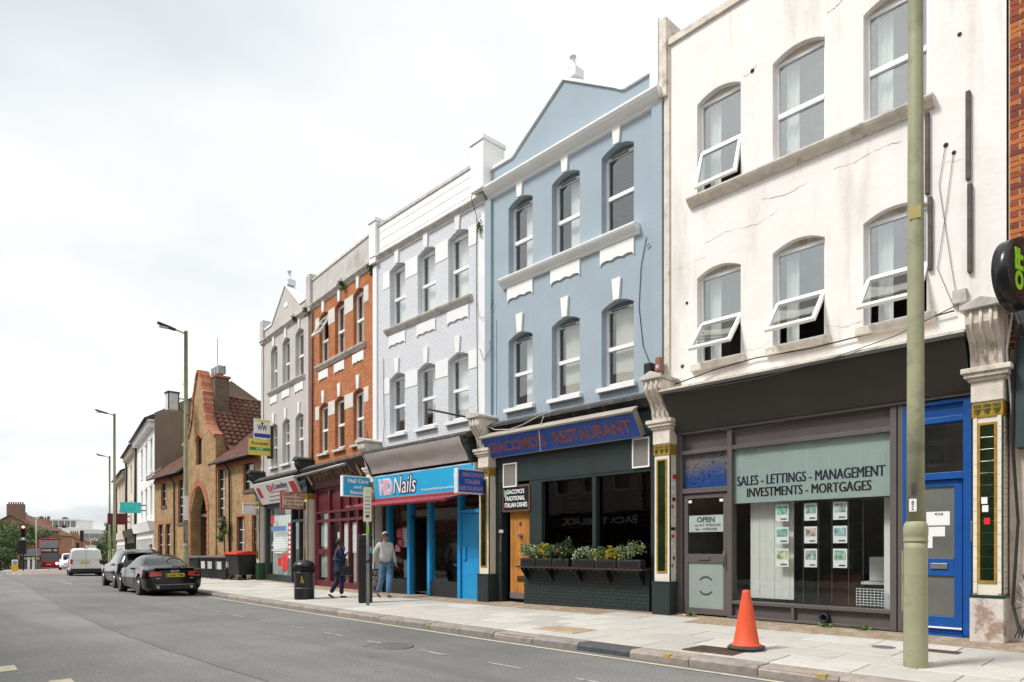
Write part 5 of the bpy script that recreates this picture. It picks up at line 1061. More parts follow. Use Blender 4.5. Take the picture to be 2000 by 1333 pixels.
# ================================================================== far white terrace beyond the bend
orgF = (12.36, 44.72); AF = 9.7
def far_house(label, s0, w, he, wall_m, base, cols, flank=False, shop=None, zb=-.4, hr=2.6):
    a = math.radians(AF); t = thing('terraced_house', label, 'house', wl(orgF, AF, s0, 0, zb), fz(AF), 'far terraced houses')
    ops = []
    for c in cols: ops += [(c, c + 1.0, 6.5, 8.4, .0), (c, c + 1.0, 3.7, 5.5, .0)]
    m_ = MB(); wall_front(m_, 0, w, -.5, he, ops, .2)
    m_.face([(w, 0, -.5), (w, -8.7, -.5), (w, -8.7, he), (w, -4.35, he + hr), (w, 0, he)]); m_.face([(0, -8.7, -.5), (w, -8.7, -.5), (w, -8.7, he), (0, -8.7, he)]); m_.build('wall', wall_m, t)
    m_ = MB(); m_.prism([(0, .0, -.5), (0, -8.7, -.5), (0, -8.7, he + .2), (0, -4.35, he + hr + .3), (0, 0, he + .4)], (-.02, 0, 0)); m_.build('flank_wall', M_flank if flank else wall_m, t)
    r = MB(); r.prism([(0.02, .45, he), (0.02, .45, he + .12), (0.02, -4.35, he + hr + .1), (0.02, -9, he), (0.02, -9, he - .1), (0.02, -4.35, he + hr - .05), (.02, 0, he)], (w - .02, 0, 0)); r = r.build('roof', M_gutter, t)
    MB().box(2.0, 2.8, -4.9, -4.0, he + hr - .5, he + hr + .55).build('chimney', M_flank, r)
    q = MB(); n = int(w / .55)
    for i in range(n): q.box(.2 + i * .55, .42 + i * .55, 0, .35, he - .42, he - .02)
    q.box(0.03, w - .03, 0, .38, he - .1, he - .001); q.build('eaves_brackets', wall_m, t); MB().tube([(0, .5, he + .03), (w, .5, he + .03)], .07, 6).build('gutter', M_blackp, t)
    for o in ops: win2(t, o[0], o[1], o[2], o[3], 0, 1, 2, trim=wall_m, fm=M_upvc, rec=.14); MB().box(o[0] - .12, o[1] + .12, 0, .1, o[3], o[3] + .14).build('hood_mould', wall_m, t)
    MB().box(.1, w - .1, -.3, .06, -.3, 2.6).build('ground_floor', base, t); MB().prism([(.1, 0, 2.7), (.1, .25, 2.7), (.1, .4, 3.3), (.1, 0, 3.3)], (w - .2, 0, 0)).build('shop_fascia', shop or M_white, t)
    k = 0; x = .4
    while x < w - 1.2: win2(t, x, x + 1.1, .3, 2.3, .08, 1, 2, fm=base, rec=.02, cur=False); x += 1.7
    MB().tube([(w - .2, .12, he), (w - .2, .12, 0)], .09, 6).build('downpipe', M_blackp, t); return t
M_fw = mat('far_white_stucco', (.74, .735, .72), .85, var=.05, stain=(.5, .48, .45), st=(.6, .85), sscale=.8); M_fc = mat('far_cream_stucco', (.60, .55, .46), .85, var=.08)
far_house('white stuccoed end house with a bare brown flank wall beyond the yellow brick building', 0, 11.5, 9.4, M_fw, M_fw, (1.2, 4.2, 7.2), True)
far_house('cream stuccoed house with dark shopfront next beyond the white end house', 11.55, 8.8, 9.45, M_fc, M_frd, (1.0, 4.5), shop=M_frd, zb=-.6)
far_house('lower pale far house at the end of the far terrace', 20.4, 12.5, 8.5, mat('far_tan_stucco', (.52, .45, .36), .85, var=.1), M_white, (1.2, 4.8, 8.4), shop=M_fc, zb=-.7)
side_sign('projecting_sign', 'plain turquoise board projecting from the far white house', orgF, AF, 4.9, .3, 1.5, 3.55, 4.25, mat('turquoise_board', (.04, .52, .52), .5), mat('turquoise_rim', (.04, .5, .5), .5), [], M_paper)
side_sign('projecting_sign', 'maroon projecting board beside the turquoise board, far along the terrace', orgF, AF, 17.5, .2, 1.6, 3.15, 4.05, mat('maroon_board', (.12, .012, .03), .5), MATS['maroon_board'], [], M_paper)
# ================================================================== houses across the street, behind the camera (seen in the shop glass)
M_opp = brick_mat('opposite_brick', (.30, .13, .07), (.24, .10, .055), (.33, .27, .2), bump=.4); M_opp2 = mat('opposite_render', (.42, .39, .34), .9, var=.1)
for i in range(11):
    y0 = -14.8 + i * 7.0; t = thing('terraced_house', 'house across the street, seen only as a reflection in the shop glass', 'house', (lx(y0 + 3) - 3.3, y0, -.1), -PI / 2, 'houses across the street')
    t.rotation_euler = (0, 0, PI / 2); t.scale = (1, -1, 1)
    w = 6.9; ops = [(c, c + 1.0, h, h + 1.6, .0) for c in (.9, 3.0, 5.0) for h in (4.3, 7.0)]
    m_ = MB(); wall_front(m_, 0, w, 3.2, 9.2, ops, .2); m_.box(0, w, -8, -.5, -.4, 9.1); m_.build('wall', [M_opp, M_opp2][i % 2], t)
    MB().prism([(0, .3, 9.2), (0, -4, 11.6), (0, -8.3, 9.2)], (w, 0, 0)).build('roof', M_tile2, t)
    for o in ops: win2(t, *o[:4], 0, 1, 2, fm=M_upvc, cur=False)
    MB().box(.1, w - .1, -.4, .1, -.3, .5).build('stall_riser', M_frd, t); MB().box(.1, w - .1, -.4, .0, .5, 2.4).build('shop_window', mat('opposite_shop_glass', (.03, .035, .035), .1, spec=.8), t); MB().box(.05, w - .05, -.4, .25, 2.4, 3.2).build('shop_fascia', [M_black, M_mar, M_green][i % 3], t)
    if i == 5:
        o = text(t, 'BACK TO BLACK', .2, 5.2, 2.62, 2.96, .25, M_paper, bold=.02)
# ================================================================== street lamps
M_lamp = mat('sage_lamp_paint', (.315, .32, .20), .55, var=.12, scale=3, stain=(.17, .16, .105), st=(.52, .8), sscale=3.5)
def street_lamp(label, x, y, aim=PI, door=True):
    t = thing('street_lamp', label, 'street lamp', (x, y, pave_z(x, y)), aim, 'street lamps along the kerb')
    MB().lathe([(.125, -.1), (.122, .0), (.118, 1.32), (.118, 1.40)], n=24).build('base_column', M_lamp, t)
    MB().lathe([(.118, 1.398), (.124, 1.40), (.124, 1.42), (.12, 1.43), (.12, 1.47), (.124, 1.48), (.124, 1.56), (.11, 1.61), (.092, 1.63)], n=24).build('collar', M_lamp, t)
    MB().lathe([(.09, 1.62), (.086, 3), (.076, 7), (.066, 10.0), (.07, 10.0), (.07, 10.06)], n=20).build('shaft', M_lamp, t)
    if door: MB().box(-.06, .06, .112, .128, .62, 1.30).xf(Matrix.Rotation(math.radians(-200), 4, 'Z')).build('service_door', M_lamp, t, .006)
    MB().tube([(.0, 0, 9.93), (.25, 0, 10.0), (.42, 0, 10.03)], .03, 8).build('arm', M_lamp, t)
    MB().prism([(.38, -.09, 9.98), (.38, .09, 9.98), (.62, .13, 10.02), (1.02, .10, 10.12), (1.06, 0, 10.14), (1.02, -.10, 10.12), (.62, -.13, 10.02)], (0, 0, .07)).build('lantern', M_gutter, t, .02)
    MB().box(.66, .98, -.08, .08, 9.985, 10.03).xf(Matrix.Translation((0, 0, .02))).build('lamp_glass', M_stone, t)
    for h, a in (((8.0, 1), (6.7, -1), (6.7, 1)) if y > 10 else ()): MB().tube([(0, 0, h), (0, -a * .3, h)], .018, 6).build('bracket_peg', M_gutter, t)
    return t
l1 = street_lamp('nearest sage green street lamp column before the blue flat door', 8.54, 2.5)
def lamp_note(t, ang, h0, h1, w, mt, nm='sticker', r=.0885): MB().box(-w / 2, w / 2, r, r + .003, h0, h1).xf(Matrix.Rotation(ang, 4, 'Z')).build(nm, mt, t)
va = math.atan2(-2.5, -8.54) - PI - PI / 2
st_ = lamp_note(l1, va - .3, 1.74, 1.88, .075, M_paper)
lamp_note(l1, va - .1, 5.0, 5.14, .12, mat('lamp_patch', (.40, .34, .12), .6), 'paint_patch', .082); lamp_note(l1, va - .2, 1.92, 2.05, .05, M_gutter, 'scratched_mark')
for tx, h in (('8', 1.81), ('2', 1.755)):
    o = text(l1, tx, 0, 1, 0, 1, 0, M_black, 'facade', .02, .002)
    for v in o.data.vertices: a, z, h_ = v.co; v.co = ((a - .5) * .028, .0917 + z * .3, h + h_ * .05)
    o.data.transform(Matrix.Rotation(va - .3, 4, 'Z'))
street_lamp('second sage street lamp in front of the yellow brick gable', 9.05, 28.6); street_lamp('third street lamp beside the far white terrace', 10.95, 47.9); street_lamp('most distant street lamp, its head just below the third', 15.3, 68.6)
bn = thing('lamp_banner', 'white notice strip fixed to the second street lamp', 'notice', (8.98, 28.35, 2.35), 0); MB().box(-.07, .07, -.02, .0, 0, .95).build('panel', M_paper, bn); MB().box(-.02, .02, 0, .15, .4, .46).build('clip', M_gutter, bn)
# ================================================================== pavement things
x, y = 8.38, 4.45
t = thing('traffic_cone', 'orange plastic traffic cone standing on the pavement by the drain cover', 'cone', (x, y, pave_z(x, y) + .012)); M_cone = mat('cone_orange', (.72, .095, .035), .5, var=.1, scale=6, stain=(.45, .10, .05), st=(.6, .8), sscale=5)
MB().lathe([(.185, .045), (.165, .07), (.125, .30), (.085, .55), (.052, .74), (.05, .765), (.035, .775), (.035, .76)], n=28).build('cone', M_cone, t)
MB().lathe([(.245, 0), (.25, .03), (.235, .045), (.17, .055)], n=8).build('base', mat('cone_rubber', (.05, .052, .055), .75, var=.2), t); MB().lathe([(.196, .05), (.192, .062), (.17, .075)], n=28).build('skirt', M_cone, t)
x, y = 8.6, 17.5
t = thing('litter_bin', 'round black litter bin with gold emblem on the pavement', 'bin', (x, y, pave_z(x, y))); MB().lathe([(.265, 0), (.27, .02), (.265, .04), (.27, .70), (.285, .71), (.285, .74)], n=28).build('drum', M_black, t)
MB().lathe([(.25, .74), (.25, .92)], n=24).build('dark_opening', M_dark, t); MB().lathe([(.275, .88), (.29, .90), (.285, .94), (.22, 1.02), (.1, 1.06), (.02, 1.07)], n=28).build('domed_lid', M_black, t)
for a in range(4): MB().box(.24, .275, -.10, .10, .74, .90).xf(Matrix.Rotation(a * PI / 2 + .5, 4, 'Z')).build('lid_post', M_black, t)
for h in (.30,): MB().lathe([(.272, h), (.274, h + .012)], n=28).build('band', M_gal, t)
va2 = math.atan2(-y, -x); M_goldp = mat('gold_paint', (.42, .27, .06), .4, .3)
e_ = MB(); e_.lathe([(.022, 0), (.022, .004)], (.276, 0, .62), 8, axis='x'); e_.prism([(.276, -.03, .46), (.276, .035, .46), (.276, .02, .60), (.276, -.015, .60)], (.004, 0, 0)); e_.prism([(.276, .03, .44), (.276, .06, .44), (.276, .055, .53), (.276, .03, .53)], (.004, 0, 0)); e_.prism([(.276, -.05, .44), (.276, -.03, .44), (.276, -.0, .5), (.276, -.02, .5)], (.004, 0, 0))
e_.xf(Matrix.Rotation(va2 - .25, 4, 'Z')).build('tidy_figure_emblem', M_goldp, t)
x, y = 9.0, 15.0
t = thing('ticket_machine', 'tall black ticket machine post on the pavement beside the sign pole', 'machine', (x, y, pave_z(x, y)), -math.radians(28)); MB().box(-.17, .17, -.15, .15, 0, 1.52).build('body', M_black, t, .03); MB().box(-.175, .175, -.155, .155, 1.52, 1.70).build('head', M_blackp, t, .03); MB().box(.06, .15, -.158, -.150, 1.25, 1.4).build('screen', mat('cyan_screen', (.08, .35, .48), .2), t); MB().box(-.18, .18, -.16, .16, .80, .83).build('band', M_blackp, t)
x, y = 8.62, 14.25
t = thing('sign_pole', 'grey pole with a tall narrow parking plate in front of the ticket machine', 'sign', (x, y, pave_z(x, y)), -math.radians(32)); MB().tube([(0, 0, -.05), (0, 0, 2.75)], .038, 12).build('pole', M_gal, t); MB().box(-.105, .085, -.055, -.04, 2.0, 2.82).build('plate', mat('cream_plate', (.66, .66, .54), .5), t, .004)
for h, mm in ((2.72, MATS['yellow_board']), (2.1, M_navy)): MB().box(-.05, .03, -.06, -.055, h, h + .06).build('plate_mark', mm, t)
for k in range(5): MB().box(-.07, .05, -.058, -.055, 2.22 + k * .09, 2.235 + k * .09).build('plate_line', M_gutter, t)
MB().box(-.04, .03, -.046, -.038, 1.72, 1.92).build('green_sticker', mat('green_vinyl', (.22, .55, .05), .5), t); MB().lathe([(.043, 1.02), (.043, 1.1)], n=10).build('clamp', M_black, t)
def wheelie(label, x, y, rz, lid, stick):
    t = thing('wheelie_bin', label, 'bin', (x, y, pave_z(x, y)), rz, 'wheelie bins against the yellow building'); m_ = MB(); a = [(-.20, -.24), (.20, -.24), (.20, .24), (-.20, .24)]; b = [(-.28, -.33), (.28, -.33), (.28, .33), (-.28, .33)]
    lo = [(p[0], p[1], .05) for p in a]; hi = [(p[0] * .82, p[1] * .9, .95) for p in b]; m_.face(lo); m_.face(hi)
    for i in range(4): j = (i + 1) % 4; m_.face([lo[i], lo[j], hi[j], hi[i]])
    m_.build('body', mat('bin_grey_black', (.035, .037, .04), .5, var=.15), t, .02); MB().prism([(-.25, -.33, .95), (-.25, .33, .95), (-.25, .33, 1.0), (-.25, .1, 1.07), (-.25, -.33, 1.02)], (.50, 0, 0)).build('lid', lid, t, .012)
    for s in (-.2, .2): MB().lathe([(.1, -.03), (.1, .03)], (s, .26, .1), 12, axis='x').build('wheel', M_black, t)
    if stick: MB().box(-.17, .02, -.252, -.242, .48, .82).xf(Matrix.Rotation(.063, 4, 'X')).build('label_sticker', M_paper, t)
M_lidg = mat('grey_lid', (.13, .13, .135), .5); M_lido = mat('orange_lid', (.42, .10, .03), .55)
for i, (yy, lid, st, lb) in enumerate(((30.62, M_lidg, 1, 'wheelie bin with grey lid right next to the big red-lidded bin'), (31.30, M_lido, 1, 'wheelie bin with the orange lid among the grey-lidded ones'), (31.98, M_lidg, 1, 'grey-lidded wheelie bin just left of the orange-lidded one'), (32.7, M_lidg, 1, 'grey-lidded wheelie bin third from the left end of the row'), (33.5, M_lidg, 0, 'grey-lidded wheelie bin without sticker, second from the left end'), (34.3, M_lidg, 1, 'grey-lidded wheelie bin at the left end of the row'))): wheelie(lb, 11.42 + R.uniform(-.2, .2), 30.75 + (yy - 30.62) * 1.32, -PI / 2 + .75 + R.uniform(-.15, .15), lid, st)
t = thing('wheeled_container', 'large black wheeled rubbish container with a red lid against the yellow wall', 'bin', (11.72, 29.72, pave_z(11.7, 29.7)), -PI / 2 + .06); m_ = MB(); lo = [(-.52, -.38, .22), (.52, -.38, .22), (.52, .38, .22), (-.52, .38, .22)]; hi = [(-.62, -.5, 1.08), (.62, -.5, 1.08), (.62, .5, 1.08), (-.62, .5, 1.08)]; m_.face(lo); m_.face(hi)
for i in range(4): j = (i + 1) % 4; m_.face([lo[i], lo[j], hi[j], hi[i]])
m_.build('body', M_blackp, t, .03); MB().prism([(-.66, -.55, 1.08), (-.66, .52, 1.08), (-.66, .52, 1.16), (-.66, .0, 1.25), (-.66, -.55, 1.15)], (1.32, 0, 0)).build('lid', mat('red_lid', (.55, .03, .02), .5), t, .02)
for a in (-.42, .42):
    for b in (-.3, .3): MB().lathe([(.1, -.03), (.1, .03)], (a, b, .1), 12, axis='x').build('wheel', M_gutter, t); MB().box(a - .05, a + .05, b - .03, b + .03, .12, .24).build('fork', M_gal, t)
gr_ = MB(); rr = random.Random(9)
for k in range(9): p = Vector((-.40 + rr.uniform(-.12, .12), -.475, .72 + rr.uniform(-.2, .2))); gr_.tube([p, p + Vector((rr.uniform(-.08, .08), .02 * 0, rr.uniform(.05, .15))), p + Vector((rr.uniform(-.1, .1), 0, rr.uniform(-.1, .1)))], .008, 4)
gr_.build('graffiti_scrawl', M_paper, t)
# ================================================================== vehicles
M_cblk = mat('car_black', (.005, .0055, .007), .10, var=0, spec=.4, coat=.2); M_cgry = mat('car_dark_grey', (.007, .008, .0095), .14, var=0, spec=.5, coat=.25); M_cwht = mat('car_white', (.72, .73, .74), .25, var=.02, coat=.6)
M_tyre = mat('tyre', (.016, .016, .016), .85); M_rim = mat('alloy', (.45, .45, .46), .3, .9, var=.05); M_cgl = mat('car_glass', (.010, .011, .012), .05, spec=.9); M_tail = mat('tail_red', (.50, .012, .012), .15, spec=.7, coat=.5); M_plate = mat('plate_yellow', (.68, .47, .02), .4); M_plw = mat('plate_white', (.75, .75, .75), .4)
def interp(ST, y):
    for i in range(len(ST) - 1):
        if ST[i][0] <= y <= ST[i + 1][0]:
            t = (y - ST[i][0]) / (ST[i + 1][0] - ST[i][0]); p0, p1, p2, p3 = ST[max(i - 1, 0)], ST[i], ST[i + 1], ST[min(i + 2, len(ST) - 1)]; out = []
            for k in range(1, len(ST[0])):
                m1 = (p2[k] - p0[k]) / (p2[0] - p0[0]) * (p2[0] - p1[0]); m2 = (p3[k] - p1[k]) / (p3[0] - p1[0]) * (p2[0] - p1[0]); a = t * t
                out.append((2 * a * t - 3 * a + 1) * p1[k] + (a * t - 2 * a + t) * m1 + (-2 * a * t + 3 * a) * p2[k] + (a * t - a) * m2)
            return out
    return list(ST[-1][1:])
def car(label, loc, rz, ST, paint, side=(), rear=(0, 0), front=(0, 0), wb=(.95, 3.75), wr=.33, pil=(), name='parked_car', cat='car', plate=None, tails=None, heads=None, group=None, spokes=5):
    t = thing(name, label, cat, loc, rz, group); L_ = ST[-1][0]; ys = sorted(set([i * L_ / 90 for i in range(91)])); part = {}
    def ring(y):
        zb, zl, zt, wbm, wl_, wt = interp(ST, y); g = max(zt - zl, .0); K = [(0, zb), (wbm * .86, zb), (wbm * .97, zb + .10), (wbm, (zb + zl) * .52), (wl_ * 1.0, zl), (wt + (wl_ - wt) * .10, zt - min(.09, g * .4)), (wt * .82, zt - .012), (0, zt + .018)]; n = (1, 1, 3, 4, 5, 2, 4); P = []
        for (a, b), q in zip(zip(K, K[1:]), n):
            for i in range(q): P.append((a[0] + (b[0] - a[0]) * i / q, a[1] + (b[1] - a[1]) * i / q, i))
        P.append((K[-1][0], K[-1][1], 0)); return P, g
    RG = [(y, *ring(y)) for y in ys]; idx = [0, 1, 2, 5, 9, 14, 16, 20]
    for (y0, A, g0), (y1, B_, g1) in zip(RG, RG[1:]):
        ym = (y0 + y1) / 2; g = (g0 + g1) / 2
        for sg_ in (-1, 1):
            for i in range(len(A) - 1):
                zm = (A[i][1] + B_[i][1]) / 2; cls = 'body'
                if any((ym - w) ** 2 + (zm - wr) ** 2 < (wr + .05) ** 2 for w in wb) and 1 <= i < 9: continue
                if 10 <= i < 13 and g > .14 and side and side[0] < ym < side[1]: cls = 'body' if any(a < ym < b for a, b in pil) else ('side_window_left' if sg_ < 0 else 'side_window_right')
                if i >= 15 and rear[0] < ym < rear[1]: cls = 'rear_window'
                if i >= 15 and front[0] < ym < front[1]: cls = 'windscreen'
                part.setdefault(cls, MB()).face([(sg_ * A[i][0], y0, A[i][1]), (sg_ * A[i + 1][0], y0, A[i + 1][1]), (sg_ * B_[i + 1][0], y1, B_[i + 1][1]), (sg_ * B_[i][0], y1, B_[i][1])], 0, True)
    for y, A, g in (RG[0], RG[-1]): part['body'].face([(a[0], y, a[1]) for a in A] + [(-a[0], y, a[1]) for a in A[::-1][1:-1]])
    bo = part.pop('body').build('body', paint, t)
    for k, m_ in part.items(): m_.build('side_window' if 'side' in k else k, M_cgl, t)
    MB().box(-.72, .72, .3, L_ - .3, .16, .62).build('underbody', M_dark, t)
    hw = interp(ST, wb[0])[3]
    for yw in wb:
        for sg_ in (-1, 1):
            w = MB().lathe([(wr * .66, -.11), (wr * .9, -.115), (wr, -.08), (wr, .08), (wr * .9, .115), (wr * .66, .11)], (sg_ * (hw - .105), yw, wr), 24, axis='x').build('wheel', M_tyre, t)
            r = MB(); xo = sg_ * (hw + .0)
            for k in range(spokes): r.box(-.012, .012, -.035, .035, .03, wr * .66).xf(Matrix.Identity(4)); 
            r = MB()
            for k in range(spokes):
                q = MB().box(-.012, .012, -.032, .032, .02, wr * .67); q.xf(Matrix.Translation((xo, yw, wr)) @ Matrix.Rotation(2 * PI * k / spokes, 4, 'X')); r.v, r.f, r.m, r.sm = r.v + q.v, r.f + [[i + len(r.v) for i in f] for f in q.f], r.m + q.m, r.sm + q.sm
            r.lathe([(wr * .68, -.02), (wr * .68, .012), (wr * .62, .012), (wr * .62, -.02)], (xo, yw, wr), 20, axis='x'); r.build('rim', M_rim, w); MB().lathe([(wr * .62, -.01), (wr * .62, .0)], (xo - sg_ * .07, yw, wr), 18, axis='x').build('brake_disc', M_gutter, w)
    return t, bo
ST = [(0, .36, .80, .86, .72, .74, .55), (.05, .28, .88, .925, .85, .84, .66), (.30, .20, .93, .965, .91, .88, .70), (.72, .18, .945, 1.0, .92, .88, .62), (1.3, .18, .94, 1.24, .92, .87, .60), (1.85, .18, .93, 1.36, .915, .86, .57), (2.4, .18, .91, 1.365, .91, .86, .57), (2.95, .18, .905, 1.26, .915, .86, .58), (3.45, .18, .90, .99, .92, .86, .62), (3.95, .19, .84, .88, .91, .82, .6), (4.4, .22, .72, .76, .86, .72, .5), (4.62, .32, .58, .6, .6, .5, .3)]
au, bo = car('glossy black coupe parked nearest at the kerb', (6.92, 22.9, road_z(6.98, 24) - .02), -math.radians(2.5), ST, M_cblk, (1.0, 3.3), (.78, 1.66), (2.72, 3.38), (.92, 3.72), .335, ((2.05, 2.16), (.95, 1.08)), group='parked vehicles', spokes=7)
for sg_ in (-1, 1):
    MB().prism([(sg_ * .40, -.022, .70), (sg_ * .78, -.022, .68), (sg_ * .80, .05, .80), (sg_ * .74, -.022, .835), (sg_ * .42, -.022, .83)], (0, .06, 0)).build('tail_light', M_tail, au, .012)
    MB().prism([(sg_ * .76, -.01, .69), (sg_ * .905, .28, .74), (sg_ * .905, .30, .84), (sg_ * .77, -.005, .84)], (sg_ * -.05, .03, 0)).build('tail_light', M_tail, au)
    MB().lathe([(.05, -.03), (.05, .1), (.035, .1), (.035, -.02)], (sg_ * .52, 0, .33), 14, axis='y').build('exhaust', M_rim, au); MB().box(sg_ * .97, sg_ * 1.12, 2.95, 3.06, .93, 1.08).build('door_mirror', M_cblk, au, .03)
MB().box(-.30, .30, -.028, -.015, .66, .78).build('number_plate', M_plate, au, .004)
def rtext(t, body, x0, x1, h0, h1, y, mm):
    o = text(t, body, 0, 1, 0, 1, 0, mm, 'facade', .04, .003)
    for v in o.data.vertices: a, z, h = v.co; v.co = (x0 + (x1 - x0) * a, y - z, h0 + (h1 - h0) * h)
rtext(au, 'LV61 YSS', -.20, .26, .685, .755, -.030, M_black); MB().box(-.29, -.24, -.031, -.028, .67, .77).build('plate_flag', MATS['board_blue'], au)
for k in range(4): MB().lathe([(.042, -.004), (.042, .004), (.033, .004), (.033, -.004)], (-.10 + k * .062, -.022 + .01 * 0, .85), 16, axis='y').build('ring_emblem', M_rim, au)
for k_ in (-.52, .52): MB().box(k_ - .06, k_ + .06, -.02, -.012, .61, .635).build('badge', M_rim, au)
MB().box(-.66, .66, -.012, .06, .24, .40).build('diffuser', M_blackp, au, .02); MB().box(-.62, .62, -.018, .0, .405, .418).build('chrome_strip', M_rim, au); MB().prism([(-.62, -.03, .925), (-.62, .25, .95), (-.62, .25, .985), (-.62, -.05, .955)], (1.24, 0, 0)).build('boot_spoiler', M_cblk, au, .01)
for sg_ in (-1, 1):
    tr = []
    for k in range(19):
        yy = 1.0 + k * .13; q = interp(ST, yy); tr.append((sg_ * (q[4] + .004), yy, q[1] + .012))
    MB().tube(tr, .011, 5).build('window_trim', M_rim, au); MB().tube([(sg_ * .912, 1.75, .80), (sg_ * .92, 1.95, .805)], .014, 6).build('door_handle', M_cblk, au)
    MB().tube([(sg_ * .925, 1.55, .30), (sg_ * .925, 1.52, .62), (sg_ * .89, 1.62, .90)], .005, 4).build('door_gap', M_dark, au); MB().tube([(sg_ * .925, 2.95, .28), (sg_ * .925, 2.95, .62), (sg_ * .885, 2.95, .88)], .005, 4).build('door_gap', M_dark, au)
au.scale = (.93, .96, .95)
ST2 = [(0, .42, .92, .98, .74, .76, .58), (.06, .32, .98, 1.10, .86, .84, .62), (.25, .25, 1.03, 1.36, .91, .87, .62), (.5, .22, 1.03, 1.54, .92, .88, .62), (.9, .22, 1.02, 1.60, .925, .88, .62), (1.7, .22, .99, 1.625, .92, .87, .61), (2.4, .22, .97, 1.57, .92, .87, .60), (2.9, .22, .97, 1.32, .92, .87, .62), (3.35, .22, .98, 1.06, .92, .86, .64), (3.9, .24, .92, .96, .91, .82, .6), (4.25, .27, .78, .82, .82, .7, .5), (4.42, .36, .62, .65, .6, .5, .3)]
sv_, bo = car('dark grey hatchback SUV parked ahead of the black coupe', (7.52, 28.55, road_z(7.5, 30) - .02), -math.radians(4.5), ST2, M_cgry, (.55, 3.15), (.10, .46), (2.5, 3.3), (.80, 3.45), .345, ((1.45, 1.56), (2.4, 2.5)), group='parked vehicles', spokes=10)
for sg_ in (-1, 1):
    MB().prism([(sg_ * .34, -.02, .86), (sg_ * .78, -.02, .84), (sg_ * .88, .16, .93), (sg_ * .86, .12, 1.03), (sg_ * .40, -.01, .97)], (0, .07, 0)).build('tail_light', M_tail, sv_, .012); MB().box(sg_ * .98, sg_ * 1.14, 2.75, 2.87, 1.0, 1.18).build('door_mirror', M_cgry, sv_, .03); MB().box(sg_ * .5, sg_ * .8, -.03, .02, .46, .50).build('reflector', M_tail, sv_)
MB().box(-.28, .28, -.02, .0, .70, .82).build('number_plate', M_plate, sv_); MB().prism([(-.6, .28, 1.50), (-.6, .02, 1.485), (-.6, .02, 1.51), (-.6, .4, 1.56)], (1.2, 0, 0)).build('roof_spoiler', M_cgry, sv_, .01); MB().box(-.8, .8, -.03, .2, .28, .44).build('lower_bumper', M_blackp, sv_, .03)
for sg_ in (-.55, .55): MB().tube([(sg_, .7, 1.63), (sg_, 1.5, 1.655), (sg_, 2.3, 1.60)], .018, 6).build('roof_rail', M_rim, sv_)
sv_.scale = (.96, .97, .93)
ST3 = [(0, .36, 1.0, 1.70, .84, .85, .74), (.05, .3, 1.05, 1.78, .9, .89, .77), (.5, .26, 1.05, 1.82, .91, .90, .78), (1.5, .26, 1.05, 1.84, .91, .90, .78), (2.3, .26, 1.05, 1.82, .91, .90, .76), (2.9, .26, 1.05, 1.62, .91, .89, .72), (3.4, .26, 1.04, 1.16, .91, .87, .66), (3.9, .28, .95, 1.02, .89, .82, .6), (4.3, .32, .7, .74, .7, .6, .4)]
vn, bo = car('small white panel van parked beyond the dark SUV', (10.1, 51.3, road_z(10.2, 52.5) - .02), -math.radians(8), ST3, M_cwht, (2.0, 2.9), (0, 0), (2.6, 3.5), (.75, 3.35), .32, (), 'parked_van', 'van', group='parked vehicles')
for sg_ in (-1, 1): MB().box(sg_ * .74, sg_ * .87, -.03, .06, .82, 1.12).build('tail_light', M_tail, vn, .01); MB().box(sg_ * .95, sg_ * 1.15, 2.75, 2.85, 1.05, 1.28).build('door_mirror', M_black, vn, .02)
MB().box(-.34, .20, -.02, .0, .84, .98).build('number_plate', M_plate, vn); MB().box(-.86, .86, -.05, .1, .30, .52).build('rear_bumper', M_blackp, vn, .03); MB().box(-.006, .006, -.012, .0, .55, 1.68).build('door_gap', M_gutter, vn); MB().box(-.78, .78, -.008, .0, 1.06, 1.075).build('door_crease', M_gutter, vn); MB().box(-.12, .12, .2, .3, 1.80, 1.86).build('brake_lamp', M_tail, vn)
w3, bo = car('white car facing the camera, half hidden behind the white van', (14.6, 81.7, road_z(14, 79)), math.radians(171), ST2, M_cwht, (.55, 3.15), (.1, .46), (2.5, 3.3), (.8, 3.45), .34, (), 'oncoming_car', group='traffic')
for sg_ in (-1, 1): MB().box(sg_ * .55, sg_ * .8, 4.15, 4.3, .68, .84).build('headlight', M_glass, w3, .02)
MB().box(-.26, .26, 4.40, 4.43, .42, .54).build('number_plate', M_plw, w3); MB().box(-.5, .5, 4.28, 4.40, .56, .70).build('grille', M_black, w3)
d4, bo = car('dark car at the left edge beyond the junction', (7.15, 68.0, road_z(7, 67)), math.radians(118), ST, M_cblk, (1.0, 3.3), (.78, 1.66), (2.72, 3.38), (.92, 3.72), .335, (), 'passing_car', group='traffic')
for sg_ in (-1, 1): MB().box(sg_ * .5, sg_ * .8, -.02, .05, .7, .82).build('tail_light', M_tail, d4)
M_bus = mat('bus_red', (.48, .012, .014), .25, var=.04, coat=.6); M_head = emit_mat('headlight_on', (1, .95, .85), 3.0)
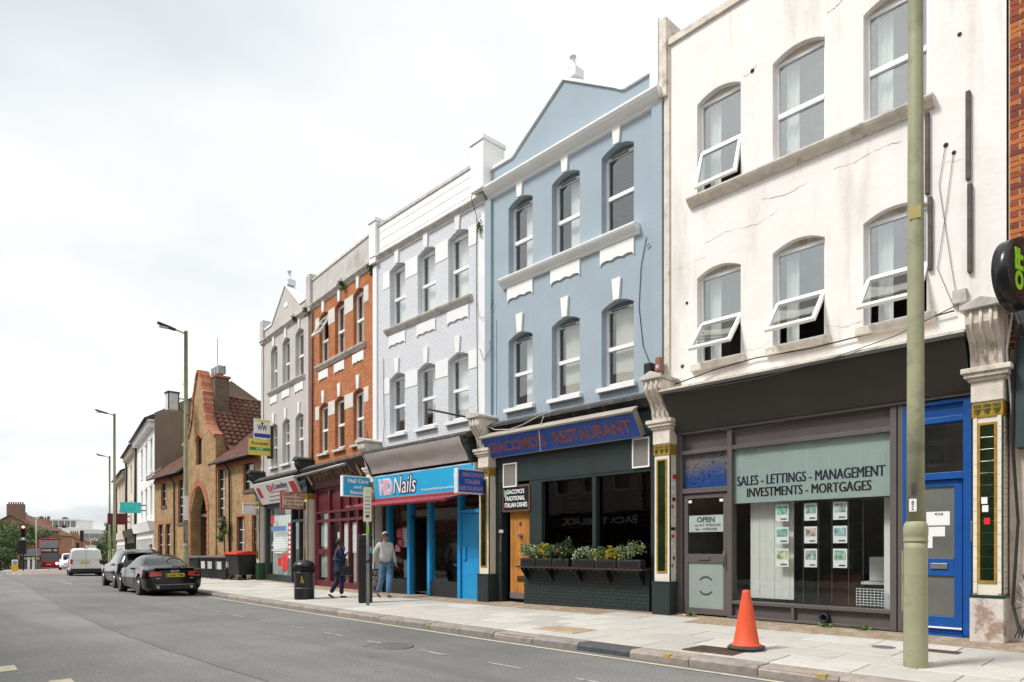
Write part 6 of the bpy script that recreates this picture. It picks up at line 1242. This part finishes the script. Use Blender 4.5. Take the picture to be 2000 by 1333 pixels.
def bus(label, loc, rz, lights=True):
    t = thing('double_decker_bus', label, 'bus', loc, rz, 'buses'); w, L_, h = 1.26, 10.8, 4.36; P = []
    prof = [(-w, .25), (-w, 3.9), (-w + .12, 4.2), (-w + .45, 4.34), (0, 4.38), (w - .45, 4.34), (w - .12, 4.2), (w, 3.9), (w, .25)]
    MB().prism([(x, .35, z) for x, z in prof], (0, L_ - .35, 0)).build('body', M_bus, t, .06)
    MB().prism([(-1.22, .1, .3), (1.22, .1, .3), (1.22, -.05, .6), (1.22, .02, 1.15), (-1.22, .02, 1.15), (-1.22, -.05, .6)], (0, .4, 0)).build('front_apron', M_bus, t, .05)
    m_ = MB(); m_.box(-1.2, 1.2, .08, .4, .35, 1.1); m_.build('front_panel', M_bus, t, .05)
    MB().prism([(-1.15, .10, 1.12), (1.15, .10, 1.12), (1.18, .22, 2.35), (-1.18, .22, 2.35)], (0, .16, 0)).build('lower_windscreen', M_cgl, t, .03); MB().prism([(-1.14, .20, 3.02), (1.14, .20, 3.02), (1.08, .34, 4.12), (-1.08, .34, 4.12)], (0, .12, 0)).build('upper_windscreen', mat('bus_glass', (.10, .13, .14), .06, spec=.9), t, .03)
    MB().box(-1.16, 1.16, .2, .42, 2.38, 3.0).build('destination_panel', M_black, t, .02)
    for a, b in ((-.8, .35), (.55, 1.0)): MB().box(a, b, .19, .2, 2.55, 2.85).build('blind_display', mat('dim_display', (.40, .42, .40), .4), t)
    for sg_ in (-1, 1):
        MB().box(sg_ * 1.16, sg_ * 1.255, .22, .5, 2.2, 3.3).build('red_corner', M_bus, t, .02); MB().lathe([(.15, 0), (.15, .05)], (sg_ * .98, .0, .82), 14, axis='y').build('headlight', M_head if lights else M_glass, t)
        for z0, z1 in ((1.3, 2.3), (2.95, 3.85)): MB().box(sg_ * 1.255, sg_ * 1.27, .8, L_ - .6, z0, z1).build('side_glazing', M_cgl, t)
        for yw in (2.6, 8.2): MB().lathe([(.48, -.15), (.48, .15)], (sg_ * 1.12, yw, .48), 18, axis='x').build('wheel', M_tyre, t)
        MB().box(sg_ * 1.3, sg_ * 1.5, .1, .2, 1.7, 2.1).build('mirror', M_black, t)
    MB().box(-.26, .26, -.02, .03, .62, .72).build('number_plate', M_plw, t); MB().box(-1.1, 1.1, .35, .5, 4.14, 4.3).build('roof_front', M_bus, t); return t
bus('red double-decker bus with lit headlights coming up the road', (18.25, 116.2, -1.76), -math.radians(10)); bus('second bus half hidden on the left behind the first bus', (15.9, 114.5, -2.9), -math.radians(8), False)
# ================================================================== people
M_skin = mat('skin_tan', (.42, .22, .14), .6, var=.06); M_skin2 = mat('skin_brown', (.20, .085, .045), .6, var=.06)
def skin(name, J, E, mt, parent, sub=2):
    ks = list(J); me = bpy.data.meshes.new(name); me.from_pydata([J[k][0] for k in ks], [(ks.index(a), ks.index(b)) for a, b in E], [])
    o = bpy.data.objects.new(name, me); C.objects.link(o); m = o.modifiers.new('skin', 'SKIN'); m.use_smooth_shade = True
    for i, k in enumerate(ks): r = J[k][1]; me.skin_vertices[0].data[i].radius = (r if isinstance(r, tuple) else (r, r)); me.skin_vertices[0].data[i].use_root = (i == 0)
    s = o.modifiers.new('sub', 'SUBSURF'); s.levels = sub; s.render_levels = sub; bpy.context.view_layer.update()
    me2 = bpy.data.meshes.new_from_object(o.evaluated_get(bpy.context.evaluated_depsgraph_get())); bpy.data.objects.remove(o)
    me2.materials.clear(); me2.materials.append(mt)
    for p in me2.polygons: p.use_smooth = True
    o = bpy.data.objects.new(name, me2); C.objects.link(o); o.parent = parent; return o
def person(label, loc, rz, hgt, pose, skin_m, top_m, leg_m, shoe_m, hair_m, coat=False, woman=False, glasses=False, legs=True):
    t = thing('person', label, 'person', loc, rz); k = hgt / 1.78; V = lambda x, y, z: (x * k, y * k, z * k); P = {n: V(*v) for n, v in pose.items() if isinstance(v, tuple)}; g = lambda n, r: (P[n], (r[0] * k, r[1] * k) if isinstance(r, tuple) else r * k)
    J = {n: g(n, r) for n, r in dict(pelvis=(.13, .10), chest=(.155, .11), neckb=.058, neck=.052, head=(.078, .088), crown=(.066, .076), ls=.055, rs=.055, le=.04, re=.04, lw=.027, rw=.027, lh=.07, rh=.07, lk=.055, rk=.055, la=.035, ra=.035).items()}
    J['pelvis'] = g('pelvis', (.12, .09))
    body = skin('body', J, [('pelvis', 'chest'), ('chest', 'neckb'), ('neckb', 'neck'), ('neck', 'head'), ('head', 'crown'), ('chest', 'ls'), ('ls', 'le'), ('le', 'lw'), ('chest', 'rs'), ('rs', 're'), ('re', 'rw'), ('pelvis', 'lh'), ('lh', 'lk'), ('lk', 'la'), ('pelvis', 'rh'), ('rh', 'rk'), ('rk', 'ra')], skin_m, t)
    for sd in 'lr':                                           # hands: palm, four unequal bent fingers and a thumb
        w = Vector(P[sd + 'w']); e = Vector(P[sd + 'e']); dv = (w - e).normalized(); sdv = dv.cross(Vector((1, 0, 0))).normalized(); inn = dv.cross(sdv)
        HJ = {'w': (tuple(w - dv * .02 * k), .022 * k), 'p': (tuple(w + dv * .055 * k), (.018 * k, .03 * k))}; HE = [('w', 'p')]
        for f, (o_, ln) in enumerate(((-.028, .062), (-.01, .075), (.01, .07), (.027, .055))):
            a = w + dv * .075 * k + sdv * o_ * k; b = a + (dv * .6 + inn * .25) * ln * .6 * k; c_ = b + (dv * .3 + inn * .6) * ln * .6 * k; HJ['a%d' % f] = (tuple(a), .0095 * k); HJ['b%d' % f] = (tuple(b), .009 * k); HJ['c%d' % f] = (tuple(c_), .008 * k); HE += [('p', 'a%d' % f), ('a%d' % f, 'b%d' % f), ('b%d' % f, 'c%d' % f)]
        a = w + dv * .035 * k - sdv * .035 * k; b = a + (dv * .7 - sdv * .4 + inn * .3) * .04 * k; HJ['t0'] = (tuple(a), .011 * k); HJ['t1'] = (tuple(b), .009 * k); HE += [('p', 't0'), ('t0', 't1')]
        skin('hand', HJ, HE, skin_m, body, 1)
    hd = Vector(P['head']); cr = Vector(P['crown'])
    MB().prism([(hd.x - .012 * k, hd.y + .085 * k, hd.z - .03 * k), (hd.x + .012 * k, hd.y + .085 * k, hd.z - .03 * k), (hd.x, hd.y + .118 * k, hd.z - .025 * k), ], (0, -.012 * k, .06 * k)).build('nose', skin_m, body); MB().box(hd.x - .025 * k, hd.x + .025 * k, hd.y + .07 * k, hd.y + .092 * k, hd.z - .062 * k, hd.z - .054 * k).build('mouth', mat('lips', (.22, .08, .06), .6), body)
    for sg_ in (-1, 1):
        MB().lathe([(.02 * k, -.01 * k), (.028 * k, 0), (.012 * k, .01 * k)], (hd.x + sg_ * .084 * k, hd.y + .0, hd.z - .005), 8, axis='x').build('ear', skin_m, body)
        if not glasses: MB().lathe([(.012 * k, 0), (.01 * k, .006)], (hd.x + sg_ * .032 * k, hd.y + .084 * k, hd.z + .02 * k), 8, axis='y').build('eye', M_dark, body)
    if glasses:
        q = MB()
        for sg_ in (-1, 1): q.lathe([(.03 * k, -.006), (.03 * k, .006)], (hd.x + sg_ * .036 * k, hd.y + .095 * k, hd.z + .018 * k), 10, axis='y'); q.box(hd.x + sg_ * .066 * k, hd.x + sg_ * .088 * k, hd.y - .01, hd.y + .09 * k, hd.z + .018 * k, hd.z + .028 * k)
        q.build('sunglasses', M_black, body)
    # hair cap
    m_ = MB(); n, q = 14, 7; c = Vector((hd.x, hd.y - .012 * k, hd.z + .035 * k)); pts = []
    for i in range(q + 1):
        a = PI * .5 * i / q * (1.45 if woman else .98); row = []
        for j in range(n):
            w = 2 * PI * j / n; front = max(0, math.sin(w)); aa = a * (1 - .42 * front) ; rx = (.088 if not woman else .105) * k; row.append(c + Vector((rx * math.sin(aa) * math.cos(w), (.100 if not woman else .115) * k * math.sin(aa) * math.sin(w), (.098 if not woman else .105) * k * math.cos(aa))))
        pts.append(row)
    for i in range(q):
        for j in range(n): m_.face([pts[i][j], pts[i][(j + 1) % n], pts[i + 1][(j + 1) % n], pts[i + 1][j]], 0, True)
    m_.build('hair', hair_m, body)
    TJ = {n: g(n, r) for n, r in dict(waist=(.165, .13) if not woman else (.17, .14), belly=(.185, .16), chest=(.19, .145), neckb=(.085, .075), ls=.078, rs=.078, le=.058, re=.058, lw=.042, rw=.042).items() if n in P}
    TE = [('waist', 'belly'), ('belly', 'chest'), ('chest', 'neckb'), ('chest', 'ls'), ('ls', 'le'), ('le', 'lw'), ('chest', 'rs'), ('rs', 're'), ('re', 'rw')]
    if coat:
        TJ['hem'] = g('hem', (.235, .20)); TE.append(('hem', 'waist'))
        for q_ in TJ: r_ = TJ[q_][1]; TJ[q_] = (TJ[q_][0], tuple(z * 1.14 for z in r_) if isinstance(r_, tuple) else r_ * 1.14)
    skin('coat' if coat else 'jumper', TJ, TE, top_m, body)
    if legs:
        LJ = {n: g(n, r) for n, r in dict(waist=(.155, .12), pelvis=(.16, .13), lh=.098, rh=.098, lk=.078, rk=.078, la=.066, ra=.066).items()}
        skin('trousers', LJ, [('waist', 'pelvis'), ('pelvis', 'lh'), ('lh', 'lk'), ('lk', 'la'), ('pelvis', 'rh'), ('rh', 'rk'), ('rk', 'ra')], leg_m, body)
        for sd in 'lr':
            a = Vector(P[sd + 'a']); tl = pose.get(sd + 'tilt', 0); f = lambda y, z: a + Matrix.Rotation(tl, 3, 'X') @ Vector((0, y * k, z * k))
            skin('shoe', {'h': (tuple(f(-.05, -.065)), .036 * k), 'm': (tuple(f(.06, -.07)), (.036 * k, .03 * k)), 't': (tuple(f(.165, -.078)), (.034 * k, .024 * k))}, [('h', 'm'), ('m', 't')], shoe_m, body, 2)
    return t
base = dict(pelvis=(0, 0, .95), waist=(0, 0, 1.0), belly=(0, .015, 1.12), chest=(0, 0, 1.36), neckb=(0, -.005, 1.48), neck=(0, .0, 1.55), head=(0, .02, 1.645), crown=(0, .012, 1.70), ls=(-.17, 0, 1.42), rs=(.17, 0, 1.42), hem=(0, 0, .74))
pm = dict(base); pm.update(waist=(0, .02, .93), belly=(0, .045, 1.10), le=(-.27, -.05, 1.16), lw=(-.30, .02, .92), re=(.27, -.10, 1.18), rw=(.24, -.12, .98), lh=(-.09, .02, .90), rh=(.09, -.01, .90), lk=(-.09, .14, .52), rk=(.08, -.02, .50), la=(-.05, .10, .11), ra=(.10, -.22, .14), rtilt=-.35, ltilt=.12)
x, y = 10.15, 15.9
person('man in a pale grey jumper, jeans and sunglasses walking past the nail salon', (x, y, pave_z(x, y)), math.radians(172), 1.80, pm, M_skin, mat('grey_knit', (.48, .47, .45), .9, var=.12, scale=9, bump=.5, bscale=14), mat('denim', (.10, .18, .29), .85, var=.4, scale=9, bump=.6, bscale=12), mat('brown_leather', (.07, .03, .02), .5), mat('grey_hair', (.36, .34, .32), .8), glasses=True)
pw_ = dict(base); pw_.update(le=(-.22, -.08, 1.18), lw=(-.20, -.02, .93), re=(.22, .05, 1.20), rw=(.10, .20, 1.30), lh=(-.08, 0, .90), rh=(.08, 0, .90), lk=(-.09, -.04, .5), rk=(.07, .06, .5), la=(-.07, -.24, .14), ra=(.06, .06, .10), ltilt=-.5)
x, y = 9.38, 17.0
wm = person('woman in a navy coat and navy trousers walking by the takeaway', (x, y, pave_z(x, y)), -math.radians(112), 1.64, pw_, M_skin2, mat('navy_coat', (.012, .02, .06), .75, var=.2, scale=6), mat('navy_trousers', (.012, .017, .045), .85), mat('dark_shoe', (.03, .03, .035), .5), mat('dark_hair', (.035, .018, .012), .7, var=.3, scale=20), coat=True, woman=True)
hb = thing('handbag', 'black handbag hanging at the side of the woman in navy', 'bag', (9.38 + .05, 17.0 - .30, pave_z(9.4, 17) + .62), -math.radians(112)); MB().prism([(-.06, -.16, 0), (-.06, .16, 0), (-.06, .12, .26), (-.06, -.12, .26)], (.12, 0, 0)).build('pouch', M_black, hb, .03); MB().tube([(0, -.1, .26), (.02, -.06, .55), (.0, .06, .55), (0, .1, .26)], .012, 6).build('strap', M_black, hb)
sc = leaves(MB(), (9.38 + .07, 17.0 - .06, 0), (.07, .07, .08), 60, .04, random.Random(2), .3).build('scarf', mat('blue_scarf', (.10, .20, .42), .8)); sc.location = (0, 0, pave_z(9.4, 17) + 1.36); tag(sc, 'blue scarf at the neck of the woman in navy', 'scarf')
pf = dict(base); pf.update(le=(-.24, 0, 1.15), lw=(-.24, .08, .93), re=(.24, 0, 1.15), rw=(.24, .08, .93), lh=(-.09, 0, .9), rh=(.09, 0, .9), lk=(-.09, .02, .5), rk=(.09, .02, .5), la=(-.09, 0, .1), ra=(.09, 0, .1))
x, y = 11.15, 41.0
person('dark-haired man in a black top standing beyond the parked cars', (x, y, pave_z(x, y)), math.radians(160), 1.76, pf, M_skin, mat('black_top', (.015, .017, .02), .85), mat('dark_trousers', (.03, .03, .035), .85), mat('black_shoe', (.02, .02, .02), .5), mat('black_hair', (.015, .012, .01), .7))
# ================================================================== far end of the street
def at(u, zc, z):        # a place in the street seen along a bearing at a distance
    a = (u - 1000) / 1333; c, s = .7303, .6831; return ((s + a * c) * zc, (c - a * s) * zc, z)
def road_at(x, y): return zr(y)
# traffic island with signal, bollard and railings
ix, iy, iz = at(42, 62, 0); iz = zr(iy)
isl = thing('traffic_island', 'raised kerbed traffic island at the junction', 'island', (ix, iy, iz - .02), -math.radians(12)); MB().box(-1.5, 1.9, -1.2, 3.5, 0, .14).build('kerbed_base', M_kerb[0], isl, .05)
M_sig = mat('signal_black', (.012, .012, .012), .5)
def signal(label, loc, rz, h=3.9, red=True, heads=1):
    t = thing('traffic_signal', label, 'traffic light', loc, rz, 'traffic signals'); MB().tube([(0, 0, 0), (0, 0, h)], .06, 8).build('pole', M_sig, t)
    b = MB().box(-.2, .2, -.2, .12, h - 1.2, h + .1).build('signal_head', M_sig, t, .05)
    for i, (c, on) in enumerate(((.9, red), (0, 0), (0, 0))):
        m = emit_mat('red_signal', (1, .12, .08), 3.5) if on else M_dark
        MB().lathe([(.12, 0), (.12, .03)], (0, -.23, h - .18 - i * .36), 14, axis='y').build('lens', m, b); MB().tube([(0, -.2, h - .18 - i * .36), (0, -.36, h - .18 - i * .36)], .14, 12, cap=False).build('hood', M_sig, b)
    return t
sg1 = signal('traffic signal showing red on the island at the left', (ix + .15, iy, iz + .1), -math.radians(10), 4.15); MB().box(-.42, .25, -.15, .1, 1.5, 2.75).build('control_box', M_sig, sg1, .03); MB().box(-.12, .12, -.3, -.2, 2.8, 3.0).build('repeater_sign', M_paper, sg1)
kb = thing('keep_left_bollard', 'white and yellow keep-left bollard on the island', 'bollard', (ix - .55, iy - .6, iz + .12), -math.radians(12)); MB().box(-.24, .24, -.1, .1, 0, .55).build('yellow_base', mat('bollard_yellow', (.75, .45, .03), .5), kb, .06); MB().box(-.22, .22, -.1, .1, .55, .98).build('white_top', M_upvc, kb, .06); MB().lathe([(.17, 0), (.17, .01)], (0, -.11, .76), 18, axis='y').build('blue_disc', mat('sign_disc_blue', (.02, .16, .42), .4), kb)
MB().prism([(-.10, -.125, .70), (-.06, -.125, .66), (.08, -.125, .80), (.08, -.125, .86), (.02, -.125, .84)], (0, .004, 0)).build('arrow', M_upvc, kb)
for i, dx_ in enumerate((.55, .95)): b = thing('marker_post', ['left', 'right'][i] + ' white marker post on the traffic island', 'post', (ix + dx_, iy + .2 * i, iz + .12)); MB().box(-.08, .08, -.05, .05, 0, .95).build('post', M_upvc, b, .02); MB().box(-.085, .085, -.055, .055, .95, 1.2).build('cap', mat('cream_cap', (.6, .52, .3), .5), b, .02)
x, y, _ = at(160, 84, 0); s2 = signal('black traffic signal beside the road beyond the white van', (x, y, zr(y) + .1), math.radians(160), 4.6, False); x, y, _ = at(152, 92, 0); signal('second smaller black signal just left of the other beyond the van', (x, y, zr(y) + .1), math.radians(160), 3.4, False)
x, y, _ = at(168, 90, 0); sp3 = thing('direction_sign', 'pale direction sign on a thin pole near the far trees', 'sign', (x, y, zr(y)), -math.radians(20)); MB().tube([(0, 0, 0), (0, 0, 3.2)], .04, 6).build('pole', M_gal, sp3); MB().box(0, 1.2, -.03, 0, 2.6, 3.1).build('panel', mat('grey_sign', (.55, .58, .6), .5), sp3)
x, y, _ = at(71, 95, 0); tl = thing('lamp_column', 'thin pale lamp column behind the buses', 'street lamp', (x, y, zr(y))); MB().tube([(0, 0, 0), (0, 0, 7.2)], [.09, .06], 8).build('column', mat('pale_column', (.45, .44, .30), .6), tl); MB().box(-.3, .3, -.08, .08, 7.2, 7.28).build('lantern', M_gal, tl)
def tree(name, label, loc, h, r, n, sz, seed, tr=.18, crown0=.3, group=None, sq=1.0, mats_=None):
    t = thing(name, label, 'tree', loc, 0, group); rr = random.Random(seed); q = MB(); lim = MB()
    lim.tube([(0, 0, -.2), (.05, .03, h * .25), (-.04, .05, h * .55), (0, 0, h * .8)], [tr, tr * .8, tr * .5, tr * .15], 8)
    for k in range(22):
        a = rr.uniform(0, 2 * PI); z = h * rr.uniform(crown0, .97); rad = r * math.sqrt(max(.08, 1 - ((z / h - (crown0 + .95) / 2) / ((1 - crown0) / 2 + .1)) ** 2)) * rr.uniform(.25, .85); c = (rad * math.cos(a), rad * math.sin(a) * sq, z)
        s = r * rr.uniform(.28, .46); leaves(q, c, (s, s, s * .8), n // 22, sz, rr, .35, rr.choice((0, 0, 1, 2)))
        if k < 9: lim.tube([(0, 0, z * .6), (c[0] * .5, c[1] * .5, z * .85), c], [tr * .35, tr * .2, .01], 5)
    q.build('crown', mats_ or [M_leafd, M_leafl, mat('leaf_mid', (.085, .15, .035), .6, var=.4, scale=1)], t); lim.build('trunk', M_bark, t); return t
g = 'trees by the junction'
for i, (u, zc, h, r, lb) in enumerate(((2, 92, 5.9, 2.6, 'bushy green tree at the left edge behind the island'), (23, 96, 5.6, 2.3, 'bushy green tree left of the red signal'), (56, 101, 6.4, 2.6, 'green tree directly right of the red signal'), (77, 122, 6.6, 2.8, 'green tree behind the thin lamp column'), (96, 135, 7.2, 2.6, 'green tree showing above the bus roof'), (66, 110, 7.0, 2.7, 'green tree between the signal and the lamp column'), (86, 124, 7.3, 2.8, 'green tree just right of the thin lamp column'), (12, 86, 6.4, 2.6, 'large green tree directly behind the keep-left bollard'), (-22, 90, 6.0, 3.0, 'green tree beyond the left edge'))):
    x, y, _ = at(u, zc, 0); tree('leafy_tree', lb, (x, y, zr(y) - .2), h, r, 2600, .17, 100 + i, .14, .12, g)
for i, (u, zc, h, r, lb) in enumerate(((6, 78, 2.9, 1.8, 'dark clipped hedge bush at the left edge'), (22, 80, 2.7, 1.6, 'dark hedge bush behind the keep-left bollard'))):
    x, y, _ = at(u, zc, 0); tree('hedge_bush', lb, (x - 1.0, y, zr(y) - .2), h, r, 2200, .12, 140 + i, .08, .02, 'hedge bushes')
for i, (u, zc, h, r, lb) in enumerate(((213, 112, 6.6, 2.7, 'broad green tree beyond the far terrace'), (203, 118, 4.6, 2.0, 'smaller green tree left of the broad one'), (230, 108, 7.0, 2.4, 'green tree tight against the far terrace end'), (126, 215, 13.8, 2.2, 'single treetop above the white office roof'))):
    x, y, _ = at(u, zc, 0); tree('leafy_tree', lb, (x, y, zr(y)), h, r, 2400, .2, 160 + i, .16, .15, g)
# houses left of the buses
M_far1 = brick_mat('far_brown_brick', (.22, .12, .075), (.18, .095, .06), (.22, .18, .14), bump=.2); M_far2 = brick_mat('far_orange_brick', (.42, .19, .09), (.34, .14, .07), (.36, .27, .2), bump=.2); M_far3 = mat('far_red_roof', (.15, .075, .055), .9, var=.25)
def gabled(label, u, zc, rz, w, dp, he, hr, wm, stacks, nwin=2):
    x, y, _ = at(u, zc, 0); t = thing('brick_house', label, 'house', (x, y, -2.0), rz, 'distant brick houses'); m_ = MB(); m_.prism([(-w / 2, 0, 0), (w / 2, 0, 0), (w / 2, 0, he), (0, 0, he + hr), (-w / 2, 0, he)], (0, dp, 0)); m_.build('wall', wm, t)
    for sg_ in (-1, 1): MB().prism([(sg_ * (w / 2 + .2), -.2, he - .12), (0, -.2, he + hr + .05), (0, -.2, he + hr + .2), (sg_ * (w / 2 + .25), -.2, he + .05)], (0, dp + .4, 0)).build('roof', M_far3, t)
    for sx_, sy_, sw, sh_ in stacks:
        c = MB().box(sx_ - sw / 2, sx_ + sw / 2, sy_, sy_ + .8, he, he + sh_).build('chimney', wm, t); n = int(sw / .35)
        for i in range(n): MB().lathe([(.12, 0), (.1, .4)], (sx_ - sw / 2 + .2 + i * (sw - .4) / max(n - 1, 1), sy_ + .4, he + sh_), 8).build('chimney_pot', M_far3, c)
    for i in range(nwin):
        for h in (1.0, 3.8): win2(t, -w / 3 + i * w / 2.2, -w / 3 + i * w / 2.2 + 1.0, h, h + 1.4, .12, 1, 2, fm=M_upvc, rec=.14, cur=False).matrix_local = Matrix.Scale(-1, 4, (0, 1, 0))
    return t
gabled('gabled brown brick house with a wide chimney behind the left trees', 22, 118, -math.radians(35), 9.5, 6, 6.3, 2.6, M_far1, [(.3, .5, 2.6, 4.6)]); gabled('orange brick house with red chimneys between the gable and the white office', 56, 128, -math.radians(40), 9, 6, 5.6, 2.2, M_far2, [(-1.5, .5, 1.4, 4.0), (1.8, 1, 2.0, 3.2)])
gabled('low orange brick terrace house with a row of red chimney pots by the bus', 121, 150, -math.radians(24), 9.5, 12, 4.6, 1.6, M_far2, [(-1.5, .3, 2.6, 2.6), (2.2, .3, 1.6, 2.1)], 3)
gabled('far tan brick house just right of the bus', 136, 158, -math.radians(20), 7, 9, 4.2, 1.3, M_far2, [(1.5, 1, 1.2, 1.9)], 2)
# white office block closing the view
x, y, _ = at(160, 190, 0); t = thing('office_block', 'white flat-roofed office block closing the end of the street', 'building', (x, y, -4.2), -math.radians(33))
M_off = mat('white_concrete', (.74, .73, .70), .8, var=.04, scale=.5); MB().box(-14.5, 0, 0, 12, 0, 11.0).build('main_block', M_off, t); MB().box(0, 9, .3, 12, 0, 10.6).build('east_wing', mat('pale_concrete', (.60, .585, .55), .8, var=.06), t); MB().box(-15.5, -1.5, 1.2, 11, 11.0, 13.2).build('top_storey', M_off, t); MB().box(-16, -1.2, .8, 11.4, 13.2, 13.5).build('roof_slab', M_off, t)
for i in range(9): f = MB().box(-15.2 + i * 1.5, -14.1 + i * 1.5, 1.1, 1.25, 11.3, 12.9).build('window', M_gutter, t); MB().box(-15.1 + i * 1.5, -14.2 + i * 1.5, 1.05, 1.1, 11.4, 12.8).build('pane', mat('office_glass', (.16, .18, .18), .1, spec=.8), f)
for h in (3.0, 5.6, 8.2):
    for i in range(6): f = MB().box(.5 + i * 1.4, 1.7 + i * 1.4, .2, .35, h, h + 1.3).build('window', MATS['office_glass'], t)
for i in range(3): f = MB().box(-9 + i * 2.6, -7.2 + i * 2.6, -.05, .1, 6.2, 7.2).build('window', MATS['office_glass'], t)
for i, s in enumerate((-11.5, -9.6)): MB().box(s, s + .5, 2, 2.5, 13.5, 14.3).build('roof_vent', M_gutter, t)
for i in range(6): leaves(MB(), (-14.5 + i * 1.9, 1.0, 11.4), (.6, .4, .6), 60, .25, random.Random(i), .2).build('terrace_planting', M_leafd, t)
